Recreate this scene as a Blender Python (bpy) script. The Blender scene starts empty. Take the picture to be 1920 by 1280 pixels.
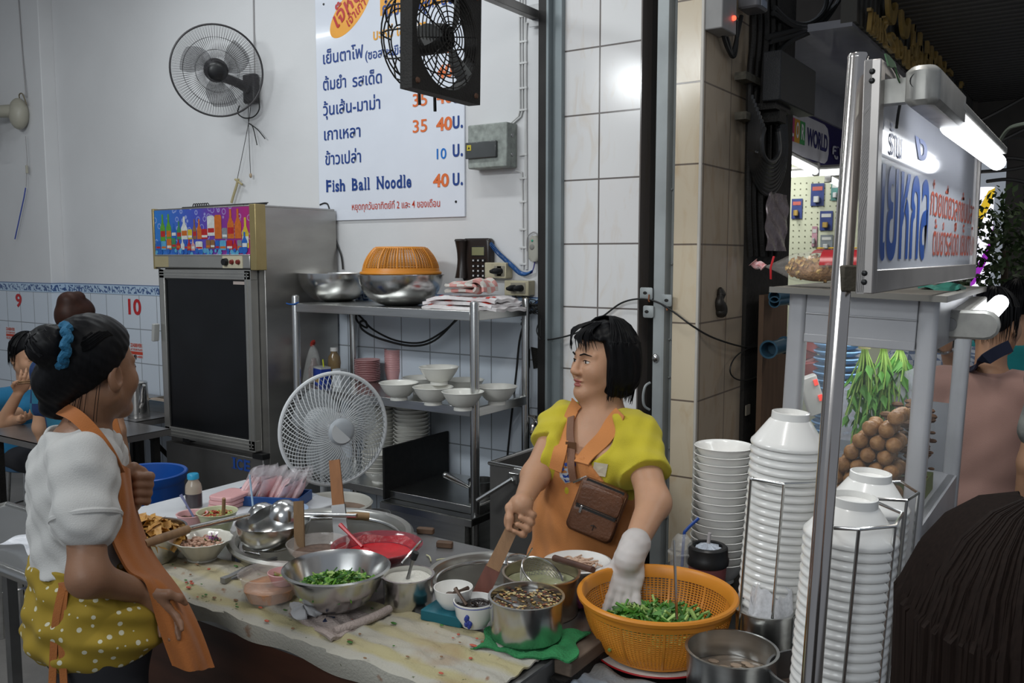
import bpy,bmesh,math,random
import numpy as np
from mathutils import Vector,Matrix,Euler
random.seed(7)
S=bpy.context.scene
COL=S.collection
PI=math.pi
F_PX=1650.0;CAMZ=1.70
PITCH=math.atan((640-480)/F_PX);YAW=math.radians(34)
cam_d=bpy.data.cameras.new('camera');cam=bpy.data.objects.new('camera',cam_d);COL.objects.link(cam)
cam_d.sensor_width=36.0;cam_d.lens=36.0*F_PX/1920;cam_d.clip_start=0.05;cam_d.clip_end=100
cam.location=(0,0,CAMZ);cam.rotation_euler=(PI/2-PITCH,0,YAW)
S.camera=cam
S.view_settings.view_transform='Standard';S.view_settings.look='None'
S.view_settings.gamma=1.0;S.view_settings.use_curve_mapping=False
S.view_settings.exposure=0.0
world=bpy.data.worlds.new('night_street');S.world=world;world.use_nodes=True
wb=world.node_tree.nodes['Background']
wb.inputs[0].default_value=(0.80,0.88,1.0,1);wb.inputs[1].default_value=0.28
def area(name,loc,sx,sy,power,col,rot=(0,0,0),spread=180):
 l=bpy.data.lights.new(name,'AREA');l.shape='RECTANGLE';l.size=sx;l.size_y=sy
 l.energy=power;l.color=col;l.spread=math.radians(spread)
 o=bpy.data.objects.new(name,l);COL.objects.link(o);o.location=loc;o.rotation_euler=rot
 return o
COOL=(0.93,0.98,1.0)
area('fluorescent_lamp',(-4.4,2.6,3.62),1.2,0.10,14,COOL)
area('fluorescent_lamp',(-2.6,2.6,3.62),1.2,0.10,15,COOL)
area('fluorescent_lamp',(-6.2,1.6,3.62),1.2,0.10,8,COOL)
area('fluorescent_lamp',(-0.7,1.6,3.3),0.10,1.2,18,(1.0,0.97,0.92),rot=(0,math.radians(-10),0))
area('fill_light',(-0.6,-2.2,3.0),2.4,0.9,50,COOL,rot=(math.radians(68),0,math.radians(26)))  # added soft frontal fill behind the camera, not an actual street fixture
area('fluorescent_lamp',(-3.3,-0.3,3.3),1.2,0.25,46,COOL,rot=(math.radians(52),0,0))  # added fill tilted at the shelf and menu wall, not a ceiling tube
area('fill_light',(0.6,6.0,3.0),1.2,0.12,14,(1.0,0.95,0.88))  # added fill to brighten the fascia and awning down the street
_cp,_sp=math.cos(PITCH),math.sin(PITCH)
FW=Vector((-math.sin(YAW)*_cp,math.cos(YAW)*_cp,-_sp));RT=Vector((math.cos(YAW),math.sin(YAW),0));UP=RT.cross(FW)
EYE=Vector((0,0,CAMZ))
def ray(px,py):return FW+RT*((px-960)/F_PX)+UP*((640-py)/F_PX)
def onz(px,py,z):d=ray(px,py);return EYE+d*((z-CAMZ)/d.z)
def ony(px,py,y):d=ray(px,py);return EYE+d*(y/d.y)
def onx(px,py,x):d=ray(px,py);return EYE+d*(x/d.x)
def dep(px,py,D):return EYE+ray(px,py)*D
def depth(p):return(Vector(p)-EYE).dot(FW)
def pxm(n,D):return n*D/F_PX
MATS={}
def mat(name,col,rough=0.5,metal=0.0,var=0.12,scale=8.0,col2=None,bump=0.0,bscale=60.0,trans=0.0,alpha=1.0,emit=0.0,sheen=0.0,sss=0.0,ior=1.45,stretch=None,coat=0.0):
 if name in MATS:return MATS[name]
 m=bpy.data.materials.new(name);m.use_nodes=True;MATS[name]=m
 nt=m.node_tree;b=nt.nodes['Principled BSDF'];N=nt.nodes.new;L=nt.links.new
 tc=N('ShaderNodeTexCoord');mp=N('ShaderNodeMapping');L(tc.outputs['Object'],mp.inputs['Vector'])
 if stretch:mp.inputs['Scale'].default_value=stretch
 nz=N('ShaderNodeTexNoise');nz.inputs['Scale'].default_value=scale;nz.inputs['Detail'].default_value=5
 L(mp.outputs[0],nz.inputs['Vector'])
 rp=N('ShaderNodeValToRGB');rp.color_ramp.elements[0].position=0.3;rp.color_ramp.elements[1].position=0.7
 c2=col2 if col2 else tuple(max(0,c*(1-var))for c in col)
 rp.color_ramp.elements[0].color=(*c2,1);rp.color_ramp.elements[1].color=(*col,1)
 L(nz.outputs[0],rp.inputs[0]);L(rp.outputs[0],b.inputs['Base Color'])
 b.inputs['Roughness'].default_value=rough;b.inputs['Metallic'].default_value=metal;b.inputs['IOR'].default_value=ior
 if trans:b.inputs['Transmission Weight'].default_value=trans
 if alpha<1:b.inputs['Alpha'].default_value=alpha
 if sheen:b.inputs['Sheen Weight'].default_value=sheen
 if coat:b.inputs['Coat Weight'].default_value=coat
 if sss:
  b.inputs['Subsurface Weight'].default_value=sss;b.inputs['Subsurface Scale'].default_value=0.01
  b.inputs['Subsurface Radius'].default_value=(1,.35,.2)
 if emit:
  b.inputs['Emission Strength'].default_value=emit;L(rp.outputs[0],b.inputs['Emission Color'])
 if bump:
  n2=N('ShaderNodeTexNoise');n2.inputs['Scale'].default_value=bscale;n2.inputs['Detail'].default_value=4
  L(mp.outputs[0],n2.inputs['Vector'])
  bp=N('ShaderNodeBump');bp.inputs['Strength'].default_value=bump;bp.inputs['Distance'].default_value=0.01
  L(n2.outputs[0],bp.inputs['Height']);L(bp.outputs[0],b.inputs['Normal'])
 return m
def glassy(name,col,alpha,rough=0.1):
 if name in MATS:return MATS[name]
 m=bpy.data.materials.new(name);m.use_nodes=True;MATS[name]=m
 nt=m.node_tree;nt.nodes.clear();N=nt.nodes.new;L=nt.links.new
 out=N('ShaderNodeOutputMaterial');mix=N('ShaderNodeMixShader');t=N('ShaderNodeBsdfTransparent')
 p=N('ShaderNodeBsdfPrincipled');nz=N('ShaderNodeTexNoise');nz.inputs['Scale'].default_value=14
 ma=N('ShaderNodeMath');ma.operation='MULTIPLY_ADD';ma.inputs[1].default_value=alpha*.8;ma.inputs[2].default_value=alpha*.6
 L(nz.outputs[0],ma.inputs[0]);L(ma.outputs[0],mix.inputs[0])
 p.inputs['Base Color'].default_value=(*col,1);p.inputs['Roughness'].default_value=rough
 t.inputs[0].default_value=(1,1,1,1)
 L(t.outputs[0],mix.inputs[1]);L(p.outputs[0],mix.inputs[2]);L(mix.outputs[0],out.inputs[0])
 return m
class MB:
 def __init__(s):s.v=[];s.f=[];s.m=[];s.cur=0
 def add(s,vs,fs):
  o=len(s.v);s.v+=[tuple(v)for v in vs]
  for f in fs:s.f.append([i+o for i in f]);s.m.append(s.cur)
  return s
 def mi(s,i):s.cur=i;return s
 def box(s,c,d,R=None):
  hx,hy,hz=d[0]/2,d[1]/2,d[2]/2
  vs=[Vector((x,y,z))for x in(-hx,hx)for y in(-hy,hy)for z in(-hz,hz)]
  if R is not None:vs=[R@v for v in vs]
  c=Vector(c)
  return s.add([v+c for v in vs],[(0,1,3,2),(4,6,7,5),(0,4,5,1),(2,3,7,6),(0,2,6,4),(1,5,7,3)])
 def bb(s,x0,x1,y0,y1,z0,z1):return s.box(((x0+x1)/2,(y0+y1)/2,(z0+z1)/2),(abs(x1-x0),abs(y1-y0),abs(z1-z0)))
 def rbox(s,c,d,r,R=None,n=3):
  hx,hy=d[0]/2,d[1]/2;r=min(r,hx*.99,hy*.99);pts=[]
  for k,(sx,sy)in enumerate(((1,1),(-1,1),(-1,-1),(1,-1))):
   for i in range(n+1):
    a=PI/2*(k+i/n);pts.append((sx*(hx-r)+r*math.cos(a),sy*(hy-r)+r*math.sin(a)))
  ch=min(r*.4,d[2]*.2);vs=[];N=len(pts)
  for z,q in((-d[2]/2,ch),(-d[2]/2+ch,0),(d[2]/2-ch,0),(d[2]/2,ch)):
   for x,y in pts:vs.append(Vector((x*(1-q/max(hx,1e-6)),y*(1-q/max(hy,1e-6)),z)))
  if R is not None:vs=[R@v for v in vs]
  c=Vector(c);fs=[]
  for l in range(3):
   for i in range(N):j=(i+1)%N;fs.append((l*N+i,l*N+j,(l+1)*N+j,(l+1)*N+i))
  fs.append(tuple(range(N))[::-1]);fs.append(tuple(3*N+i for i in range(N)))
  return s.add([v+c for v in vs],fs)
 def lathe(s,prof,c=(0,0,0),seg=32,R=None,sx=1,sy=1,wob=None):
  c=Vector(c);vs=[];fs=[];n=len(prof)
  for i in range(seg):
   a=2*PI*i/seg
   for r,z in prof:
    q=wob(a,z)if wob else 1
    v=Vector((r*q*math.cos(a)*sx,r*q*math.sin(a)*sy,z));vs.append((R@v if R is not None else v)+c)
  for i in range(seg):
   j=(i+1)%seg
   for k in range(n-1):
    if prof[k][0]<1e-7 and prof[k+1][0]<1e-7:continue
    fs.append((i*n+k,j*n+k,j*n+k+1,i*n+k+1))
  return s.add(vs,fs)
 def tube(s,pts,r,seg=8,closed=False,caps=True):
  pts=[Vector(p)for p in pts];n=len(pts);rs=r if hasattr(r,'__len__')else[r]*n
  T=[]
  for i in range(n):
   a=pts[(i-1)%n]if(closed or i>0)else pts[i];b=pts[(i+1)%n]if(closed or i<n-1)else pts[i]
   t=(b-a);T.append(t.normalized()if t.length>1e-9 else Vector((0,0,1)))
  u=T[0].orthogonal().normalized();vs=[]
  for i in range(n):
   u=(u-T[i]*u.dot(T[i]));u=u.normalized()if u.length>1e-6 else T[i].orthogonal().normalized()
   w=T[i].cross(u)
   for k in range(seg):
    a=2*PI*k/seg;vs.append(pts[i]+(u*math.cos(a)+w*math.sin(a))*rs[i])
  fs=[]
  for i in range(n if closed else n-1):
   j=(i+1)%n
   for k in range(seg):l=(k+1)%seg;fs.append((i*seg+k,i*seg+l,j*seg+l,j*seg+k))
  if caps and not closed:fs.append(tuple(range(seg))[::-1]);fs.append(tuple((n-1)*seg+k for k in range(seg)))
  return s.add(vs,fs)
 def rod(s,a,b,r,seg=10):return s.tube([a,b],r,seg)
 def ribbon(s,pts,ws,th,nrm):
  n=len(pts);vs=[];fs=[]
  for i in range(n):
   p=Vector(pts[i]);t=(Vector(pts[min(i+1,n-1)])-Vector(pts[max(i-1,0)])).normalized()
   nn=Vector(nrm[i]if isinstance(nrm,list)else nrm);nn=(nn-t*nn.dot(t)).normalized();b=t.cross(nn)
   w=(ws[i]if hasattr(ws,'__len__')else ws)/2
   vs+=[p-b*w-nn*th/2,p+b*w-nn*th/2,p+b*w+nn*th/2,p-b*w+nn*th/2]
  for i in range(n-1):
   a,b=4*i,4*i+4
   for k in range(4):l=(k+1)%4;fs.append((a+k,a+l,b+l,b+k))
  fs+=[(3,2,1,0),(4*n-4,4*n-3,4*n-2,4*n-1)]
  return s.add(vs,fs)
 def prism(s,poly,o,ux,uy,th):
  o,ux,uy=Vector(o),Vector(ux),Vector(uy);w=ux.cross(uy).normalized()*th;n=len(poly)
  a=[o+ux*x+uy*y for x,y in poly];vs=a+[p+w for p in a]
  fs=[tuple(range(n))[::-1],tuple(range(n,2*n))]
  for i in range(n):j=(i+1)%n;fs.append((i,j,n+j,n+i))
  return s.add(vs,fs)
 def surf(s,fn,nu,nv,th=0.0,closeu=False):
  P=[[Vector(fn(i/nu,j/nv))for j in range(nv+1)]for i in range(nu+(0 if closeu else 1))]
  U=len(P);ok=lambda i:i%U if closeu else min(max(i,0),U-1)
  idx=lambda i,j:(i%U)*(nv+1)+j
  A=[p for r in P for p in r];fs=[]
  for i in range(U if closeu else U-1):
   for j in range(nv):fs.append((idx(i,j),idx(i+1,j),idx(i+1,j+1),idx(i,j+1)))
  if th:
   B=[]
   for i in range(U):
    for j in range(nv+1):
     du=P[ok(i+1)][j]-P[ok(i-1)][j];dv=P[i][min(j+1,nv)]-P[i][max(j-1,0)]
     nn=du.cross(dv);B.append(P[i][j]-(nn.normalized()if nn.length>1e-12 else Vector((0,0,1)))*th)
   n=len(A);fs2=[tuple(k+n for k in f[::-1])for f in fs];edge=[]
   for i in range(U if closeu else U-1):
    edge+=[(idx(i,0),idx(i,0)+n,idx(i+1,0)+n,idx(i+1,0)),(idx(i+1,nv),idx(i+1,nv)+n,idx(i,nv)+n,idx(i,nv))]
   if not closeu:
    for j in range(nv):edge+=[(idx(0,j+1),idx(0,j+1)+n,idx(0,j)+n,idx(0,j)),(idx(U-1,j),idx(U-1,j)+n,idx(U-1,j+1)+n,idx(U-1,j+1))]
   A=A+B;fs=fs+fs2+edge
  return s.add(A,fs)
 def ball(s,c,r,seg=16,rings=10,sc=(1,1,1),R=None):
  prof=[(r*math.sin(PI*i/rings),-r*math.cos(PI*i/rings))for i in range(rings+1)]
  Q=Matrix.Diagonal(Vector(sc));Q=(R@Q)if R is not None else Q
  return s.lathe(prof,c,seg,R=Q)
 def build(s,name,mats,parent=None,smooth=40,bevel=0.0,world=False,seg=2):
  me=bpy.data.meshes.new(name);me.from_pydata(s.v,[],s.f)
  ms=mats if isinstance(mats,(list,tuple))else[mats]
  for m in ms:me.materials.append(m)
  if len(ms)>1:me.polygons.foreach_set('material_index',s.m)
  b=bmesh.new();b.from_mesh(me);bmesh.ops.remove_doubles(b,verts=b.verts,dist=1e-5);bmesh.ops.recalc_face_normals(b,faces=b.faces);b.to_mesh(me);b.free()
  if smooth:
   me.polygons.foreach_set('use_smooth',[True]*len(me.polygons));me.set_sharp_from_angle(angle=math.radians(smooth))
  o=bpy.data.objects.new(name,me);COL.objects.link(o)
  if parent is not None:
   o.parent=parent
   if world:o.matrix_parent_inverse=root_m(parent).inverted()
  if bevel:
   bm=o.modifiers.new('bevel','BEVEL');bm.width=bevel;bm.segments=seg;bm.limit_method='ANGLE';bm.angle_limit=math.radians(50)
  return o
def root_m(o):
 m=Matrix.LocRotScale(o.location,o.rotation_euler,o.scale)
 return(root_m(o.parent)@m)if o.parent is not None else m
def tag(o,label,cat,group=None,kind=None):
 o['label']=label;o['category']=cat
 if group:o['group']=group
 if kind:o['kind']=kind
 return o
def thing(name,label,cat,loc=(0,0,0),rz=0.0,group=None,rot=None):
 o=bpy.data.objects.new(name,None);COL.objects.link(o);o.empty_display_size=.05
 o.location=loc;o.rotation_euler=rot if rot else(0,0,rz)
 return tag(o,label,cat,group)
def struct(o):o['kind']='structure';return o
def dup(o,loc=None,rz=None,label=None,parent=None,rot=None):
 c=o.copy();COL.objects.link(c);c.parent=parent
 if loc is not None:c.location=loc
 if rz is not None:c.rotation_euler=(0,0,rz)
 if rot is not None:c.rotation_euler=rot
 if label:c['label']=label
 for ch in list(o.children):
  d=dup(ch,parent=c);d.matrix_parent_inverse=ch.matrix_parent_inverse.copy()
 return c
def catm(pts,n=6,closed=False):
 P=[Vector(p)for p in pts];out=[];L=len(P)
 for i in range(L if closed else L-1):
  g=lambda k:P[k%L]if closed else P[min(max(k,0),L-1)]
  a,b,c,d=g(i-1),g(i),g(i+1),g(i+2)
  for k in range(n):
   t=k/n;out.append(0.5*((2*b)+(c-a)*t+(2*a-5*b+4*c-d)*t*t+(3*b-a-3*c+d)*t**3))
 if not closed:out.append(P[-1])
 return out
def lettering(body,o,ux,uy,size,m,parent,weight=0.0,width=None,align='LEFT',shear=0.0,name='lettering',depth_=0.001,serif=None,height=None):
 cu=bpy.data.curves.new('lettering','FONT');cu.body=body;cu.size=1;cu.offset=weight;cu.shear=shear;cu.extrude=0.0;cu.resolution_u=5
 cu.fill_mode='FRONT'
 t=bpy.data.objects.new('t',cu);COL.objects.link(t)
 dg=bpy.context.evaluated_depsgraph_get();me=bpy.data.meshes.new_from_object(t.evaluated_get(dg));bpy.data.objects.remove(t)
 v=np.empty(len(me.vertices)*3);me.vertices.foreach_get('co',v);v=v.reshape(-1,3)
 x0,x1=v[:,0].min(),v[:,0].max();kx=(width/(x1-x0))if width else size
 ky=(height/(v[:,1].max()-v[:,1].min()))if height else size
 off={'LEFT':x0,'CENTER':(x0+x1)/2,'RIGHT':x1}[align]
 o,ux,uy=np.array(o),np.array(ux),np.array(uy);nn=np.cross(ux,uy)
 w=o+np.outer((v[:,0]-off)*kx,ux)+np.outer(v[:,1]*ky,uy)+nn*depth_
 me.vertices.foreach_set('co',w.ravel());me.materials.clear();me.materials.append(m);me.update()
 ob=bpy.data.objects.new(name,me);COL.objects.link(ob);ob.parent=parent
 if parent is not None:ob.matrix_parent_inverse=root_m(parent).inverted()
 return ob
STEEL=mat('brushed_steel',(.62,.62,.60),.28,1.0,var=.18,scale=5,stretch=(1,1,12))
STEEL2=mat('polished_steel',(.60,.60,.59),.22,1.0,var=.12,scale=6)
STEELD=mat('dull_steel',(.36,.36,.36),.42,1.0,var=.3,scale=7)
CHROME=mat('chrome',(.60,.56,.53),.16,1.0,var=.1,scale=9)
BLACK=mat('black_plastic',(.012,.012,.013),.38,var=.3)
BLACKM=mat('sooty_black_metal',(.022,.020,.018),.62,.3,var=.5,bump=.35,bscale=140)
WHITEP=mat('white_melamine',(.80,.79,.76),.22,var=.05,coat=.3)
WIREM=mat('black_cable',(.012,.012,.012),.5)
WOOD=mat('worn_wood',(.34,.20,.10),.6,var=.4,scale=4,stretch=(1,12,1),bump=.15)
# ================================================================== THE SETTING
WY=3.63
def tilemat(name,col,col2,grout,w,h,u0,v0,axes='xz',mortar=.0035,rough=.18,vein=None,bump=.25):
 m=bpy.data.materials.new(name);m.use_nodes=True;nt=m.node_tree;b=nt.nodes['Principled BSDF'];N=nt.nodes.new;L=nt.links.new
 tc=N('ShaderNodeTexCoord');sp=N('ShaderNodeSeparateXYZ');L(tc.outputs['Object'],sp.inputs[0])
 cb=N('ShaderNodeCombineXYZ');ix={'x':0,'y':1,'z':2}
 for k,(a,o_)in enumerate(zip(axes,(u0,v0))):
  s_=N('ShaderNodeMath');s_.operation='SUBTRACT';s_.inputs[1].default_value=o_-40*(w,h)[k];L(sp.outputs[ix[a]],s_.inputs[0]);L(s_.outputs[0],cb.inputs[k])
 br=N('ShaderNodeTexBrick');br.offset=0;br.squash=1
 br.inputs['Scale'].default_value=1;br.inputs['Brick Width'].default_value=w;br.inputs['Row Height'].default_value=h
 br.inputs['Mortar Size'].default_value=mortar;br.inputs['Mortar Smooth'].default_value=.1;br.inputs['Bias'].default_value=0
 br.inputs['Color1'].default_value=(*col,1);br.inputs['Color2'].default_value=(*col2,1);br.inputs['Mortar'].default_value=(*grout,1)
 L(cb.outputs[0],br.inputs['Vector']);out=br.outputs[0]
 if vein:
  n=N('ShaderNodeTexNoise');n.inputs['Scale'].default_value=9;n.inputs['Detail'].default_value=6;n.inputs['Distortion'].default_value=1.2
  mp=N('ShaderNodeMapping');mp.inputs['Scale'].default_value=(1.6,1.6,.5);mp.inputs['Rotation'].default_value=(0,.5,0);L(tc.outputs['Object'],mp.inputs[0]);L(mp.outputs[0],n.inputs['Vector'])
  rp=N('ShaderNodeValToRGB');rp.color_ramp.elements[0].position=.52;rp.color_ramp.elements[1].position=.75
  rp.color_ramp.elements[0].color=(0,0,0,1);rp.color_ramp.elements[1].color=(1,1,1,1);L(n.outputs[0],rp.inputs[0])
  mx=N('ShaderNodeMixRGB');mx.blend_type='MULTIPLY';mx.inputs[2].default_value=(*vein,1);L(rp.outputs[0],mx.inputs[0]);L(out,mx.inputs[1]);out=mx.outputs[0]
 L(out,b.inputs['Base Color']);b.inputs['Roughness'].default_value=rough
 bp=N('ShaderNodeBump');bp.invert=True;bp.inputs['Strength'].default_value=bump;bp.inputs['Distance'].default_value=.004;L(br.outputs['Fac'],bp.inputs['Height']);L(bp.outputs[0],b.inputs['Normal'])
 return m
PLASTER=mat('painted_plaster',(.66,.66,.665),.75,var=.10,scale=1.3,bump=.10,bscale=22)
BLUET=tilemat('pale_blue_tiles',(.56,.615,.685),(.59,.64,.705),(.24,.26,.28),.20,.2385,-2.17,1.43,rough=.25)
BLUETS=tilemat('pale_blue_tiles_side',(.56,.615,.685),(.59,.64,.705),(.24,.26,.28),.20,.2385,3.52,1.43,axes='yz',rough=.25)
WHITET=tilemat('white_marbled_tiles',(.72,.70,.69),(.75,.74,.73),(.16,.14,.13),.2085,.297,-1.966,ony(1120,457,WY).z,mortar=.004,rough=.15,vein=(.93,.87,.80))
zb=ony(1290,458,WY).z
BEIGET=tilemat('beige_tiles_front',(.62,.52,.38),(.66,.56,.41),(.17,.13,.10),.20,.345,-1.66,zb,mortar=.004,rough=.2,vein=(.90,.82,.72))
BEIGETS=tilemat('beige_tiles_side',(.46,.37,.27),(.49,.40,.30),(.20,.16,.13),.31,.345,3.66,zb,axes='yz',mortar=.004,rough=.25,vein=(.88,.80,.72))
def bordermat():
 m=bpy.data.materials.new('blue_motif_border');m.use_nodes=True;nt=m.node_tree;b=nt.nodes['Principled BSDF'];N=nt.nodes.new;L=nt.links.new
 tc=N('ShaderNodeTexCoord');sp=N('ShaderNodeSeparateXYZ');L(tc.outputs['Object'],sp.inputs[0])
 w=N('ShaderNodeTexWave');w.wave_type='BANDS';w.bands_direction='DIAGONAL';w.inputs['Scale'].default_value=9;w.inputs['Distortion'].default_value=9;w.inputs['Detail'].default_value=1;w.inputs['Detail Scale'].default_value=3
 L(tc.outputs['Object'],w.inputs['Vector'])
 r1=N('ShaderNodeValToRGB');r1.color_ramp.elements[0].position=.55;r1.color_ramp.elements[1].position=.62;L(w.outputs['Fac'],r1.inputs[0])
 d=N('ShaderNodeMath');d.operation='SUBTRACT';d.inputs[1].default_value=1.4625;L(sp.outputs[2],d.inputs[0])
 a=N('ShaderNodeMath');a.operation='ABSOLUTE';L(d.outputs[0],a.inputs[0])
 lt=N('ShaderNodeMath');lt.operation='LESS_THAN';lt.inputs[1].default_value=.024;L(a.outputs[0],lt.inputs[0])
 gt=N('ShaderNodeMath');gt.operation='GREATER_THAN';gt.inputs[1].default_value=.032;L(a.outputs[0],gt.inputs[0])
 mu=N('ShaderNodeMath');mu.operation='MULTIPLY';L(lt.outputs[0],mu.inputs[0]);L(r1.outputs[0],mu.inputs[1])
 mx=N('ShaderNodeMath');mx.operation='MAXIMUM';L(mu.outputs[0],mx.inputs[0]);L(gt.outputs[0],mx.inputs[1])
 c=N('ShaderNodeMixRGB');c.inputs[1].default_value=(.42,.54,.68,1);c.inputs[2].default_value=(.06,.11,.25,1);L(mx.outputs[0],c.inputs[0])
 L(c.outputs[0],b.inputs['Base Color']);b.inputs['Roughness'].default_value=.25
 return m
BORDER=bordermat()
CHX=-2.262
struct(MB().bb(-6.52,-2.17,WY,WY+.15,0,3.75).build('wall_back',PLASTER,bevel=.004))
struct(MB().bb(-6.52,-2.20,WY-.008,WY,0,1.43).build('wall_back_tiles',BLUET))
struct(MB().bb(-6.52,-2.20,WY-.009,WY,1.43,1.50).build('trim_1',BORDER))
struct(MB().bb(-9.0,-6.52,3.528,WY+.15,0,3.75).build('wall_left',PLASTER,bevel=.006))
struct(MB().mi(0).bb(-9.0,-6.512,3.52,3.528,0,1.43).mi(1).bb(-6.52,-6.512,3.528,WY-.008,0,1.43).build('wall_left_tiles',[BLUET,BLUETS]))
struct(MB().bb(-9.0,-6.511,3.519,WY-.009,1.43,1.50).build('trim_2',BORDER))
struct(MB().bb(-9.15,-9.0,-2,3.8,0,3.75).build('wall_rear',PLASTER))
struct(MB().bb(-9.1,-1.3,-2,3.78,3.75,3.85).build('ceiling',mat('ceiling_paint',(.6,.6,.6),.8)))
struct(MB().bb(-9.1,4,-2,16,-.1,0).build('floor',mat('dirty_concrete',(.16,.15,.14),.55,var=.35,scale=3,bump=.2,bscale=30)))
struct(MB().bb(CHX,-2.205,3.575,WY+.1,0,3.9).build('trim_3',mat('black_channel',(.02,.018,.017),.5,.4,var=.4)))
GREYP=mat('grey_painted_steel',(.235,.27,.28),.4,.2,var=.15,scale=5)
struct(MB().bb(-2.205,-2.150,3.60,WY+.1,0,3.9).bb(-2.212,-2.198,3.56,3.62,0,3.9).build('trim_4',GREYP,bevel=.003))
struct(MB().bb(-2.17,-1.755,WY,WY+.4,0,4.2).build('wall_right',WHITET))
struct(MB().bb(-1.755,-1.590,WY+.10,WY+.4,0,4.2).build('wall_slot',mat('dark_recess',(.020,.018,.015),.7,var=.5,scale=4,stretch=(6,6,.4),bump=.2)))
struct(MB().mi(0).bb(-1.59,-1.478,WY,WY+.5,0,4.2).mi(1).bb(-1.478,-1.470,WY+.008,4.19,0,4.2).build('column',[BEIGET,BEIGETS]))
struct(MB().bb(-1.481,-1.467,WY-.004,WY+.012,0,4.2).build('trim_5',mat('cream_edge_strip',(.60,.56,.50),.4),bevel=.004))
# ================================================================== ON THE MENU WALL
UX,UZ=Vector((1,0,0)),Vector((0,0,1))
def wp(px,py,off=0.0):return ony(px,py,WY-off)
INKB=mat('dark_blue_ink',(.018,.055,.24),.4);INKO=mat('orange_ink',(.72,.16,.04),.4);INKC=mat('light_blue_ink',(.01,.16,.55),.4)
INKR=mat('red_ink',(.55,.05,.02),.4);INKY=mat('amber_ink',(.80,.36,.03),.4);RED=mat('red_paint',(.50,.015,.02),.4)
def line(text,x0,y0,x1,y1,hpx,m,parent,off,weight=.012,em=.56,**k):
 a,b=wp(x0,y0,off),wp(x1,y1,off);z=(a.z+b.z)/2
 return lettering(text,(a.x,WY-off,z),UX,UZ,pxm(hpx,depth(a))/em,m,parent,weight=weight,width=b.x-a.x,**k)
SERIF={'F':((.16,0,.34),(.14,1,.30)),'i':((.5,0,1.8),(.2,2,1.1)),'h':((.18,0,.42),(.84,0,.42),(.10,1,.3)),'B':((.12,0,.3),(.12,1,.3)),'l':((.5,0,1.8),(.2,1,1.2)),'N':((.12,0,.34),(.12,1,.34),(.88,1,.34)),'d':((.95,0,.3),(.76,1,.34)),'a':((.95,0,.3),),'I':((.5,0,2.6),(.5,1,2.6)),'C':((.95,.86,.12),(.95,.14,.12)),'E':((.12,0,.34),(.12,1,.34))}
def serif_line(text,a,width,cap,m,parent,adv,ux=UX,uz=UZ,weight=.02):
 a=Vector(a);tot=sum(adv[c]for c in text);x=0;k=width/tot
 for c in text:
  w=adv[c]*k
  if c!=' ':
   thin=c in 'ilI';gw=w*(.44 if thin else .84);low=c in 'aisoe';hgt=cap*(.72 if c in 'aoes'else 1.0)
   mb=MB();o=a+ux*(x+(w*.2 if thin else 0))
   ob=lettering(c,o,ux,uz,1,m,parent,weight=weight,width=gw,height=hgt)
   for fx,fy,fw_ in SERIF.get(c,()):
    z={0:0,1:cap,2:cap*.70}.get(fy,cap*fy);t=cap*.075
    z=z if fy==0 else z-t
    cx=o+ux*(gw*fx);ww=gw*fw_
    n=ux.cross(uz)*.0012;q=[cx-ux*ww/2+uz*z,cx+ux*ww/2+uz*z,cx+ux*ww/2+uz*(z+t),cx-ux*ww/2+uz*(z+t)]
    mb.add([p+n for p in q],[(0,1,2,3)])
   if mb.v:mb.build('lettering',m,parent,world=True,smooth=0)
  x+=w
MX0,MX1,MZ0=-3.778,-2.731,1.900
menu=thing('menu_board','white menu sign with blue Thai dish names and orange prices on the wall','sign',(MX0,WY,MZ0))
MB().bb(MX0,MX1,WY-.012,WY-.0005,MZ0,3.40).build('board',mat('glossy_white_acrylic',(.70,.73,.80),.12,var=.03,coat=.3),menu,world=True,bevel=.002)
mb=MB()
for px,py in((607,8),(855,378),(606,395)):mb.lathe([(0,.004),(.006,.003),(.007,0)],wp(px,py,.012),10,R=Matrix.Rotation(PI/2,3,'X'))
mb.build('screw',BLACK,menu,world=True)
MO=.0135
line('เย็นตาโฟ',606,119,681,109,17,INKB,menu,MO)
line('(ซอสมะเขือเทศ)',685,109,790,98,13,INKB,menu,MO)
line('ต้มยำ',606,169,649,164,17,INKB,menu,MO);line('รสเด็ด',661,162,716,156,17,INKB,menu,MO)
line('วุ้นเส้น-มาม่า',606,215,713,205,17,INKB,menu,MO)
line('เกาเหลา',608,262,676,257,17,INKB,menu,MO)
line('ข้าวเปล่า',610,309,677,304,17,INKB,menu,MO)
line('หยุดทุกวันอาทิตย์ที่ 2 และ 4 ของเดือน',660,393,825,388,10,INKR,menu,MO,weight=.004)
for y,a in((199,'35'),(248,'35')):line(a,774,y,801,y-1,24,INKO,menu,MO,em=.73,weight=.01)
for y,x in((193,819),(244,818),(350,812)):line('40',x,y,x+30,y-1,24,INKO,menu,MO,em=.73,weight=.03)
line('10',819,298,837,297,20,INKC,menu,MO,em=.73,weight=.01)
for y in(140,192,240,293,347):line('บ.',849,y,868,y-1,22,INKB,menu,MO,weight=.02)
for y,a in((106,'35'),(152,'35')):line(a,774,y,801,y-2,24,INKO,menu,MO,em=.73,weight=.01)
for y,x in((100,819),(146,819)):line('40',x,y,x+30,y-2,24,INKO,menu,MO,em=.73,weight=.03)
adv={'F':.62,'i':.34,'s':.46,'h':.62,'B':.68,'a':.52,'l':.32,'N':.78,'o':.55,'d':.60,'e':.52,' ':.62}
a=wp(612,358,MO);b=wp(773,352,MO)
serif_line('Fish Ball Noodle',(a.x,WY-MO,(a.z+b.z)/2),b.x-a.x,pxm(22,depth(a)),INKB,menu,adv,weight=.03)
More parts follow.
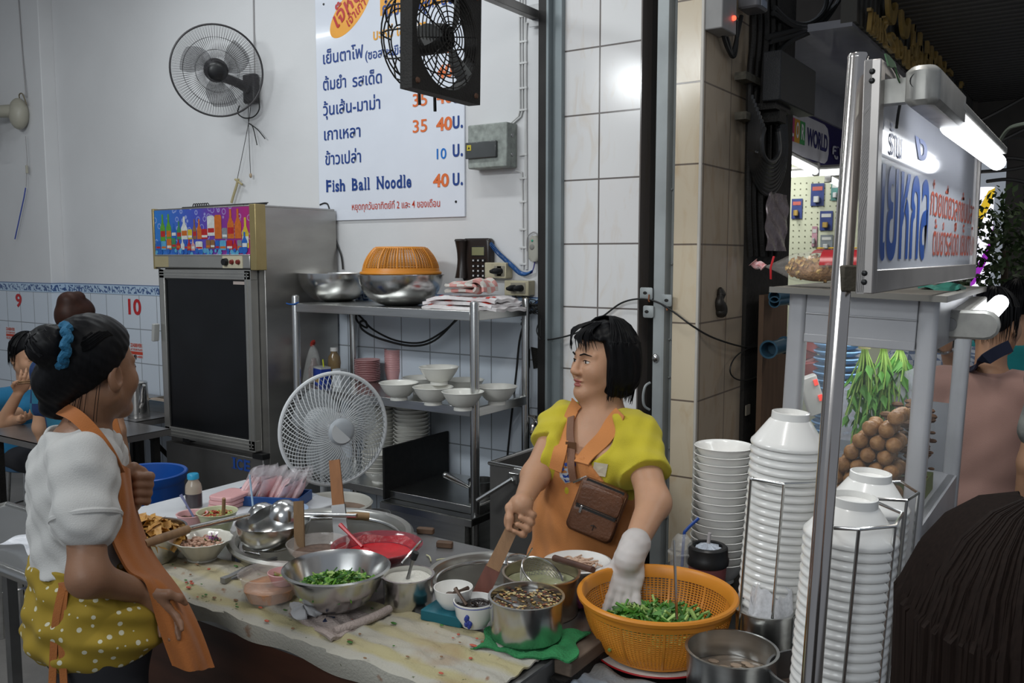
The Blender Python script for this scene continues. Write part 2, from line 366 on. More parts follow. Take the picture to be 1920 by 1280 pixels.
c=wp(656,20,.0128);ov=MB();ang=math.radians(38);ov.add([c],[])
pts=[(.185*math.cos(t)*math.cos(ang)-.085*math.sin(t)*math.sin(ang),.185*math.cos(t)*math.sin(ang)+.085*math.sin(t)*math.cos(ang))for t in[2*PI*i/48 for i in range(48)]]
MB().prism(pts,c,UX,UZ,-.0008).build('orange_oval',mat('oval_orange',(.86,.38,.04),.35),menu,world=True,smooth=0)
r2=Vector((math.cos(ang),0,math.sin(ang)));u2=Vector((-math.sin(ang),0,math.cos(ang)))
lettering('เจ๊หนี',c+r2*-.125+u2*-.005+Vector((0,-.0015,0)),r2,u2,.125,RED,menu,weight=.015,width=.255,shear=.2)
lettering('เจ้าเก่า',c+r2*-.06+u2*-.062+Vector((0,-.0015,0)),r2,u2,.07,RED,menu,weight=.012,width=.17,shear=.2)
a=wp(713,30,.0128);MB().bb(a.x,a.x+.46,WY-.0132,WY-.012,a.z,a.z+.14).build('amber_band',INKY,menu,world=True,smooth=0)
line('ก๋วยเตี๋ยวลูกชิ้นปลา',717,25,872,8,20,INKB,menu,.0142,weight=.02)
line('บะหมี่ เส้นปลา',700,72,800,60,15,INKY,menu,MO,weight=.02)
def cage(R,dp,nw,wr,twist=0.0,ring=.006,hub=.22,rings=2,back=True):
 mb=MB()
 mb.tube([(R*math.cos(t),R*math.sin(t),0)for t in[2*PI*i/64 for i in range(64)]],ring,8,True)
 for sgn in((1,-1)if back else(1,)):
  for i in range(nw):
   t0=2*PI*(i+(0.5 if sgn<0 else 0))/nw;pts=[]
   for k in range(7):
    q=k/6;r=R*(1-q)+R*hub*q;t=t0+twist*q*sgn
    pts.append((r*math.cos(t),r*math.sin(t),sgn*dp*(1-(1-q)**2.6)))
   mb.tube(pts,wr,4,caps=False)
  for k in range(rings):
   q=(k+1)/(rings+1);r=R*(1-q*.8);z=sgn*dp*(1-(1-q)**2.6)-.002*sgn
   mb.tube([(r*math.cos(t),r*math.sin(t),z)for t in[2*PI*i/48 for i in range(48)]],wr,4,True)
 return mb
def blade(R,r0,a0,sweep=1.1,pitch=.32):
 def fn(u,v):
  r=r0+(R-r0)*u;w=sweep*(.55+.45*math.sin(PI*min(1,u*.8+.2)));t=a0+(v-.5)*w+.35*u
  return(r*math.cos(t),r*math.sin(t),(v-.5)*pitch*r*.5)
 return MB().surf(fn,8,8,th=.0015)
def aim(fwd,up=(0,0,1)):
 z=Vector(fwd).normalized();x=Vector(up).cross(z).normalized();y=z.cross(x)
 return Matrix((x,y,z)).transposed()
DKFAN=mat('dark_grey_plastic',(.045,.042,.045),.4,var=.3);DKTR=glassy('smoke_fan_blade',(.05,.05,.055),.32,.3)
c=ony(407,133,3.33);nrm=(EYE-c).normalized()+Vector((.10,0,-.05));R=aim(nrm)
fan=thing('wall_fan','dark grey round wall fan with hanging pull cords above the fridge','fan',c,rot=R.to_euler())
cage(.252,.055,96,.0011,ring=.0055,rings=2).build('cage',DKFAN,fan)
for i in range(3):blade(.20,.05,2*PI*i/3+.4,1.2).build('blade',DKTR,fan)
MB().lathe([(0,.064),(.03,.062),(.048,.056),(.052,.05),(.045,.044),(0,.044)],seg=28).build('hub_cap',BLACK,fan)
MB().lathe([(0,-.20),(.05,-.19),(.068,-.16),(.068,-.08),(.03,-.055),(.012,-.02),(.012,.05),(0,.05)],seg=24).build('motor',DKFAN,fan)
base=ony(478,168,WY);bm=MB();bm.rbox(base+Vector((0,-.03,0)),(.11,.05,.17),.02).tube(catm([base+Vector((0,-.04,-.01)),base+Vector((-.03,-.12,.03)),c+R@Vector((0,-.03,-.13))],5),.028,10)
bm.build('bracket',DKFAN,fan,world=True,bevel=.004)
for nm,pts,r in(('power_cord',[(449,198),(446,212),(458,221),(475,219),(486,205),(485,184)],.004),('pull_cord',[(466,184),(466,232),(470,330)],.0018),('pull_cord',[(471,186),(466,231),(444,340)],.0018),('strap',[(466,231),(474,238),(482,272)],.003),('strap',[(466,231),(482,242),(497,260)],.003)):
 MB().tube(catm([wp(x,y,.03)for x,y in pts],5),r,6).build(nm,WIREM,fan,world=True)
MB().ball(wp(470,329,.03),.009,10,6,(1,1,1.7)).build('cord_bead',mat('beige_bead',(.4,.3,.2),.5),fan,world=True)
MB().tube([wp(475,-10,.006),wp(476,60,.006),wp(478,150,.03)],.004,6).build('supply_cable',mat('grey_cable',(.33,.32,.32),.6),fan,world=True)
b0=ony(48,215,3.528);cf=thing('wall_fan','cream plastic wall fan at the wall corner with a long blue cord','fan',b0)
CREAM=mat('aged_cream_plastic',(.40,.38,.31),.4,var=.2)
MB().ball(b0+Vector((0,-.05,0)),.11,20,12,(.72,.6,1.05)).build('wall_mount',CREAM,cf,world=True)
hc=b0+Vector((-.26,-.18,.02));Rf=aim((-.35,-.9,-.15))
MB().tube([b0+Vector((-.03,-.07,.02)),hc],[.05,.04],14).build('motor',CREAM,cf,world=True)
o=cage(.22,.05,60,.0014,ring=.006).build('cage',CREAM,cf);o.matrix_parent_inverse=Matrix.Identity(4);o.location=hc+Rf@Vector((0,0,.06))-b0;o.rotation_euler=Rf.to_euler()
MB().tube(catm([ony(38,190,3.50),ony(36,178,3.49),ony(42,176,3.49),ony(50,196,3.50)],5),.005,6).build('loop',mat('twine',(.2,.17,.12),.8),cf,world=True)
MB().tube([ony(34,-10,3.52),ony(42,100,3.52),ony(49,182,3.51)],.004,6).build('supply_cable',MATS['grey_cable'],cf,world=True)
MB().tube([ony(48,255,3.50),ony(51,300,3.50),ony(49,350,3.50)],.0025,6).build('pull_cord',MATS['grey_cable'],cf,world=True)
MB().rod(ony(50,310,3.50),ony(51,325,3.50),.010,8).build('cord_bead',CREAM,cf,world=True)
MB().tube([ony(48,352,3.50),ony(45,370,3.50),ony(28,448,3.50)],.0045,6).build('blue_cord',mat('blue_string',(.05,.08,.35),.6),cf,world=True)
c=dep(841,70,3.0);n=(-FW*.53+RT*.85).normalized();n.z=-.02;Rb=aim(n)
bf=thing('box_fan','sooty black square exhaust fan hanging in front of the menu sign','fan',c,rot=Rb.to_euler())
H=.198;mb=MB();N=48;rr=.175
ring=[(rr*math.cos(2*PI*i/N),rr*math.sin(2*PI*i/N))for i in range(N)]
def sq(i):
 a=2*PI*i/N;k=H/max(abs(math.cos(a)),abs(math.sin(a)));return(k*math.cos(a),k*math.sin(a))
for z in(0.0,-.012):
 mb.add([(x,y,z)for x,y in ring]+[(*sq(i),z)for i in range(N)],[(i,(i+1)%N,N+(i+1)%N,N+i)for i in range(N)])
mb.add([(*sq(i),.0)for i in range(N)]+[(*sq(i),-.05)for i in range(N)],[(i,(i+1)%N,N+(i+1)%N,N+i)for i in range(N)])
mb.lathe([(rr,0),(rr-.004,-.01),(rr-.004,-.05),(rr,-.05)],seg=48);mb.build('shroud',BLACKM,bf)
mb=MB()
for k in range(1,11):r=rr*k/10.5;mb.tube([(r*math.cos(t),r*math.sin(t),.012*(1-(k/10.5)**2))for t in[2*PI*i/40 for i in range(40)]],.0022,5,True)
for i in range(6):t=PI*i/6+.2;mb.tube([(rr*q*math.cos(t),rr*q*math.sin(t),.012*(1-q*q)-.003)for q in(-1,-.6,0,.6,1)],.0025,5)
mb.build('front_guard',BLACKM,bf)
mb=MB()
GP=((.98,-.05),(1.0,-.12),(.9,-.165),(.66,-.19),(.36,-.2))
for q,z in GP:mb.tube([(rr*q*math.cos(t),rr*q*math.sin(t),z)for t in[2*PI*i/32 for i in range(32)]],.003,5,True)
for i in range(12):t=2*PI*i/12;mb.tube([(rr*q*math.cos(t),rr*q*math.sin(t),z)for q,z in GP],.003,5)
for x,y,l in((-.02,-.16,.06),(.07,-.15,.08),(-.1,-.13,.05)):mb.tube([(x,y,-.11),(x+.004,y-l,-.11)],.006,5)
mb.build('rear_guard',BLACKM,bf)
for i in range(3):blade(.16,.04,PI*2/3*i+.9,.6).build('blade',mat('sooty_grey_blade',(.16,.165,.16),.5,var=.5),bf)
MB().lathe([(0,.0),(.045,-.005),(.05,-.03),(.05,-.13),(0,-.14)],seg=20).build('motor',BLACKM,bf)
mb=MB()
for x,y in((.17,-.17),(-.17,-.17),(.17,.17),(-.17,.17)):mb.lathe([(0,.007),(.008,.006),(.011,0)],(x,y,0),8)
mb.build('bolt',mat('rusty_bolt',(.10,.05,.03),.8),bf)
top=c+Vector((0,0,H));MB().tube([top+Vector((0,0,-.01)),(top.x,top.y,3.75)],.009,8).build('hanger_rod',BLACKM,bf,world=True)
bar=thing('support_bar','grey square steel bar running from the shutter channel over the stall','bar',(CHX,3.57,2.78))
e=onx(1022,36,CHX-.03);MB().bb(e.x-.02,e.x+.02,1.2,3.60,e.z-.02,e.z+.02).build('tube',mat('grimy_steel',(.30,.29,.28),.5,.8,var=.4),bar,world=True,bevel=.003)
MB().bb(e.x-.035,e.x+.035,3.592,3.600,e.z-.05,e.z+.05).build('end_plate',STEELD,bar,world=True)
GB=mat('dusty_grey_green_plastic',(.33,.36,.33),.5,var=.45,scale=30)
p0,p1=wp(874,320,.05),wp(950,236,.05)
bx=thing('breaker_box','grey electrical breaker box with a dark flap on the wall by the menu','electrical box',(p0.x,WY,p0.z))
bx0,bx1=ony(877,280,WY-.09).x,ony(970,280,WY).x;z0,z1=2.128,2.340
MB().bb(bx0,bx1,WY-.09,WY,z0,z1).build('housing',GB,bx,world=True,bevel=.006)
MB().bb(bx0-.006,bx1-.055,WY-.105,WY-.088,z0+.048,z1-.085).build('flap',mat('smoked_flap',(.085,.09,.09),.18,var=.25),bx,world=True,bevel=.004)
MB().bb(bx0+.006,bx0+.032,WY-.1062,WY-.104,z1-.125,z1-.098).build('warning_sticker',mat('yellow_sticker',(.55,.45,.04),.5),bx,world=True,smooth=0)
MB().prism([(0,.008),(.007,-.006),(-.007,-.006)],(bx0+.019,WY-.1064,z1-.112),UX,UZ,-.0004).build('warning_mark',BLACK,bx,world=True,smooth=0)
mb=MB()
for z in(z0+.06,z1-.06):mb.lathe([(0,.004),(.009,.003),(.01,0)],(bx1,WY-.045,z),12,R=Matrix.Rotation(PI/2,3,'Y'))
mb.build('screw',STEELD,bx,world=True)
CW_=mat('white_cable',(.58,.58,.57),.5)
cb=thing('cable_run','white cables clipped down the wall beside the menu and breaker box','cables',wp(982,300))
for k,xx in enumerate((974,979,984)):
 pts=[wp(xx,-10,.006),wp(xx+.5,120,.006),wp(xx+1,205,.006)]
 pts+=[wp(xx-2,218,.006),wp(xx-18,232,.01)]if k<2 else[wp(985,360,.006),wp(986,505,.006)]
 MB().tube(pts,.0042,6).build('cable',CW_,cb,world=True)
MB().tube(catm([wp(988,505,.006),wp(987,330,.006),wp(986,120,.006),wp(987,50,.006),wp(992,42,.006),wp(1016,40,.006)],5),.005,6).build('cable',CW_,cb,world=True)
MB().tube(catm([wp(966,320,.02),wp(976,323,.008),wp(979,332,.006),wp(980,420,.006),wp(981,505,.006)],5),.004,6).build('cable',CW_,cb,world=True)
for y in(30,78,118,165,206,290,334,378,430,464,495):MB().rbox(wp(981,y,.008),(.045,.008,.010),.003).build('clip',CW_,cb,world=True)
PZ0,PZ1=wp(885,528,0).z,wp(885,447,0).z;px0,px1=wp(862,480,.04).x,wp(918,480,.04).x;pw=px1-px0
ph=thing('telephone','black push-button wall telephone with a blue coiled cord','telephone',(px0,WY,PZ0))
BROWNB=mat('black_brown_plastic',(.020,.014,.012),.3,var=.2)
MB().rbox(((px0+px1)/2+.01,(PZ0+PZ1)/2,0),(pw-.01,PZ1-PZ0,.045),.02,None).build('body',BROWNB,ph,bevel=.004)
o=ph.children[0];o.rotation_euler=(PI/2,0,0);o.location=(-px0,-.0225,-PZ0)
hx=px0+pw*.12
MB().surf(lambda u,v:(hx+.033*math.cos(2*PI*u)*(1-.25*math.sin(PI*v)),WY-.062-.024*math.sin(2*PI*u)+.012*math.sin(PI*v),PZ0+.02+(PZ1-PZ0-.03)*v),14,14,closeu=True).lathe([(0,0),(.034,0),(.03,.01),(0,.012)],(hx,WY-.06,PZ1-.014),14).lathe([(0,0),(.034,0)],(hx,WY-.06,PZ0+.02),14).build('handset',BROWNB,ph,world=True)
kx=px0+pw*.44
MB().bb(kx,kx+pw*.40,WY-.0475,WY-.045,PZ1-.085,PZ1-.045).build('display',mat('lcd_olive',(.22,.22,.12),.2),ph,world=True)
MB().bb(kx-.005,kx+pw*.42,WY-.0465,WY-.044,PZ1-.09,PZ1-.04).build('display_frame',BLACK,ph,world=True,bevel=.002)
mb=MB();mk=MB()
for r in range(5):
 for q in range(3):
  kc=(kx+.012+q*.030,WY-.048,PZ1-.115-r*.024-(0 if r else-.004));mb.rbox(kc,(.019,.008,.014),.003)
  mk.bb(kc[0]-.004,kc[0]+.004,WY-.0532,WY-.0522,kc[2]-.004,kc[2]+.004)
mb.build('keypad',BLACK,ph,world=True);mk.build('key_marks',mat('key_white',(.6,.6,.6),.5),ph,world=True,smooth=0)
cs=[wp(918,455,.03),wp(934,474,.03),wp(950,489,.03),wp(962,500,.03),wp(974,511,.03),wp(986,514,.03),wp(996,510,.03)]
path=catm(cs,40);pts=[]
for i in range(len(path)):
 q=i/len(path);a=i*1.55
 for k in range(2):
  a=(i+k/2)*1.55;pts.append(path[i]+Vector((.6,0,.8))*.010*math.cos(a)+Vector((0,1,0))*.010*math.sin(a))
MB().tube(pts,.0026,5).build('coiled_cord',mat('blue_coil',(.02,.10,.30),.35),ph,world=True)
IVORY=mat('ivory_plastic_grimy',(.50,.45,.31),.45,var=.35,scale=14)
def outlet(xa,ya,xb,yb,lab,plugs):
 a,b=wp(xa,yb,.03),wp(xb,ya,.03)
 o=thing('wall_outlet',lab,'outlet',(a.x,WY,a.z),group=None)
 MB().bb(a.x,b.x,WY-.06,WY,a.z,b.z).build('box',IVORY,o,world=True,bevel=.004)
 for px,py in plugs:
  p=wp(px,py,.06);MB().bb(p.x-.022,p.x+.022,WY-.064,WY-.058,p.z-.026,p.z+.026).build('socket',mat('socket_grey',(.25,.23,.18),.5),o,world=True,bevel=.002)
  MB().tube([p+Vector((0,0,0)),p+Vector((-.004,-.03,0)),p+Vector((-.014,-.05,-.002))],[.017,.015,.007],10).build('plug',BLACK,o,world=True)
 return o
outlet(915,492,955,521,'ivory wall outlet with two black plugs right of the telephone',[(934,508),(939,508)][:2])
outlet(952,526,997,553,'ivory double outlet with two black plugs above the shelf corner',[(965,540),(978,540)])
dv=thing('plug_in_device','small grey egg-shaped device with a green light hung from cables','device',wp(1003,467))
pc=wp(1003,466,.018);mb=MB()
mb.surf(lambda u,v:pc+Vector((.036*math.cos(2*PI*u)*(.55+.45*math.sin(PI*min(1,v*.62+.28)))*(1 if .02<v<.98 else .6),-.018*math.sin(2*PI*u),-.062+.124*(v))),20,10,closeu=True)
mb.build('case',mat('warm_grey_plastic',(.37,.36,.31),.45),dv,world=True)
MB().ball(pc+Vector((-.004,-.019,.038)),.006,8,6,(1,.4,1)).build('indicator',mat('green_lens',(.01,.3,.18),.3),dv,world=True)
MB().ball(pc+Vector((-.006,-.018,.008)),.014,12,8,(1,.25,1)).build('speaker_grille',mat('grey_grille',(.22,.21,.19),.6),dv,world=True)
MB().tube(catm([wp(988,470,.01),wp(989,445,.012),wp(1000,435,.015),wp(1007,440,.018),wp(1006,450,.02)],5),.003,6).build('lead',MATS['grey_cable'],dv,world=True)
MB().tube(catm([pc+Vector((0,0,-.06)),wp(1001,500,.02),wp(997,512,.03)],5),.003,6).build('blue_lead',mat('violet_cable',(.07,.06,.25),.5),dv,world=True)
def poster(x0,y0,x1,y1,lab,lines,plane=WY-.008):
 a,b=ony(x0,y1,plane),ony(x1,y0,plane);w,h=b.x-a.x,b.z-a.z
 o=thing('notice_sticker',lab,'sticker',a);MB().bb(a.x,b.x,plane-.0015,plane,a.z,b.z).build('paper',mat('pale_paper',(.60,.60,.62),.5),o,world=True,smooth=0)
 for z,hh,s,m_ in lines:
  if s is None:MB().bb(a.x+.03*w,b.x-.03*w,plane-.0022,plane-.0014,a.z+h*z,a.z+h*(z+hh)).build('red_bar',INKR,o,world=True,smooth=0)
  else:lettering(s,(a.x+.05*w,plane-.0016,a.z+h*z),UX,UZ,1,m_,o,width=w*.9,height=h*hh,weight=.03)
 return o
WHITEI=mat('white_ink',(.7,.7,.7),.5)
poster(245,644,268,670,'red and white sticker between the fridge and kettle under number ten',[(.74,.24,'ZABBVER',INKR),(.50,.14,'AT YOUR PLACE',INKR),(.24,.20,None,None),(.27,.14,'000-000',WHITEI),(.04,.15,'02-023-0000',INKR)][:3]+[(.04,.15,'02-423-4000',INKR)])
poster(12,614,29,635,'red and white sticker on the tiled pier under the number nine',[(.74,.24,'ZABBVER',INKR),(.50,.14,'AT YOUR PLACE',INKR),(.24,.20,None,None),(.04,.15,'02-423-4000',INKR)],3.52)
def number(t,x0,y0,x1,y1,plane,lab):
 a,b=ony(x0,y1,plane-.001),ony(x1,y0,plane-.001)
 o=thing('table_number',lab,'number',a);lettering(t,a,UX,UZ,1,RED,o,width=b.x-a.x,height=b.z-a.z,weight=.03,name='numeral')
number('10',241,559,264,588,WY-.008,'red number 10 on the blue tiles beside the fridge');number('9',30,549,40,574,3.52,'red number 9 on the tiled corner pier')
# ================================================================== FRIDGE
FY=3.04
FX0,FX1=ony(286,392,FY).x,ony(479,385,FY).x;FZ1=ony(479,383,FY).z;HZ0=ony(468,505,FY).z
fr=thing('display_fridge','tall steel drinks fridge with a colourful bottle picture above its dark door','fridge',((FX0+FX1)/2,3.35,0))
FSIDE=mat('fridge_steel',(.40,.385,.36),.32,.85,var=.22,scale=3,stretch=(1,1,3))
GOLD=mat('gold_trim',(.42,.33,.15),.35,.6,var=.2);ALU=mat('anodised_aluminium',(.50,.49,.46),.35,.8,var=.1)
def F(name,mb,m,par=fr,**k):return mb.build(name,m,par,world=True,**k)
F('cabinet',MB().bb(FX0+.02,FX1,FY+.05,3.61,.06,FZ1-.01),FSIDE,bevel=.004)
F('header',MB().bb(FX0,FX1,FY+.004,FY+.06,HZ0,FZ1).bb(FX0+.01,FX1,FY+.06,3.6,FZ1-.012,FZ1),FSIDE,bevel=.004)
F('gold_strip',MB().bb(FX1-.045,FX1+.003,FY-.006,FY+.062,HZ0-.004,FZ1+.003),GOLD,bevel=.003)
F('gold_strip',MB().bb(FX0-.004,FX0+.014,FY-.006,FY+.03,HZ0-.004,FZ1+.003),GOLD,bevel=.003)
def printmat():
 m=bpy.data.materials.new('printed_blue_to_magenta');m.use_nodes=True;nt=m.node_tree;b=nt.nodes['Principled BSDF'];N=nt.nodes.new;L=nt.links.new
 tc=N('ShaderNodeTexCoord');sp=N('ShaderNodeSeparateXYZ');L(tc.outputs['Generated'],sp.inputs[0])
 rp=N('ShaderNodeValToRGB');e=rp.color_ramp.elements;e[0].color=(.02,.16,.48,1);e[1].color=(.34,.02,.16,1);e[1].position=.95
 k=e.new(.45);k.color=(.05,.07,.40,1);k=e.new(.7);k.color=(.15,.03,.26,1);L(sp.outputs[0],rp.inputs[0])
 v=N('ShaderNodeTexVoronoi');v.inputs['Scale'].default_value=22;v.feature='F1';L(tc.outputs['Object'],v.inputs['Vector'])
 r2=N('ShaderNodeValToRGB');r2.color_ramp.elements[0].position=.25;r2.color_ramp.elements[0].color=(0,0,0,1);r2.color_ramp.elements[1].position=.32;q=r2.color_ramp.elements.new(.40);q.color=(0,0,0,1);L(v.outputs['Distance'],r2.inputs[0])
 mx=N('ShaderNodeMixRGB');mx.inputs[2].default_value=(.45,.5,.75,1);L(rp.outputs[0],mx.inputs[1])
 mm=N('ShaderNodeMath');mm.operation='MULTIPLY';mm.inputs[1].default_value=.6;L(r2.outputs[0],mm.inputs[0]);L(mm.outputs[0],mx.inputs[0]);L(mx.outputs[0],b.inputs['Base Color']);b.inputs['Roughness'].default_value=.3
 return m
ax0,ax1,az0,az1=FX0+.016,FX1-.047,HZ0+.078,FZ1-.008
cols=[(.10,.32,.03),(.02,.12,.45),(.55,.14,.02),(.45,.02,.02),(.62,.64,.62),(.05,.22,.10),(.60,.45,.04),(.22,.25,.28),(.25,.12,.05),(.10,.35,.55),(.58,.30,.30),(.01,.04,.10)]
pm=[printmat()]+[mat('print_colour_%d'%i,c,.3,var=.25,scale=60)for i,c in enumerate(cols)]
mb=MB();mb.bb(ax0,ax1,FY-.001,FY+.004,az0,az1)
lay=[0]
def pr(x0,x1,y0,y1,ci,kind):
 lay[0]+=1;off=.0016+lay[0]*.00004
 U=lambda x:ax0+(x-115)/563*(ax1-ax0);V=lambda y:az0+(390-y)/297*(az1-az0)
 X0,X1,Z0,Z1=U(x0),U(x1),V(y1),V(y0);xm,w,h=(X0+X1)/2,X1-X0,Z1-Z0
 if kind=='b':P=[(X0,Z0),(X1,Z0),(X1,Z0+h*.5),(X1-w*.2,Z0+h*.62),(xm+w*.17,Z0+h*.72),(xm+w*.15,Z1),(xm-w*.15,Z1),(xm-w*.17,Z0+h*.72),(X0+w*.2,Z0+h*.62),(X0,Z0+h*.5)]
 else:P=[(X0,Z0),(X1,Z0),(X1,Z1-h*.08),(X1-w*.12,Z1),(X0+w*.12,Z1),(X0,Z1-h*.08)]
 y=FY-off;mb.mi(ci+1).add([(x,y,z)for x,z in P],[tuple(range(len(P)))])
 lay[0]+=1;y=FY-.0016-lay[0]*.00004;c2=[4,7,3,6,2,10][lay[0]%6]
 mb.mi(c2+1).add([(X0+w*.06,y,Z0+h*.16),(X1-w*.06,y,Z0+h*.16),(X1-w*.06,y,Z0+h*.38),(X0+w*.06,y,Z0+h*.38)],[(0,1,2,3)])
for a in[(150,182,120,300,0,'b'),(188,220,120,300,0,'b'),(222,250,185,280,1,'b'),(254,282,170,290,5,'b'),(282,320,140,290,4,'b'),(322,348,225,290,6,'c'),(352,374,160,290,8,'b'),(378,404,160,290,2,'b'),(404,440,225,290,3,'c'),(440,482,142,270,4,'c'),(482,522,138,290,2,'c'),(524,553,222,290,7,'c'),(555,592,105,290,2,'b'),(596,632,105,290,2,'b'),(636,672,160,350,6,'b'),(120,150,300,358,1,'c'),(155,186,300,358,9,'c'),(190,220,285,358,2,'c'),(222,247,280,350,5,'c'),(250,275,288,358,3,'b'),(278,300,288,358,4,'b'),(302,318,300,360,1,'b'),(318,340,290,364,3,'b'),(342,364,290,364,10,'b'),(368,410,305,362,4,'c'),(430,455,296,352,8,'c'),(457,481,296,352,8,'c'),(485,508,300,360,1,'c'),(510,546,300,362,9,'c'),(550,582,300,362,3,'c'),(584,606,300,362,3,'b'),(609,633,300,362,7,'c'),(635,664,250,362,1,'b')]:pr(*a)
random.seed(3)
for i in range(46):
 x=117+random.random()*550;lay[0]+=1;y=FY-.0016-lay[0]*.00004
 U=ax0+(x-115)/563*(ax1-ax0);r=.008+random.random()*.012;zc=az0+random.random()*.022
 mb.mi([10,2][i%2]).add([(min(max(U+r*math.cos(t),ax0),ax1),y,max(az0,zc+r*math.sin(t)))for t in[2*PI*k/6 for k in range(6)]],[tuple(range(6))])
F('bottle_picture',mb,pm,smooth=0)
F('header_rail',MB().bb(ax0,ax1,FY-.008,FY+.004,HZ0+.006,HZ0+.072).bb(ax0,ax1,FY-.010,FY+.004,az0-.008,az0),ALU,bevel=.003)
F('name_plate',MB().bb(ax0,ax0+.125,FY-.0095,FY-.008,HZ0+.008,HZ0+.068),mat('brass_plate',(.45,.38,.22),.4,.3),smooth=0)
kp=F('switch_panel',MB().bb(ax1-.215,ax1-.055,FY-.011,FY-.008,HZ0+.006,HZ0+.07),mat('cream_plate',(.55,.50,.36),.4),smooth=0)
RYc=Matrix.Rotation(PI/2,3,'X')
MB().lathe([(0,.02),(.018,.02),(.021,0)],(ax1-.185,FY-.011,HZ0+.038),16,R=RYc).build('thermostat_knob',BLACK,kp)
for x in(.135,.085):MB().lathe([(0,.014),(.011,.013),(.014,0)],(ax1-x,FY-.011,HZ0+.038),12,R=RYc).build('switch',mat('dark_red_switch',(.16,.02,.015),.35),kp)
for c in kp.children:c.matrix_parent_inverse=kp.matrix_parent_inverse.copy();c.matrix_parent_inverse=Matrix.Identity(4)
dx0,dx1=ony(298,510,FY).x,ony(469,508,FY).x;dz1=ony(469,507,FY).z;dz0=ony(476,846,FY).z
dr=F('door',MB().bb(dx0,dx1,FY,FY+.045,dz1-.05,dz1).bb(dx0,dx1,FY,FY+.045,dz0,dz0+.055).bb(dx0,dx0+.045,FY,FY+.045,dz0,dz1).bb(dx1-.05,dx1,FY,FY+.045,dz0,dz1),ALU,bevel=.003)
g=lambda n,mb,m,**k:mb.build(n,m,dr,**k)
g('door_ridges',MB().bb(dx0+.01,dx1-.01,FY-.004,FY,dz1-.018,dz1-.012).bb(dx0+.01,dx1-.01,FY-.004,FY,dz1-.034,dz1-.028).bb(dx0+.01,dx1-.01,FY-.004,FY,dz0+.012,dz0+.018).bb(dx0+.01,dx1-.01,FY-.004,FY,dz0+.03,dz0+.036).bb(dx1-.03,dx1-.024,FY-.004,FY,dz0+.01,dz1-.01),ALU)
DG=mat('dark_fridge_glass',(.006,.007,.009),.38,var=.5,scale=5)
g('glass',MB().bb(dx0+.044,dx1-.048,FY+.012,FY+.020,dz0+.05,dz1-.048),DG)
g('gasket',MB().bb(dx0+.044,dx1-.048,FY+.008,FY+.013,dz1-.058,dz1-.046).bb(dx0+.044,dx0+.054,FY+.008,FY+.013,dz0+.05,dz1-.05).bb(dx1-.058,dx1-.047,FY+.008,FY+.013,dz0+.05,dz1-.05).bb(dx0+.044,dx1-.048,FY+.008,FY+.013,dz0+.05,dz0+.06),BLACK)
g('maker_sticker',MB().bb(dx1-.15,dx1-.06,FY+.0095,FY+.012,dz1-.075,dz1-.055),mat('pale_sticker',(.5,.42,.38),.5),smooth=0)
hz=ony(298,622,FY).z
g('door_handle',MB().rbox((dx0-.01,FY-.03,hz),(.025,.04,.10),.008,R=Matrix.Rotation(.12,3,'Y')),mat('grey_handle',(.42,.42,.40),.35))
for c in dr.children:c.matrix_parent_inverse=Matrix.Identity(4)
pz1=ony(475,855,FY).z
F('ice_panel',MB().bb(FX0+.03,FX1-.005,FY+.008,FY+.05,.10,pz1-.012),mat('smudged_steel',(.33,.32,.31),.36,.85,var=.3,scale=3),bevel=.004)
F('hinge',MB().bb(FX0+.2,FX0+.26,FY+.0,FY+.05,dz0-.02,dz0).bb(FX1-.08,FX1,FY,FY+.05,pz1-.012,pz1+.015),BLACK)
a=ony(436,877,FY+.006);b=ony(467,878,FY+.006)
serif_line('ICE',a,b.x-a.x+.02,pxm(21,depth(a)),mat('blue_label_ink',(.02,.07,.30),.4),fr,{'I':.42,'C':.66,'E':.66},weight=.03)
mb=MB()
for x in(FX0+.1,FX1-.1):
 for y in(FY+.12,3.54):mb.lathe([(.0,0),(.025,0),(.02,.065),(0,.065)],(x,y,0),10)
F('foot',mb,BLACK)
gx0,gx1=ony(356,380,3.25).x,ony(470,380,3.25).x
gr=thing('condenser_grille','black wire coil grille lying on top of the fridge','grille',(gx0,3.25,FZ1))
mb=MB();mb.tube([(gx0,3.2,FZ1+.012),(gx1,3.2,FZ1+.012)],.007,6).tube([(gx0,3.36,FZ1+.03),(gx1,3.36,FZ1+.03)],.007,6).build('rail',BLACK,gr,world=True)
mb=MB()
for i in range(7):x=gx0+.02*i;mb.tube([(x+.014*math.cos(t),3.28,FZ1+.024+.018*math.sin(t))for t in[2*PI*k/12 for k in range(12)]],.003,5,True)
for i in range(20):x=gx0+.13+.022*i;mb.tube([(x,3.2,FZ1+.016),(x,3.36,FZ1+.034)],.003,5)
mb.build('coil_wire',BLACK,gr,world=True)
fc=thing('power_cable','dark cable looping behind the fridge down the wall','cable',(-3.6,WY,1.5))
MB().tube(catm([ony(600,384,3.618),ony(611,381,3.618),ony(618,392,3.60+.018),ony(630,450,3.618),ony(640,480,3.618),ony(643,505,3.618)],6),.005,6).build('cable',WIREM,fc,world=True)
tw=thing('rope_tie','yellowish knotted rope hanging down behind the fridge top','rope',(-4.3,3.58,FZ1))
MB().tube(catm([wp(447,335,.03),wp(443,350,.03),wp(438,366,.03),wp(434,380,.03)],4),.008,7).tube([wp(441,336,.03),wp(454,346,.03)],.007,6).build('rope',mat('hemp_rope',(.42,.36,.2),.8),tw,world=True)
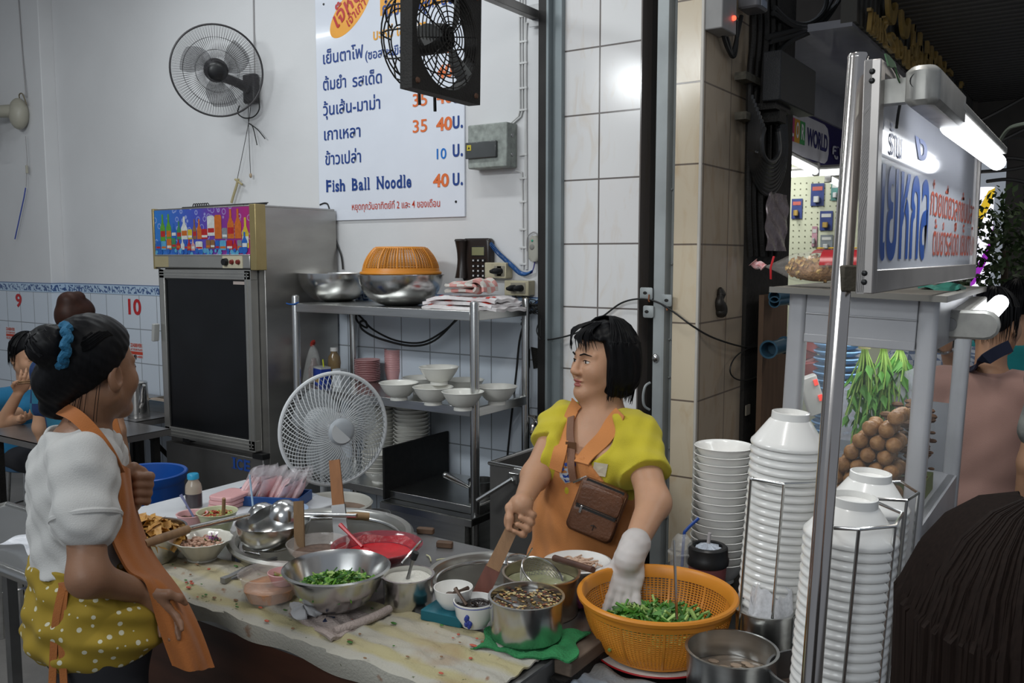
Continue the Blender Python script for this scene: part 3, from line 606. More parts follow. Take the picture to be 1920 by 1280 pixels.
# ================================================================== STEEL SHELF UNIT AND WHAT STANDS ON IT
SY0,SY1=3.15,3.57;SX0,SX1=ony(557,700,SY0).x,ony(890,700,SY0).x
SZT=ony(870,583,SY0-.02).z;SZM=ony(860,762,SY0-.02).z;SZB=ony(690,912,SY0-.02).z
sh=thing('steel_shelf','stainless steel three-tier shelf on round posts below the telephone','shelf',((SX0+SX1)/2,(SY0+SY1)/2,0))
for nm,x,y in(('post',SX0,SY0),('post',SX1,SY0),('post',SX0,SY1),('post',SX1,SY1)):
 t=SZT+.045;MB().lathe([(0,0),(.021,0),(.021,t-.015),(.019,t-.005),(.012,t),(0,t+.002)],(x,y,0),20).build(nm,STEEL2,sh,world=True)
for nm,z,hh in(('top_shelf',SZT,.042),('middle_shelf',SZM,.042),('bottom_shelf',SZB,.036)):
 MB().bb(SX0,SX1,SY0-.012,SY1+.012,z-.004,z).bb(SX0+.015,SX1-.015,SY0-.014,SY0-.008,z-hh,z).bb(SX0+.015,SX1-.015,SY1+.008,SY1+.014,z-hh,z).bb(SX0-.014,SX0-.008,SY0+.015,SY1-.015,z-hh,z).bb(SX1+.008,SX1+.014,SY0+.015,SY1-.015,z-hh,z).build(nm,STEEL,sh,world=True,bevel=.002)
MB().tube(catm([(SX0-.05,SY0-.015,SZT+.0),(SX0-.023,SY0-.023,SZT-.003),(SX0+.02,SY0-.026,SZT-.002),(SX0+.05,SY0-.025,SZT+.008)],5),.004,5).build('blue_string_tie',mat('blue_tie',(.01,.08,.30),.6),sh,world=True)
def bowlprof(r,h,foot,th=.004,flare=.5,fh=.012,lip=.0):
 n=9;out=[(0,fh*.4),(foot-th,fh*.4),(foot-th,0),(foot,0),(foot*.96,fh)]
 for i in range(1,n+1):
  t=i/n;out.append((foot+(r-foot)*(t**(1-flare*.45)),fh+(h-fh)*t**(1+flare)))
 out.append((r+lip,h));out.append((r+lip-th*.6,h+th*.4));out.append((r-th,h))
 for i in range(n-1,0,-1):
  t=i/n;out.append((foot+(r-foot)*(t**(1-flare*.45))-th,fh+(h-fh)*t**(1+flare)+th*.6))
 return out+[(foot*.6,fh+th),(0,fh+th)]
def hemi(r,h,base,th=.0025,lip=.006,n=12):
 o=[(0,0),(base,0)]
 for i in range(1,n+1):a=PI/2*i/n;o.append((base+(r-base)*math.sin(a),h*(1-math.cos(a))))
 o+=[(r+lip,h),(r+lip,h+.003),(r,h+.003)]
 for i in range(n-1,0,-1):a=PI/2*i/n;o.append((base+(r-base)*math.sin(a)-th,h*(1-math.cos(a))+th))
 return o+[(base-th,th),(0,th)]
b1=onz(617,560,SZT);b2=onz(752,566,SZT);b2.y=3.33;b2.x=ony(752,540,3.33).x;b1.y=3.43;b1.x=ony(628,540,3.43).x
def tb(name,lab,cat,mb,m,loc,group=None,**k):
 o=mb.build(name,m,**k);o.location=loc;return tag(o,lab,cat,group)
R2=.5*pxm(158,depth(b2));tb('mixing_bowl','large steel mixing bowl on the shelf nearest the fridge','bowl',MB().lathe(hemi(R2*.92,.150,.06),seg=48),STEEL2,(b1.x,b1.y,SZT))
tb('mixing_bowl','large steel mixing bowl carrying an upturned orange basket','bowl',MB().lathe(hemi(R2,.150,.06),seg=48),STEEL2,(b2.x,b2.y,SZT))
ORANGE=mat('orange_plastic',(.66,.25,.025),.4,var=.1,sss=.05)
def basketmb(r,h,foot,seg=72,rows=13,band=.03,rib=12,bar=.0032):
 def rad(t):return foot+(r-foot)*math.sin(PI/2*t**.8)
 mb=MB();lo=.10;top=1-band/h
 for k in range(rows+1):
  t=lo+(top-lo)*k/rows;mb.tube([(rad(t)*math.cos(a),rad(t)*math.sin(a),h*t)for a in[2*PI*i/seg for i in range(seg)]],bar*.72,4,True)
 for i in range(seg):
  a=2*PI*i/seg;w=bar*(1.5 if i%(seg//rib)==0 else .72)
  mb.tube([(rad(t)*math.cos(a),rad(t)*math.sin(a),h*t)for t in[lo*.5+(top-lo*.5)*k/6 for k in range(7)]],w,4)
 return mb,rad,top
def basket(name,lab,r,h,foot,loc,group=None,flip=False,**k):
 t=thing(name,lab,'basket',loc,rot=(PI if flip else 0,0,.1));mb,rad,top=basketmb(r,h,foot,**k)
 mb.build('lattice_wall',ORANGE,t)
 zt=h*top;MB().lathe([(rad(top)-.003,zt),(rad(top)+.003,zt),(r+.004,h-.014),(r+.012,h-.012),(r+.014,h-.004),(r+.011,h),(r+.002,h),(r-.003,h-.006),(rad(top)-.003,zt)],seg=72).build('rim',ORANGE,t)
 MB().lathe([(0,.006),(foot*.9,.006),(foot+.004,.0),(foot+.008,.002),(rad(.06),h*.07),(foot*.9,.011),(0,.011)],seg=48).build('bottom',ORANGE,t)
 return t
basket('basket','orange plastic strainer basket turned upside down on a steel bowl',.5*pxm(142,depth(b2)),.135,.118,(b2.x,b2.y,SZT+.155+.135),flip=True)
BAGW=glassy('thin_white_plastic',(.82,.80,.80),.78,.3);BAGO=mat('white_bag_plastic',(.76,.74,.74),.4,col2=(.66,.60,.60),scale=16,bump=.5,bscale=40);REDP=mat('red_print',(.62,.05,.03),.45)
pb=onz(885,575,SZT);random.seed(5)
def sheet(w,d,z,n=18,amp=.006,ph=0):
 return lambda u,v:((u-.5)*w*(1+.04*math.sin(9*v+ph)),(v-.5)*d*(1+.03*math.sin(11*u+ph)),z+amp*(math.sin(7*u+3*ph+4*v)+math.sin(17*v+ph*2-5*u))*.5-.010*max(0,abs(u-.5)*2-.75)*4)
for i,(dx,dy,w,d,z,rz,l)in enumerate(((0,0,.42,.26,.016,.03,'bottom'),(-.01,.01,.40,.25,.036,-.05,'middle'),(.0,.0,.36,.24,.056,.08,'topmost'))):
 t=thing('plastic_bags','flat bundle of white and red plastic bags, %s of the pile by the outlets'%l,'plastic bags',(pb.x+dx+.075,3.33+dy,SZT),rz=rz,group='bundles of plastic bags')
 MB().surf(sheet(w,d,z,ph=i),30,22,th=.015).build('bundle',BAGO,t)
 m2=MB()
 for u0 in(.12,.36,.70,.88):
  fn=sheet(w,d,z+.0012,ph=i);m2.surf(lambda u,v:fn(u0+(u-.5)*(.05+.05*(i%2)),.0+v*(.2+.2*u0)),4,6)
 m2.build('red_print',REDP,t)
def towelmat(name,a,b,sc):
 m=bpy.data.materials.new(name);m.use_nodes=True;nt=m.node_tree;p=nt.nodes['Principled BSDF'];N=nt.nodes.new;L=nt.links.new
 tc=N('ShaderNodeTexCoord');ck=N('ShaderNodeTexChecker');ck.inputs['Scale'].default_value=sc;ck.inputs[1].default_value=(*a,1);ck.inputs[2].default_value=(*b,1)
 L(tc.outputs['Object'],ck.inputs[0]);L(ck.outputs[0],p.inputs['Base Color']);p.inputs['Roughness'].default_value=.95
 n=N('ShaderNodeTexNoise');n.inputs['Scale'].default_value=220;L(tc.outputs['Object'],n.inputs['Vector']);bp=N('ShaderNodeBump');bp.inputs['Strength'].default_value=.6;bp.inputs['Distance'].default_value=.004;L(n.outputs[0],bp.inputs['Height']);L(bp.outputs[0],p.inputs['Normal']);return m
tp=onz(900,552,SZT+.06);tw=thing('folded_towel','pink and white checked towel folded on top of the plastic bags','towel',(pb.x+.085,3.31,SZT+.064),rz=.1)
def fold(pts,w,y0,amp=.01,th=.012,n=16):
 P=catm(pts,5);return MB().surf(lambda u,v:Vector((P[round(u*(len(P)-1))].x,y0+(v-.5)*w+amp*math.sin(9*u+2*v),P[round(u*(len(P)-1))].z+amp*.6*math.sin(8*v+7*u))),len(P)-1,n,th=th)
fold([(-.11,0,.022),(-.02,0,.024),(.035,0,.020),(.045,0,.036),(0,0,.040),(-.09,0,.042),(-.10,0,.055),(-.02,0,.060),(.05,0,.075),(.09,0,.05),(.10,0,.015)],.15,0).build('towel_folds',towelmat('pink_check_terry',(.62,.58,.53),(.62,.30,.27),26),tw)
hc=thing('cable_loop','black cables slung in a loop under the top shelf','cable',ony(760,600,3.5))
Yc=3.50
MB().tube(catm([ony(x,y,Yc)for x,y in((672,590),(682,600),(700,618),(742,638),(790,642),(830,622),(858,598))],6),.0055,6).build('cable',WIREM,hc,world=True)
MB().tube(catm([ony(x,y,Yc-.02)for x,y in((668,588),(668,598),(676,608),(688,614),(685,602),(675,604),(680,618),(710,634),(770,648),(815,638),(856,598))],6),.006,6).build('cable',WIREM,hc,world=True)
pcb=thing('plug_cable','black plug cables knotted at the shelf corner and trailing to the floor','cable',ony(985,600,3.56))
for pts in(((965,543),(970,565),(980,583),(987,595),(983,604)),((978,543),(982,560),(995,570),(1010,570),(1020,560)),((983,604),(974,640),(968,700),(958,790),(950,870)),((978,600),(990,590),(1005,580),(1024,566)),((980,596),(990,606),(978,608),(986,592))):
 MB().tube(catm([ony(x,y,3.585)for x,y in pts],6),.0055,6).build('cable',WIREM,pcb,world=True)
random.seed(11)
for k in range(5):MB().tube(catm([ony(985+random.random()*36,558+random.random()*28+k*3,3.59)for _ in range(6)],5),.0025,5).build('thin_wire',WIREM,pcb,world=True)
BOWL=mat('glazed_white_bowl',(.70,.69,.64),.25,var=.05,coat=.2)
proto=None
spots=[(748,749,'white footed noodle bowl on the shelf next to the pink cups'),(812,758,'white footed noodle bowl on the shelf below the raised bowl'),(868,768,'white footed noodle bowl at the shelf front against the steel post'),(932,757,'white footed noodle bowl at the right end of the shelf'),(872,743,'white bowl at the back of the shelf, mostly hidden by front bowls'),(790,738,'white bowl at the back under the raised bowl, only its rim showing')]
for i,(x,y,lab)in enumerate(spots):
 p=onz(x,y,SZM)
 if proto is None:proto=MB().lathe(bowlprof(.093,.082,.042,flare=.35,lip=.002,fh=.016),seg=40).build('noodle_bowl',BOWL);proto.location=p;tag(proto,lab,'bowl','white bowls on the middle shelf')
 else:dup(proto,p,label=lab)
p=onz(812,758,SZM);dup(proto,(p.x-.02,p.y+.07,SZM+.083),label='white noodle bowl raised on top of the other shelf bowls')
PINK=mat('pink_melamine',(.66,.36,.36),.35,var=.08)
pp=onz(682,716,SZM);pl=None
for i in range(12):
 lab='pink melamine plate in the stack beside the pink cups'
 if pl is None:pl=MB().lathe([(0,0),(.045,0),(.067,.0115),(.070,.0135),(.0695,.0155),(.066,.0145),(.044,.003),(0,.003)],seg=36).build('plate',PINK);tag(pl,lab,'plate','stacked pink plates');pl.location=(pp.x,pp.y+.03,SZM)
 else:q=dup(pl,(pp.x+random.uniform(-.002,.002),pp.y+.03,SZM+i*.0096))
cpx=onz(729,713,SZM);cp_=None
for i in range(10):
 if cp_ is None:cp_=MB().lathe([(0,0),(.038,0),(.049,.052),(.051,.053),(.050,.056),(.046,.054),(.036,.004),(0,.004)],seg=32).build('cup',PINK);tag(cp_,'pink melamine cup in the tall stack behind the white bowls','cup','stacked pink cups');cp_.location=(cpx.x,cpx.y+.04,SZM)
 else:dup(cp_,(cpx.x,cpx.y+.04,SZM+i*.0125))
GLZ=glassy('clear_plastic',(.75,.75,.72),.28,.08)
jp=onz(627,702,SZM);jr=thing('oil_bottle','clear plastic bottle of amber oil with white cap on the shelf','bottle',(ony(627,690,3.40).x,3.40,SZM))
MB().lathe([(0,0),(.036,0),(.038,.02),(.030,.06),(.036,.10),(.032,.135),(.018,.155),(.018,.165),(0,.165)],seg=24).build('bottle',glassy('amber_plastic',(.32,.20,.07),.55,.1),jr)
MB().lathe([(0,.165),(.021,.165),(.021,.185),(0,.187)],seg=20).build('cap',WHITEP,jr)
bp_=onz(603,722,SZM);ca=thing('blue_carton','small blue carton with gold print on the shelf beside the fridge','carton',(ony(604,700,3.28).x,3.28,SZM),rz=-.3)
MB().bb(-.045,.045,-.03,.03,0,.085).build('carton',mat('carton_blue',(.02,.05,.30),.45),ca,bevel=.002)
MB().bb(-.02,.022,-.0312,-.03,.012,.045).lathe([(0,0),(.005,.0)],(0,0,-1),3).build('gold_print',mat('gold_print',(.30,.18,.06),.5),ca,smooth=0)
MB().bb(-.044,.044,-.029,.029,.085,.095).build('paper_lining',mat('grey_paper',(.45,.46,.45),.7),ca)
MB().rod((.02,0,.09),(.022,-.005,.135),.004,6).build('straw',mat('lime_straw',(.60,.65,.03),.4),ca)
wc=onz(634,712,SZM);w=MB().bb(-.03,.03,-.025,.025,0,.095).build('white_carton',mat('carton_white',(.50,.52,.54),.5),bevel=.002);w.location=(ony(637,700,3.26).x,3.26,SZM);tag(w,'small white carton standing behind the blue carton','carton')
sb=onz(582,730,SZM);bag=thing('sauce_bag','clear bag of sauce bottles tied with a red band on the shelf','bag',(ony(588,700,3.32).x,3.32,SZM))
MB().surf(lambda u,v:((.055*(1-v)**.6+.006)*math.cos(2*PI*u)*(1+.12*math.sin(5*2*PI*u+3*v)),(.05*(1-v)**.6+.006)*math.sin(2*PI*u),.001+.20*v),24,10,closeu=True).build('film',GLZ,bag)
MB().lathe([(0,.002),(.030,.002),(.032,.07),(.018,.10),(.012,.13),(0,.13)],(.005,0,0),16).build('bottle',mat('reddish_sauce',(.12,.035,.03),.2),bag)
MB().tube([(-.008,0,.205),(.004,0,.215),(.02,-.01,.225)],[.011,.014,.006],8).ball((-.006,0,.2),.012,8,6).build('red_tie',mat('red_band',(.35,.03,.02),.5),bag)
lp=onz(772,900,SZB)
stk=[(ony(772,850,3.42).x,3.42,int((SZM-SZB-.115)/.0205),'tall bowl stack right on the bottom shelf'),(ony(714,850,3.42).x,3.42,int((SZM-SZB-.115)/.0205),'tall bowl stack behind the white fan')]
BP=MB().lathe(bowlprof(.092,.066,.045,flare=.25,lip=.003,fh=.012),seg=36)
first=None
for(x,y,n,lab)in stk:
 for i in range(n):
  L='off-white bowl in the '+lab;loc=(x+random.uniform(-.0015,.0015),y,SZB+i*.0205)
  if first is None:first=BP.build('soup_bowl',BOWL);tag(first,L,'bowl');first.location=loc;first['group']='bottom shelf bowl stack, right'
  else:q=dup(first,loc,label=L);q['group']='bottom shelf bowl stack, '+('right'if 'right'in lab else 'behind fan')
fx=onz(705,905,SZB)
for i in range(5):
 q=dup(first,(fx.x,3.24,SZB+i*.022),label='white bowl in the short stack by the black splash panel');q['group']='short bowl stack'
UY0=3.07;UX0,UX1=ony(713,933,UY0).x,ony(884,980,UY0).x;UZ1=ony(800,957,UY0).z
st=thing('stove_cabinet','low steel stove cabinet with a black splash panel below the shelf','cabinet',((UX0+UX1)/2,3.3,0))
MB().bb(UX0+.03,UX1-.06,UY0+.03,3.56,0.02,UZ1-.035).build('body',STEEL,st,world=True,bevel=.003)
MB().bb(UX0,UX1,UY0,3.60,UZ1-.035,UZ1).build('top_plate',mat('greasy_dark_steel',(.10,.10,.095),.25,.8,var=.5,scale=9),st,world=True,bevel=.006)
MB().bb(UX0-.001,UX1+.001,UY0-.003,UY0+.006,UZ1-.034,UZ1-.004).build('front_edge',STEEL2,st,world=True)
sx=ony(718,925,UY0+.03).x
e0=onx(718,840,sx+.01);MB().bb(sx,sx+.012,UY0+.03,3.60,UZ1,onx(760,828,sx).z).build('splash_panel',mat('sooty_black_panel',(.012,.012,.012),.6,.3,var=.5,scale=30),st,world=True)
bp2=onz(838,927,UZ1);MB().lathe([(.02,0),(.034,0),(.030,.006),(.02,.004)],bp2,20,sx=1.3).build('burner_knob',STEEL2,st,world=True)
sp_=onz(888,945,UZ1);pan=thing('saucepan','small steel saucepan with long handle beside the shelf post','saucepan',(sp_.x+.03,3.30,UZ1))
MB().lathe([(0,0),(.056,0),(.060,.004),(.063,.115),(.067,.117),(.062,.119),(.057,.006),(0,.004)],seg=28).build('pan',STEEL2,pan)
h0=Vector((-.045,-.045,.085));h1=Vector((-.13,-.11,.145));MB().tube([h0,h0.lerp(h1,.5),h1],[.009,.013,.015],10).ball(h1,.0155,10,6).build('handle',STEEL2,pan)
BY0=2.98;BX0=ony(918,868,BY0).x;BZ=ony(918,868,BY0).z
bn=thing('steel_bin','deep stainless steel bin with side handle behind the woman in yellow','bin',(BX0+.25,BY0+.25,0))
BX1,BY1=BX0+.42,3.55;t=.012
DST=mat('stained_steel',(.30,.29,.28),.38,.85,var=.35,scale=4)
MB().bb(BX0,BX1,BY0,BY0+t,.03,BZ).bb(BX0,BX1,BY1-t,BY1,.03,BZ).bb(BX0,BX0+t,BY0+t,BY1-t,.03,BZ).bb(BX1-t,BX1,BY0+t,BY1-t,.03,BZ).bb(BX0+t,BX1-t,BY0+t,BY1-t,.03,.05).build('bin_body',DST,bn,world=True,bevel=.003)
MB().tube([(BX0,BY0,BZ),(BX1,BY0,BZ),(BX1,BY1,BZ),(BX0,BY1,BZ)],.009,8,True).build('rim',STEEL2,bn,world=True)
ha=Vector((BX0+.14,BY0-.02,BZ-.03));MB().rbox((BX0+.14,BY0-.015,BZ-.04),(.05,.03,.045),.004).tube([ha+Vector((0,-.02,-.01)),ha+Vector((-.14,-.07,-.11))],.010,8).build('lever_handle',STEEL2,bn,world=True)
mb=MB()
for x in(BX0+.04,BX1-.04):
 for y in(BY0+.04,BY1-.04):mb.rod((x,y,0),(x,y,.031),.02,8)
mb.build('foot',BLACK,bn,world=True)
tp=ony(1015,790,WY-.008);tap=thing('wall_tap','small chrome wall tap on the blue tiles beside the shutter channel','tap',tp)
MB().rod(tp,tp+Vector((0,-.05,0)),.011,10).ball(tp+Vector((0,-.05,0)),.018,12,8).tube(catm([tp+Vector((0,-.05,0)),tp+Vector((.004,-.08,-.002)),tp+Vector((.004,-.095,-.03)),tp+Vector((.004,-.095,-.05))],4),.010,8).build('spout',CHROME,tap,world=True)
MB().rod(tp+Vector((0,-.05,.01)),tp+Vector((-.02,-.05,.03)),.007,8).rod(tp+Vector((-.06,-.055,.034)),tp+Vector((.0,-.048,.03)),.008,8).build('handle',CHROME,tap,world=True)
a=ony(999,690,WY-.008);pz=thing('dark_sheet','dark sheet stuck on the tiles beside the shutter channel','panel',a)
q=[ony(x,y,WY-.008)-a for x,y in((1001,691),(1024,687),(1024,656),(996,650))];MB().prism([(v.x,v.z)for v in q],(0,0,0),UX,UZ,.004).build('sheet',BLACKM,pz)
fc=dep(627,804,3.55);n=(-FW*.82+RT*.55+Vector((0,0,-.06))).normalized();Rf=aim(n)
WF=mat('white_fan_plastic',(.62,.64,.65),.35,var=.06);WB=glassy('pale_fan_blade',(.60,.64,.66),.32,.25)
pf=thing('pedestal_fan','white pedestal fan with swirled wire cage in front of the shelf','fan',(fc.x,fc.y,0))
def PF(name,mb,m):o=mb.build(name,m,pf);o.matrix_parent_inverse=Matrix.Identity(4);o.location=(0,0,fc.z);o.rotation_euler=Rf.to_euler();return o
PF('cage',cage(.226,.07,62,.0017,twist=.75,ring=.0085,hub=.24,rings=0),WF)
for i in range(3):PF('blade',blade(.19,.045,2*PI*i/3,1.5),WB)
PF('hub_cap',MB().lathe([(0,.084),(.035,.082),(.051,.076),(.057,.066),(.053,.058),(0,.058)],seg=28),mat('pale_grey_cap',(.42,.45,.48),.35))
PF('cap_emblem',MB().prism([(.046*math.cos(a),.046*math.sin(a))for a in[PI*.75+PI*k/12 for k in range(13)]],(0,0,.0825),(1,0,0),(0,1,0),.0015),WF)
PF('motor',MB().lathe([(0,-.20),(.05,-.19),(.07,-.16),(.075,-.10),(.04,-.062),(.012,-.05),(.012,.05),(0,.05)],seg=24),WF)
bk=fc-n*.13
MB().rod((bk.x-fc.x,bk.y-fc.y,.05),(bk.x-fc.x,bk.y-fc.y,fc.z-.05),.014,12).build('pole',mat('pale_pole',(.45,.46,.47),.35,.3),pf)
MB().lathe([(0,0),(.17,0),(.17,.012),(.14,.03),(.05,.05),(.03,.09),(0,.09)],(bk.x-fc.x,bk.y-fc.y,0),32).build('base',WF,pf)
# ================================================================== STEEL GATE RAIL beside the column
RXa,RXb=ony(1229,300,3.60).x,ony(1247,300,3.60).x
rl=thing('gate_rail','grey steel gate rail with hasp plates between white tiles and column','gate rail',((RXa+RXb)/2,3.65,0))
PG=mat('pale_grey_gate_paint',(.36,.385,.385),.45,.1,var=.2,scale=6)
MB().bb(RXa,RXb,3.60,3.64,0,4.2).bb(RXb,RXb+.008,3.60,3.72,0,4.2).bb(RXb+.008,RXb+.038,3.66,3.70,0,4.2).build('channel',PG,rl,world=True,bevel=.002)
MB().bb(RXb+.038,RXb+.06,3.64,3.728,0,4.2).build('black_strip',BLACKM,rl,world=True)
mb=MB()
for y in(20,220,355,495,636,707,840,970):
 for x in(1249,1255,1260):p=ony(x,y,3.655);mb.ball(p,.0055,8,5,(1,1.6,1))
mb.build('rivet',PG,rl,world=True)
def plate(x0,y0,x1,y1,hx,hy,Y=3.592):
 a,b=ony(x0,y1,Y),ony(x1,y0,Y);h=ony(hx,hy,Y);mb=MB();c=(a+b)/2
 mb.rbox((0,0,0),(b.x-a.x,b.z-a.z,.006),.008);v=[Vector((c.x+q[0],Y+q[2],c.z+q[1]))for q in mb.v];mb.v=[tuple(q)for q in v]
 hs=mb.build('hasp_plate',PG,rl,world=True)
 m2=MB();m2.prism([(.010*math.cos(t),.007*math.sin(t))for t in[2*PI*k/16 for k in range(16)]],(h.x,Y-.004,h.z),UX,UZ,-.0006);m2.build('hasp_hole',BLACKM,rl,world=True,smooth=0)
plate(1200,539,1224,561,1210,549);plate(1206,573,1226,595,1213,584);plate(1240,552,1260,574,1250,563,3.598)
MB().tube(catm([ony(1219,717,3.60),ony(1210,724,3.58),ony(1206,742,3.575),ony(1208,760,3.58),ony(1218,768,3.60)],5),.006,8).build('pull_handle',PG,rl,world=True)
MB().ball(ony(1229,671,3.595),.016,12,8,(1,.8,1.3)).build('lock_knob',STEEL2,rl,world=True)
wb_=thing('sagging_cable','thin black cable sagging across the white tiles, gate rail and column','cable',ony(1200,560,3.55))
pts=[ony(x,y,Y)for x,y,Y in((1020,637,3.57),(1045,634,3.56),(1085,622,3.60),(1130,593,3.61),(1165,568,3.61),(1200,560,3.585),(1232,566,3.585),(1262,584,3.585),(1300,612,3.60))]+[onx(x,y,-1.445)for x,y in((1340,634),(1395,650),(1430,647),(1462,640))]
MB().tube(catm(pts,8),.0042,6).build('cable',WIREM,wb_,world=True)
MB().tube(catm([onx(x,y,-1.44)for x,y in((1438,645),(1405,652),(1380,668),(1369,690),(1374,706),(1393,713),(1420,706),(1450,690))],6),.0035,6).build('cable',WIREM,wb_,world=True)
MB().tube(catm([ony(1013,636,3.575),ony(1006,620,3.58),ony(1012,600,3.58),ony(1018,580,3.585),ony(1013,606,3.575),ony(1014,630,3.575)],6),.003,5).build('wire_end',WIREM,wb_,world=True)
br_=thing('wire_tie','rusty wire twist holding the cable on the gate rail','wire',ony(1215,560,3.59))
MB().tube([ony(1217,552,3.585),ony(1216,563,3.58),ony(1218,566,3.58)],.003,6).tube([ony(1250,575,3.59),ony(1251,582,3.58)],.003,6).build('wire',mat('copper_wire',(.35,.12,.05),.4,.6),br_,world=True)
# ================================================================== COUNTER
ZC,ZK=.80,.74
CX0,CX1,CY0,CY1=-2.30,-.985,1.385,2.15
PL,PR=(-1.965,1.865,.268),(-1.40,1.955,.165)
def holed(x0,x1,y0,y1,holes,z,name,m,parent):
 cu=bpy.data.curves.new('sheet','CURVE');cu.dimensions='2D';cu.fill_mode='BOTH';cu.extrude=.004
 for pts in[[(x0,y0),(x1,y0),(x1,y1),(x0,y1)]]+[[(cx+r*math.cos(2*PI*i/64),cy+r*math.sin(2*PI*i/64))for i in range(64)]for cx,cy,r in holes]:
  s=cu.splines.new('POLY');s.points.add(len(pts)-1);s.use_cyclic_u=True
  for p,q in zip(s.points,pts):p.co=(*q,0,1)
 t=bpy.data.objects.new('t',cu);COL.objects.link(t);me=bpy.data.meshes.new_from_object(t.evaluated_get(bpy.context.evaluated_depsgraph_get()));bpy.data.objects.remove(t)
 for v in me.vertices:v.co.z+=z-.004
 me.materials.clear();me.materials.append(m);o=bpy.data.objects.new(name,me);COL.objects.link(o);o.parent=parent;o.matrix_parent_inverse=root_m(parent).inverted();return o
ct=thing('cooking_counter','steel cooking counter with sunken pots and a dark wooden front','counter',((CX0+CX1)/2,(CY0+CY1)/2,0))
COUNT=mat('counter_steel',(.34,.34,.34),.34,.8,var=.25,scale=5)
holed(CX0,CX1,CY0,CY1,[PL,PR],ZC,'worktop',COUNT,ct)
FRONTW=mat('reddish_brown_board',(.060,.022,.012),.45,var=.5,scale=3,stretch=(1,1,6))
MB().bb(CX0+.01,CX1-.02,CY0+.006,CY0+.03,.05,ZC-.05).build('front_board',FRONTW,ct,world=True)
MB().bb(CX0,CX1,CY0,CY0+.03,ZC-.05,ZC-.008).bb(CX0,CX1,CY1-.02,CY1,ZC-.045,ZC-.008).bb(CX0,CX0+.02,CY0+.03,CY1-.02,ZC-.045,ZC-.008).build('edge_frame',COUNT,ct,world=True)
MB().bb(CX1-.02,CX1,CY0+.03,CY1-.02,.05,ZC-.008).build('end_panel',mat('grey_end_panel',(.28,.28,.28),.5,.3,var=.35,scale=6),ct,world=True)
for x in(CX0+.03,CX1-.03):
 for y in(CY0+.05,CY1-.04):MB().bb(x-.015,x+.015,y-.015,y+.015,0,ZC-.046).build('leg',STEELD,ct,world=True)
def clothmat():
 m=bpy.data.materials.new('stained_striped_towel');m.use_nodes=True;nt=m.node_tree;b=nt.nodes['Principled BSDF'];N=nt.nodes.new;L=nt.links.new
 tc=N('ShaderNodeTexCoord');w=N('ShaderNodeTexWave');w.bands_direction='Y';w.inputs['Scale'].default_value=3.0;w.inputs['Distortion'].default_value=1.6;w.inputs['Detail Scale'].default_value=2;L(tc.outputs['Object'],w.inputs['Vector'])
 r=N('ShaderNodeValToRGB');r.color_ramp.elements[0].position=.35;r.color_ramp.elements[0].color=(.37,.355,.305,1);r.color_ramp.elements[1].position=.8;r.color_ramp.elements[1].color=(.365,.325,.18,1);L(w.outputs['Fac'],r.inputs[0])
 out=r.outputs[0]
 for sc,lo,hi,c in((5,.56,.74,(.26,.15,.06)),(16,.66,.72,(.20,.08,.03)),(55,.70,.73,(.05,.07,.02)),(2.2,.5,.8,(.40,.34,.24))):
  n=N('ShaderNodeTexNoise');n.inputs['Scale'].default_value=sc;n.inputs['Detail'].default_value=4;L(tc.outputs['Object'],n.inputs['Vector'])
  q=N('ShaderNodeValToRGB');q.color_ramp.elements[0].position=lo;q.color_ramp.elements[1].position=hi;q.color_ramp.elements[0].color=(0,0,0,1);q.color_ramp.elements[1].color=(.85,.85,.85,1);L(n.outputs[0],q.inputs[0])
  x=N('ShaderNodeMixRGB');x.inputs[2].default_value=(*c,1);L(q.outputs[0],x.inputs[0]);L(out,x.inputs[1]);out=x.outputs[0]
 L(out,b.inputs['Base Color']);b.inputs['Roughness'].default_value=.95
 n=N('ShaderNodeTexNoise');n.inputs['Scale'].default_value=160;L(tc.outputs['Object'],n.inputs['Vector']);bp=N('ShaderNodeBump');bp.inputs['Strength'].default_value=.5;bp.inputs['Distance'].default_value=.004;L(n.outputs[0],bp.inputs['Height']);L(bp.outputs[0],b.inputs['Normal']);return m
CLOTHM=clothmat()
def clothfn(u,v,x0=-2.30,x1=-1.0):
 x=x0+(x1-x0)*u;back=1.60+.07*max(0,1-abs(u-.28)/.3)-.03*math.sin(6*u)
 s=v*(back-CY0+.10);hang=.052+.010*math.sin(11*u)+.006*math.sin(31*u)
 wr=.0035*(math.sin(23*u+9*v)+math.sin(41*v+12*u)+math.sin(60*u))
 if s<.10:t=s/.10;return(x,CY0-.008-.012*math.sin(t*PI/2)-.008*math.sin(17*u)*(1-t),ZC+.004-hang*(1-t)+(abs(wr)if t>.9 else 0))
 return(x,CY0+(s-.10),ZC+.0075+abs(wr)*1.0*min(1,(s-.10)/.04+.3))
ck=MB().surf(clothfn,90,44,th=.004).build('counter_cloth',CLOTHM);tag(ck,'stained white and yellow striped cloth over the counter front edge','cloth')
def bigpot(cx,cy,r,lab,broth,bz,lift=0.0):
 t=thing('stock_pot',lab,'pot',(cx,cy,ZC-.30+lift))
 MB().lathe([(0,0),(r*.93,0),(r*.955,.02),(r*.96,.30),(r+.012,.303),(r+.014,.309),(r+.006,.316),(r*.96,.314),(r*.93,.30),(r*.925,.02),(0,.012)],seg=64).build('pot_body',mat('pot_steel',(.55,.54,.50),.3,.9,var=.25,scale=6),t)
 MB().tube([((r*.90)*math.cos(a),(r*.90)*math.sin(a),.292)for a in[2*PI*i/64 for i in range(64)]],.006,8,True).build('inner_ring',STEEL2,t)
 MB().surf(lambda u,v:(r*.92*v*math.cos(2*PI*u),r*.92*v*math.sin(2*PI*u),bz+.002*math.sin(9*v+6*u)),48,12,closeu=True).build('broth',broth,t)
 return t
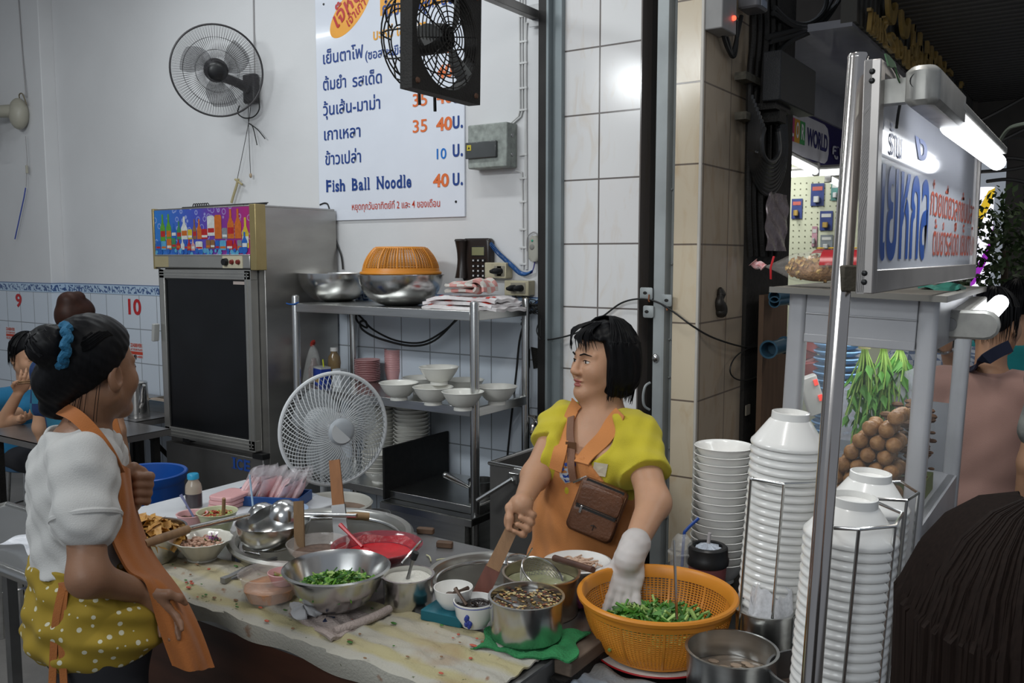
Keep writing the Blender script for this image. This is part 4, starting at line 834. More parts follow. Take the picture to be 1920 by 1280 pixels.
bigpot(*PL,'large round stock pot sunk in the counter with wooden spatulas standing in it',mat('dark_broth',(.10,.085,.055),.08,var=.4,scale=12),.16,.035)
bigpot(*PR,'sunken stock pot the woman in yellow stirs with a paddle',mat('grey_broth',(.20,.19,.17),.12,var=.25,scale=10),.22)
mb=MB();p=onz(470,1028,ZC+.03);d=Vector((.10,-.01,0))
hk=thing('pot_handle','bent steel handle of a strainer lying on the counter by the large pot','handle',(p.x,p.y,ZC))
q=[onz(x,y,ZC+.02)for x,y in((451,1016),(482,1024),(486,1040),(455,1034))];MB().tube(q,.004,8,True).build('wire',STEEL2,hk,world=True)
def rimc(px,py,zr,wpx):p=onz(px,py,zr);return p,.5*pxm(wpx,depth(p))
def place(name,lab,cat,px,py,zr,wpx,z0,group=None,rz=0):
 p,r=rimc(px,py,zr,wpx);return thing(name,lab,cat,(p.x,p.y,z0),rz,group),r,zr-z0
def potmb(r,h,th=.002,lip=.004,foot=.96):
 return MB().lathe([(0,0),(r*foot,0),(r*(foot+.02),.004),(r,h-.004),(r+lip,h-.002),(r+lip,h+.002),(r-th,h+.002),(r*(foot+.02)-th,.006),(0,.004)],seg=48)
def dish(r,h,foot,flare=.1,lip=.002,th=.003):return MB().lathe(bowlprof(r,h,foot,th,flare,.006,lip),seg=40)
def fill(r,z,m,name,par,amp=.002,k=3):
 return MB().surf(lambda u,v:(r*v*math.cos(2*PI*u),r*v*math.sin(2*PI*u),z+amp*math.sin(11*v+2*PI*k*u)+amp*math.sin(2*PI*5*u+17*v)),40,12,closeu=True).build(name,m,par)
def spoon(par,a,b,m=STEEL2,name='spoon',w=.008,bowl=.016):
 a,b=Vector(a),Vector(b);d=(b-a).normalized();return MB().tube([a,a.lerp(b,.5),b],[w*.45,w*.35,w*.55],6).ball(a-d*bowl*.8,bowl,12,8,(1,.75,.3)).build(name,m,par)
def leafbits(n,r,z0,zh,seed,size=.018,mats=1,stem=.25,dome=1.0):
 rnd=random.Random(seed);mb=MB()
 for i in range(n):
  rr=r*math.sqrt(rnd.random());a=rnd.random()*2*PI;z=z0+zh*(1-(rr/r)**2)*dome*rnd.uniform(.55,1);c=Vector((rr*math.cos(a),rr*math.sin(a),z))
  R=Euler((rnd.uniform(-.9,.9),rnd.uniform(-.9,.9),rnd.random()*6.3)).to_matrix();s=size*rnd.uniform(.6,1.3);mb.mi(rnd.randrange(mats))
  if rnd.random()<stem:
   d=R@Vector((s*1.6,0,0));mb.tube([c-d,c+Vector((0,0,s*.1)),c+d],s*rnd.uniform(.12,.2),6)
  else:
   P=[(-1,0,0),(-.45,.5,.15),(.1,.42,.1),(.35,.6,.2),(1,.1,-.1),(.45,-.55,.12),(-.1,-.4,.18),(-.5,-.45,.1)]
   vs=[c+R@Vector((x*s,y*s,zz*s))for x,y,zz in P]+[c+R@Vector((0,0,.2*s))]
   mb.add(vs,[(8,k,(k+1)%8)for k in range(8)])
 return mb
G1=mat('fresh_green',(.14,.36,.03),.5,var=.35,scale=30);G2=mat('dark_leaf_green',(.045,.16,.02),.5,var=.35,scale=30);G3=mat('pale_green',(.34,.50,.14),.5,var=.2,scale=30)
t,r,h=place('steel_bowl','steel bowl full of chopped bright green vegetables on a folded towel','bowl',631,1064,.925,190,.832)
MB().lathe([(0,0),(r*.50,0),(r*.66,h*.16),(r*.84,h*.5),(r*.96,h*.93),(r+.006,h-.004),(r+.008,h+.002),(r+.002,h+.005),(r*.94,h*.93),(r*.82,h*.5),(r*.64,h*.18),(0,.004)],seg=56).build('bowl',STEEL2,t)
gv=leafbits(620,r*.74,h*.45,.028,3,.013,3,.1).build('chopped_greens',[G1,G3,G2],t);gv['kind']='stuff'
TWM=mat('greyish_pink_towel',(.40,.33,.30),.95,var=.2,scale=9,bump=.6,bscale=170)
tc_=t.location;tl=thing('folded_towel','greyish pink towel folded under the bowl of greens','towel',(tc_.x,tc_.y,ZC+.008),rz=.0)
a=onz(700,1120,ZC+.01)-Vector((tc_.x,tc_.y,ZC));
MB().surf(lambda u,v:(-.085+.20*u,-.085+.15*v-.05*u,.010+.0035*math.sin(9*u+5*v)+.003*math.sin(22*v)),24,20,th=.009).build('towel_layer',TWM,tl)
MB().tube(catm([(.115,.065,.014),(.12,.02,.016),(.112,-.03,.014),(.09,-.10,.010)],5),.011,10).build('rolled_edge',TWM,tl)
tg=onz(618,1163,ZC+.016)-Vector((tc_.x,tc_.y,ZC+.008));MB().box((tg.x,tg.y-.002,.012),(.022,.03,.002),R=Matrix.Rotation(.5,3,'Z')).build('care_tag',mat('navy_tag',(.02,.03,.07),.6),tl)
tp=onz(570,1150,ZC+.02);ts=thing('crumpled_tissue','crumpled grey tissue on the cloth beside the folded towel','tissue',(tp.x,tp.y-.0,ZC+.012))
random.seed(2);ph_=[random.random()*6 for _ in range(6)]
MB().surf(lambda u,v:((.042+.012*math.sin(2*PI*3*u+ph_[0])+.007*math.sin(2*PI*8*u+5*v))*math.sin(PI*v)*math.cos(2*PI*u),(.032+.008*math.sin(2*PI*4*u+ph_[1]+3*v))*math.sin(PI*v)*math.sin(2*PI*u),.014-.013*math.cos(PI*v)+.004*math.sin(2*PI*5*u+9*v)),40,16,closeu=True).build('tissue',mat('grey_tissue',(.42,.42,.43),.9),ts)
t,r,h=place('plastic_tub','clear plastic tub of orange-pink meat with a small pink bowl inside','tub',507,1072,.882,116,ZC+.008)
CLEAR=glassy('clear_tub_plastic',(.72,.66,.62),.22,.08)
MB().lathe([(0,0),(r*.72,0),(r*.78,.006),(r*.97,h-.004),(r+.003,h),(r,h+.002),(r*.95,h-.004),(r*.76,.008),(0,.004)],seg=48).build('tub',CLEAR,t)
MEAT=mat('orange_pink_meat',(.62,.30,.16),.3,var=.35,scale=22,bump=.4,bscale=40)
MB().lathe([(0,.007),(r*.74,.008),(r*.86,h*.5),(r*.80,h*.55),(r*.4,h*.60),(0,h*.58)],seg=32,wob=lambda a,z:1+.04*math.sin(7*a+50*z)).build('meat',MEAT,t)
pk=MB().lathe([(0,h*.60),(r*.34,h*.60),(r*.50,h*1.02),(r*.47,h*1.03),(r*.32,h*.66),(0,h*.66)],(.028,.018,0),32).build('pink_bowl',PINK,t)
leafbits(40,r*.36,h*.80,.004,4,.009,2,.4).build('greens',[G3,mat('pale_brown_bits',(.45,.30,.15),.6)],pk).location=(.028,.018,0)
t,r,h=place('serving_bowl','white scalloped bowl of minced pork beside the left woman','bowl',378,1008,.872,110,ZC+.010)
sc_=lambda a,z:1+.02*math.cos(14*a)*(z/h)
MB().lathe(bowlprof(r,h,r*.5,.003,.0,.004,.003),seg=84,wob=sc_,sx=1.05,sy=.95).build('bowl',mat('cream_porcelain',(.68,.66,.58),.2,var=.06,coat=.3),t)
PORK=mat('minced_pork',(.58,.36,.26),.5,col2=(.40,.22,.15),scale=40,bump=.8,bscale=90)
rnd=random.Random(6);mb=MB()
for i in range(110):rr=r*.72*math.sqrt(rnd.random());a=rnd.random()*6.28;mb.ball((rr*math.cos(a),rr*math.sin(a),h*.52+.018*(1-(rr/r)**2)+rnd.random()*.006),rnd.uniform(.005,.009),7,5,(1,rnd.uniform(.6,1),.8))
o=mb.build('minced_pork',PORK,t);o['kind']='stuff'
o=leafbits(26,.02,h*.82,.008,8,.009,2,.5).build('herb_garnish',[mat('purple_onion',(.30,.10,.28),.5),G2],t);o.location=(.015,.025,0)
t,r,h=place('steel_basin','steel basin holding two big ladles behind the pork bowl','basin',512,978,.925,134,.8525)
MB().lathe(hemi(r,h,r*.5,lip=.003),seg=48).build('basin',STEEL2,t)
bl=(Matrix.Rotation(-.3,3,'X')@Matrix.Rotation(.5,3,'Y'))
MB().lathe([(0,.042),(.018,.040),(.036,.028),(.046,.012),(.050,0),(.047,0),(.034,.024),(0,.036)],(.028,.02,.095),28,R=Matrix.Rotation(.35,3,'Y')).build('round_ladle',STEEL2,t)
MB().lathe([(0,.034),(.016,.032),(.032,.022),(.040,.008),(.043,0),(.040,0),(0,.028)],(-.038,-.012,.09),28,R=Matrix.Rotation(-.8,3,'Y')).build('second_ladle',STEEL2,t)
MB().rod((.055,.05,.09),(.25,.09,.11),.006,8).build('ladle_handle',STEEL2,t)
a,b,c=dep(270,1020,2.13),dep(352,992,2.27),dep(466,965,2.47)
ld=thing('long_ladle','long steel ladle with a wooden grip reaching over the pork bowl','ladle',a)
MB().tube([a,a.lerp(b,.3),b],[.010,.0115,.011],12).build('wooden_grip',WOOD,ld,world=True)
MB().tube([b,b.lerp(c,.5),c],[.0085,.008,.007],10).build('steel_shaft',STEEL2,ld,world=True)
p,r=rimc(268,992,.90,150);t=thing('wonton_basin','wide steel basin heaped with fried golden wontons behind the left woman','basin',(p.x,p.y,ZC+.002));h=.095
MB().lathe(hemi(r,h,r*.6,lip=.006),seg=48).build('basin',STEEL2,t)
rnd=random.Random(9);mb=MB()
for i in range(170):
 rr=r*.93*math.sqrt(rnd.random());a=rnd.random()*6.28;c=Vector((rr*math.cos(a),rr*math.sin(a),h*.55+.062*(1-(rr/r)**1.6)+rnd.random()*.012));R=Euler((rnd.uniform(-1,1),rnd.uniform(-1,1),rnd.random()*6.3)).to_matrix();s=rnd.uniform(.018,.03)
 mb.add([c+R@Vector(q)*s for q in((-1,-.6,0),(.2,-.8,.25),(1,.0,-.1),(.3,.9,.3),(-.7,.7,0),(0,0,.35))],[(5,k,(k+1)%5)for k in range(5)])
o=mb.build('fried_wontons',mat('fried_golden',(.60,.33,.07),.5,col2=(.34,.15,.03),scale=30,bump=.4),t);o['kind']='stuff'
TX0,TX1,TY0,TY1=-2.86,-2.305,1.60,2.30
sd=thing('side_table','white topped side table behind the left end of the counter','table',((TX0+TX1)/2,2.0,0))
MB().bb(TX0,TX1,TY0,TY1,.772,.797).build('tabletop',mat('scuffed_white_top',(.60,.61,.63),.4,var=.2),sd,world=True,bevel=.004)
for x in(TX0+.03,TX1-.03):
 for y in(TY0+.03,TY1-.03):MB().bb(x-.014,x+.014,y-.014,y+.014,0,.772).build('leg',STEELD,sd,world=True)
t,r,h=place('pink_bowl','small pink bowl with dark paste and a blue spoon','bowl',360,962,.865,56,.798)
dish(r,h,r*.6,.0).build('bowl',PINK,t);fill(r*.86,h*.75,mat('dark_paste',(.10,.05,.03),.4),'paste',t)
spoon(t,(.01,0,h*.8),(-.028,-.02,.13),mat('violet_plastic',(.22,.24,.42),.35),'plastic_spoon',.009,.012)
t,r,h=place('chilli_bowl','pale green bowl of sliced chillies in vinegar','bowl',407,958,.872,74,.80)
dish(r,h,r*.62,.0).build('bowl',mat('pale_green_melamine',(.52,.54,.34),.3),t);fill(r*.88,h*.78,mat('red_brown_sauce',(.20,.06,.025),.1,var=.5,scale=60),'vinegar',t)
rnd=random.Random(3);mb=MB()
for i in range(44):rr=r*.78*math.sqrt(rnd.random());a=rnd.random()*6.28;mb.mi(i%2).lathe([(.0035,0),(.0075,0),(.0075,.003),(.0035,.003)],(rr*math.cos(a),rr*math.sin(a),h*.79+rnd.random()*.003),10)
o=mb.build('chilli_slices',[mat('chilli_green',(.42,.46,.14),.4),mat('chilli_red',(.45,.05,.02),.4)],t);o['kind']='stuff'
MB().rod((.03,.0,h*.6),(.05,-.01,.125),.006,8).build('wooden_stick',WOOD,t)
bp=onz(364,950,.798);t=thing('sauce_bottle','clear bottle of brown sauce with a blue cap','bottle',(bp.x,bp.y,.798));w=.5*pxm(30,depth(bp))
MB().lathe([(0,0),(w*.95,0),(w,.006),(w,.072),(w*.9,.085),(w*.62,.098),(w*.62,.104),(0,.104)],seg=28).build('bottle',mat('cloudy_bottle',(.38,.33,.27),.2,col2=(.30,.24,.18)),t)
MB().lathe([(0,.003),(w*1.01,.003),(w*1.012,.05),(w*1.0,.052)],seg=28).build('sauce_level',mat('dark_brown_sauce',(.055,.045,.05),.15),t)
MB().lathe([(0,.104),(w*.7,.104),(w*.7,.120),(w*.62,.123),(0,.123)],seg=24).build('cap',mat('sky_blue_cap',(.02,.28,.48),.35),t)
pt=onz(404,955,.798);tr0=None
for i in range(3):
 if tr0 is None:tr0=MB().rbox((0,0,.008),(.10,.13,.016),.018).build('pink_tray',PINK,bevel=.003);tag(tr0,'pink plastic tray in the small stack beside the sauce bottle','tray','stack of pink trays');tr0.location=(pt.x,pt.y+.06,.798);tr0.rotation_euler=(0,0,.2)
 else:dup(tr0,(pt.x+.004*i,pt.y+.06,.798+.0165*i))
bk=onz(482,948,.798);t=thing('blue_basket','blue plastic basket holding bags of pink powder','basket',(bk.x,bk.y+.06,.798),rz=.45)
MB().bb(-.135,.135,-.06,.06,0,.006).bb(-.135,.135,-.064,-.058,0,.036).bb(-.135,.135,.058,.064,0,.036).bb(-.139,-.133,-.064,.064,0,.036).bb(.133,.139,-.064,.064,0,.036).build('basket_body',mat('deep_blue_plastic',(.01,.06,.22),.4),t,bevel=.002)
fb=None;BAGF=glassy('clear_bag_film',(.80,.76,.78),.26,.12);PPOW=mat('pink_powder',(.70,.14,.14),.7,col2=(.80,.55,.55),scale=14)
for i in range(12):
 loc=(bk.x,bk.y+.06,.806);q=Matrix.Rotation(.45,3,'Z')@Vector((-.115+i*.0185,random.uniform(-.006,.006),0));L='clear bag of pink powder standing in the blue basket'
 rot=(random.uniform(-.25,.25),.50+.14*random.uniform(-1,1),.45+random.uniform(-.4,.4))
 if fb is None:
  fb=thing('powder_bag',L,'bag',Vector(loc)+q,group='bags of pink powder',rot=rot)
  MB().surf(lambda u,v:((.018*math.sin(PI*(1-v)**.7)+.003*(1+math.sin(9*v)))*math.cos(2*PI*u),(.045+.008*math.sin(9*v))*math.sin(2*PI*u)*(1+.25*max(0,v-.6)),.14*v+.004*math.sin(4*PI*u)*v),20,10,closeu=True).build('film',BAGF,fb)
  MB().surf(lambda u,v:(.0165*math.sin(PI*min(.98,.12+.8*v))*math.cos(2*PI*u),.041*math.sin(2*PI*u)*(1-.2*v),(.003+.095*v)),20,6,closeu=True).build('powder',PPOW,fb)
 else:dup(fb,Vector(loc)+q,rot=rot,label=L)
wst=thing('plastic_stick','thin pale blue stick standing in front of the powder bags','stick',onz(475,952,.81));s0=onz(475,955,.80);MB().rod(s0+Vector((0,0,-.002)),dep(468,890,depth(s0)-.01),.0035,8).build('stick',mat('pale_blue_stick',(.40,.55,.68),.4),wst,world=True)
t,r,h=place('oval_plate','pale blue plate lying beside the powder bags','plate',524,954,.812,104,.798);t.location.x+=.0
MB().lathe([(0,0),(r*.6,0),(r,.012),(r+.002,.014),(r*.97,.015),(r*.6,.004),(0,.004)],seg=48).build('plate',mat('pale_blue_melamine',(.36,.48,.66),.3),t)
t,r,h=place('clear_bowl','clear plastic bowl of brown relish leaning by the red sauce','bowl',596,1016,.905,118,.8525)
MB().lathe([(0,0),(r*.55,0),(r*.9,h*.6),(r,h),(r*.97,h),(r*.87,h*.6),(r*.5,.004),(0,.004)],seg=40).build('bowl',CLEAR,t)
MB().lathe([(0,.005),(r*.52,.005),(r*.80,h*.45),(r*.74,h*.5),(0,h*.52)],seg=32).build('relish',mat('brown_relish',(.14,.085,.06),.6,var=.5,scale=40,bump=.5),t)
t,r,h=place('red_sauce_bowl','glass bowl streaked with bright red sauce and a red spoon','bowl',707,1022,.902,166,.8525)
MB().lathe([(0,0),(r*.55,0),(r*.62,.006),(r*.93,h*.75),(r,h),(r+.004,h+.003),(r-.003,h+.003),(r*.90,h*.75),(r*.58,.010),(0,.008)],seg=56).build('bowl',glassy('red_smeared_glass',(.30,.05,.07),.62,.12),t)
REDS=mat('red_bean_sauce',(.58,.012,.02),.25,var=.4,scale=20)
MB().lathe([(0,.011),(r*.58,.011),(r*.80,h*.52),(r*.70,h*.53),(0,h*.53)],seg=48).build('sauce',REDS,t)
MB().surf(lambda u,v:((r*(.80+.135*v))*math.cos(2*PI*u),(r*(.80+.135*v))*math.sin(2*PI*u),h*(.52+.40*v*(.6+.4*math.sin(6*PI*u)**2))),60,6,th=.003,closeu=True).build('sauce_smear',mat('red_smear',(.36,.012,.022),.35,var=.5,scale=14,bump=.5,bscale=40),t)
a=onz(655,1020,.895)-t.location;spoon(t,(a.x+.04,a.y+.01,h*.8),(a.x-.055,a.y+.02,h+.035),mat('red_translucent_spoon',(.50,.02,.03),.3),'spoon',.012,.018)
MB().tube(catm([(r*.80,.05,h*.98),(r*.95,.05,h+.02),(r*1.12,-.01,h+.015),(r*1.08,-.05,h-.01)],5),.0035,6).build('wire_handle',STEEL2,t)
t,r,h=place('sugar_pot','small steel pot of white sugar with a spoon','pot',765,1077,.886,94,ZC+.004)
potmb(r,h).build('pot',STEEL2,t);MB().surf(lambda u,v:(r*.97*v*math.cos(2*PI*u),r*.97*v*math.sin(2*PI*u),h*.86+.010*(1-v*v)+.0015*math.sin(9*u*PI)),32,10,closeu=True).build('sugar',mat('white_sugar',(.76,.74,.66),.8,bump=.5,bscale=200),t)
spoon(t,(.012,-.015,h*.95),(.028,-.01,h+.055),STEELD,'spoon',.011,.013);MB().rod((.027,-.0105,h+.05),(.034,-.008,h+.068),.009,8).build('spoon_grip',BLACK,t)
pb_=onz(828,1165,ZC+.01);t=thing('teal_box','teal plastic box under the white cup','box',(pb_.x,pb_.y+.03,ZC+.009),rz=.12);MB().rbox((0,0,.013),(.115,.085,.026),.004).build('box',mat('teal_plastic',(.008,.12,.16),.45),t)
bx_=t.location.copy()
t,r,h=place('white_cup','plain white cup with a spoon standing on the teal box','cup',836,1101,.886,74,ZC+.0352);t.location.x=bx_.x+.004;t.location.y=bx_.y+.012
MB().lathe([(0,0),(r*.55,0),(r*.62,.003),(r*.92,h*.5),(r,h),(r*.96,h),(r*.87,h*.5),(r*.55,.006),(0,.005)],seg=40).build('cup',WHITEP,t);fill(r*.8,h*.4,mat('white_sauce',(.66,.60,.48),.4),'sauce',t)
spoon(t,(.012,-.012,h*.82),(.055,-.012,h+.012),mat('dark_spoon',(.12,.08,.06),.35,.5),'spoon',.010,.014)
t,r,h=place('flowered_bowl','white bowl with a blue flower holding dark sauce and a spoon','bowl',890,1124,.874,80,ZC+.012)
MB().lathe([(0,.0),(r*.6,0),(r*.62,.004),(r*.88,h*.4),(r,h),(r*.95,h),(r*.84,h*.42),(r*.55,.008),(0,.007)],seg=44).build('bowl',WHITEP,t);fill(r*.90,h*.78,mat('soy_sauce',(.018,.012,.010),.06),'sauce',t)
BLP=mat('cobalt_glaze',(.03,.05,.28),.3)
MB().tube([((r*.985)*math.cos(a),(r*.985)*math.sin(a),h*.92)for a in[2*PI*i/40 for i in range(40)]],.0012,5,True).build('blue_line',BLP,t)
mb=MB();va=math.atan2(-t.location.y,-t.location.x)-.45
for k,(da,dz)in enumerate(((0,.035),(.10,.027),(-.02,.022),(.14,.018),(.2,.024),(.07,.040))):
 a=va+da;rr=r*(.80+.16*dz/.06);mb.ball((rr*math.cos(a),rr*math.sin(a),dz-.004),.0055,8,6,(1,1,1.4))
mb.build('blue_flower',BLP,t);spoon(t,(-.01,-.02,h*.86),(-.05,-.012,h+.022),mat('dark_spoon',(.1,.1,.1)),'spoon',.010,.013)
gp=onz(985,1205,ZC+.008);gc=thing('green_cloth','green rag under the steel pot of chilli vinegar','cloth',(gp.x,gp.y+.02,ZC+.009),rz=.25)
MB().surf(lambda u,v:(-.105+.225*u+.012*math.sin(7*v),-.095+.16*v+.010*math.sin(9*u),.004+.0055*abs(math.sin(13*u+4*v))*(1 if abs(u-.5)+abs(v-.5)>.35 else .15)),30,24,th=.004).build('rag',mat('green_rag',(.03,.24,.08),.9,var=.3,scale=20,bump=.6,bscale=150),gc)
t,r,h=place('chilli_pot','steel pot of dark chilli vinegar with seeds on the green rag','pot',987,1117,.912,138,ZC+.020)
potmb(r,h).build('pot',STEEL2,t);fill(r*.96,h*.84,mat('dark_vinegar',(.045,.032,.018),.06),'vinegar',t,.0008)
rnd=random.Random(5);mb=MB()
for i in range(260):a=rnd.random()*6.28;rr=r*.93*math.sqrt(rnd.uniform(.25,1)if i%3 else rnd.random());mb.mi(rnd.randrange(3)).ball((rr*math.cos(a),rr*math.sin(a),h*.845+.001),rnd.uniform(.0018,.0034),6,4,(1.5,1,.5))
o=mb.build('floating_seeds',[mat('seed_tan',(.42,.26,.08),.5),mat('chilli_flake',(.16,.045,.015),.5),mat('seed_pale',(.55,.45,.22),.5)],t);o['kind']='stuff'
spoon(t,(-.022,-.03,h*.86),(-.052,-.05,h+.004),STEELD,'spoon',.008,.015)
t,r,h=place('soup_pot','tall steel pot of pale soup with a wire strainer resting in it','pot',1015,1072,.903,142,ZC+.001)
potmb(r,h).build('pot',mat('warm_pot_steel',(.48,.42,.34),.25,.9,var=.2),t);fill(r*.96,h*.72,mat('pale_soup',(.33,.34,.20),.12,var=.25,scale=20),'soup',t,.001)
WRM=mat('fine_wire',(.42,.40,.36),.35,.8)
so=Vector((.0,.005,h*.95));mb=MB();tilt=Matrix.Rotation(.55,3,'Y')
for k in range(15):
 q=k/14;zz=-.075*q;rr=r*(.60-.42*q**1.6);mb.tube([so+tilt@Vector((rr*math.cos(a),rr*math.sin(a),zz))for a in[2*PI*i/28 for i in range(28)]],.0007,4,True)
for i in range(36):a=2*PI*i/36;mb.tube([so+tilt@Vector((r*(.60-.42*q**1.6)*math.cos(a),r*(.60-.42*q**1.6)*math.sin(a),-.075*q))for q in(0,.25,.5,.75,1)],.0007,4)
sn=thing('wire_strainer','wire noodle strainer with a long dark wooden handle hooked on the soup pot','strainer',t.location+so)
mb.v=[tuple(Vector(v)-so)for v in mb.v];mb.build('mesh_cup',WRM,sn)
m2=MB().tube([tilt@Vector((r*.6*math.cos(a),r*.6*math.sin(a),0))for a in[2*PI*i/32 for i in range(32)]],.003,6,True);m2.rod(tilt@Vector((-r*.6,0,0)),tilt@Vector((-r*.6,0,.035)),.002,6);m2.build('rim_wire',STEEL2,sn)
h0,h1=dep(1040,1046,2.30),dep(1112,1068,2.14);MB().tube([h0,h1],[.009,.008],10).build('wooden_handle',mat('dark_wood',(.10,.045,.03),.5,var=.4,scale=20),sn,world=True)
MB().tube(catm([onz(950,1058,.905),onz(952,1044,.915),onz(975,1040,.91),onz(1002,1048,.90)],5),.0035,6).build('pot_handle',STEEL2,t,world=True)
t,r,h=place('noodle_plate','white plate of pale noodles held in front of the woman in yellow','plate',1083,1052,.862,126,.838)
MB().lathe([(0,0),(r*.55,0),(r*.98,.020),(r+.003,.024),(r*.96,.026),(r*.55,.006),(0,.006)],seg=48).build('plate',WHITEP,t)
rnd=random.Random(12);mb=MB()
for i in range(22):
 a=rnd.random()*6.28;c=Vector((r*.5*math.cos(a)*rnd.random(),r*.5*math.sin(a)*rnd.random(),.014));mb.tube(catm([c+Vector((rnd.uniform(-.035,.035),rnd.uniform(-.035,.035),rnd.uniform(0,.010)))for _ in range(4)],4),.0028,6)
o=mb.build('noodles',mat('pale_noodle',(.62,.42,.30),.35,var=.2),t);o['kind']='stuff'
st_=MB().lathe([(0,0),(r*.5,0),(r*.5,.030),(r*.46,.037),(0,.037)],seg=32).build('plate_stand',STEELD);st_.location=(t.location.x,t.location.y,ZC);tag(st_,'round steel stand lifting the noodle plate off the counter','stand')
a,b=onz(424,1091,ZC+.012),onz(518,1048,ZC+.012);d=(b-a).normalized();n=Vector((-d.y,d.x,0))
tg=thing('steel_tongs','long flat steel tongs lying across the cloth','tongs',a)
MB().ribbon([a,a.lerp(b,.5),b],[.018,.020,.012],.003,(0,0,1)).build('blade',STEELD,tg,world=True);MB().ribbon([a+Vector((0,0,.012)),a.lerp(b,.5)+Vector((0,0,.014)),b+Vector((0,0,.006))],[.018,.018,.010],.003,(0,0,1)).bb(a.x-.012,a.x+.008,a.y-.01,a.y+.01,a.z-.001,a.z+.014).build('upper_blade',STEELD,tg,world=True)
for x,y,w,lab in((798,1000,.058,'dark wooden knife handle on the counter beside the red sauce'),(834,1026,.052,'short dark wood block on the bare steel counter')):
 p=onz(x,y,ZC);k=MB().rbox((0,0,.010),(w,.022,.019),.006).build('wood_handle',mat('old_dark_wood',(.13,.075,.045),.6,var=.4,scale=30));k.location=(p.x,p.y,ZC);k.rotation_euler=(0,0,.35);tag(k,lab,'handle')
sp=thing('bean_sprouts','two loose bean sprouts on the bare steel counter','sprouts',onz(810,1050,ZC))
MB().tube(catm([onz(800,1040,ZC+.004),onz(806,1044,ZC+.006),onz(808,1052,ZC+.004)],5),.0022,6).build('sprout',mat('sprout_cream',(.66,.64,.40),.4),sp,world=True);MB().tube(catm([onz(818,1050,ZC+.004),onz(826,1048,ZC+.005),onz(836,1047,ZC+.004)],5),.0022,6).build('sprout',MATS['sprout_cream'],sp,world=True)
def board(name,lab,top,bot,w,th,m,metal=None):
 n=-FW;t=thing(name,lab,'spatula',bot)
 if metal is None:MB().ribbon([bot,bot.lerp(top,.5),top],[w,w*.98,w*.95],th,(n.x,n.y,0)).build('board',m,t,world=True)
 else:
  k=bot.lerp(top,metal);MB().ribbon([k,k.lerp(top,.5),top],[w*.9,w*.85,w*.8],th,(n.x,n.y,0)).build('wooden_grip',m,t,world=True)
  MB().ribbon([bot,k+(top-bot)*.02],[w*1.1,w],th*1.35,(n.x,n.y,0)).build('metal_blade',STEELD,t,world=True)
  MB().rod(bot.lerp(top,.12)+RT*w*.7,bot.lerp(top,.12)-RT*w*.7,.003,6).build('wire_tie',STEEL2,t,world=True)
 return t
PLANK=mat('weathered_plank',(.25,.15,.07),.65,var=.35,scale=3,stretch=(14,14,1),bump=.2)
board('wooden_board','plain wooden board standing upright in the large pot',dep(560,939,2.52),dep(562,1032,2.50),pxm(19,2.5),.012,PLANK)
board('metal_spatula','wooden-handled metal spatula standing tall in the large pot',dep(627,862,2.68),dep(641,1018,2.64),pxm(25,2.65),.011,mat('orange_brown_wood',(.34,.14,.045),.5,var=.3,scale=5,stretch=(10,10,1)),.44)
hl=thing('pan_handle','wooden pan handle pointing over the back edge of the large pot','handle',onz(670,968,.85));a,b,c=dep(548,962,2.72),dep(648,966,2.78),dep(692,968,2.80)
MB().tube([a,b],.008,8).build('steel_shank',STEEL2,hl,world=True);MB().tube([b,b.lerp(c,.5),c],[.010,.013,.012],10).build('wooden_grip',mat('pale_wood',(.36,.22,.10),.6,var=.3),hl,world=True)
rnd=random.Random(20);mb=MB()
for i in range(70):
 u,v=rnd.random()*.98,rnd.uniform(.28,.95);p=Vector(clothfn(u,v));mb.mi(rnd.randrange(3)).ball(p+Vector((0,0,.005)),rnd.uniform(.002,.005),6,4,(rnd.uniform(1,2.5),1,.5))
cr=mb.build('food_crumbs',[G2,mat('crumb_red',(.45,.09,.05),.6),mat('crumb_brown',(.22,.12,.06),.7)]);tag(cr,'scattered food crumbs and leaf scraps on the counter cloth','crumbs',kind='stuff')
lt=thing('steel_table','low steel table with rolled edge behind the left woman','table',(-2.75,1.5,0))
LX0,LX1,LY0,LY1=-3.3,-2.31,1.24,1.58
MB().bb(LX0,LX1,LY0,LY1,.785,.797).build('tabletop',STEEL2,lt,world=True);MB().tube([(LX0,LY0,.787),(LX1,LY0,.787),(LX1,LY1,.787),(LX0,LY1,.787)],.018,10,True).build('rolled_edge',STEEL,lt,world=True)
for x in(LX0+.05,LX1-.08):
 for y in(LY0+.04,LY1-.03):MB().bb(x-.018,x+.018,y-.018,y+.018,0,.785).build('leg',STEELD,lt,world=True)
wpt=onz(62,1020,.80);pw=thing('plastic_wrap','crumpled clear plastic wrap lying on the low steel table','plastic',(-2.62,1.42,.80))
MB().surf(lambda u,v:(-.2+.4*u,-.1+.2*v+.02*math.sin(8*u),.006+.020*abs(math.sin(5*u+3*v)*math.sin(7*v-4*u))),30,20,th=.001).build('film',glassy('cloudy_film',(.75,.76,.80),.6,.25),pw)
bt=dep(272,884,3.78);tub=thing('blue_bin','tall blue plastic bin standing before the fridge','bin',(bt.x,bt.y,0));R_=pxm(74,3.78);Hb=bt.z
MB().lathe([(0,0),(R_*.78,0),(R_*.80,.02),(R_*.93,Hb-.05),(R_*.95,Hb-.045),(R_,Hb-.03),(R_+.004,Hb-.004),(R_,Hb),(R_*.93,Hb-.003),(R_*.90,Hb-.05),(R_*.76,.03),(0,.02)],seg=56).build('bin',mat('blue_plastic',(.010,.075,.33),.35,var=.15),tub)
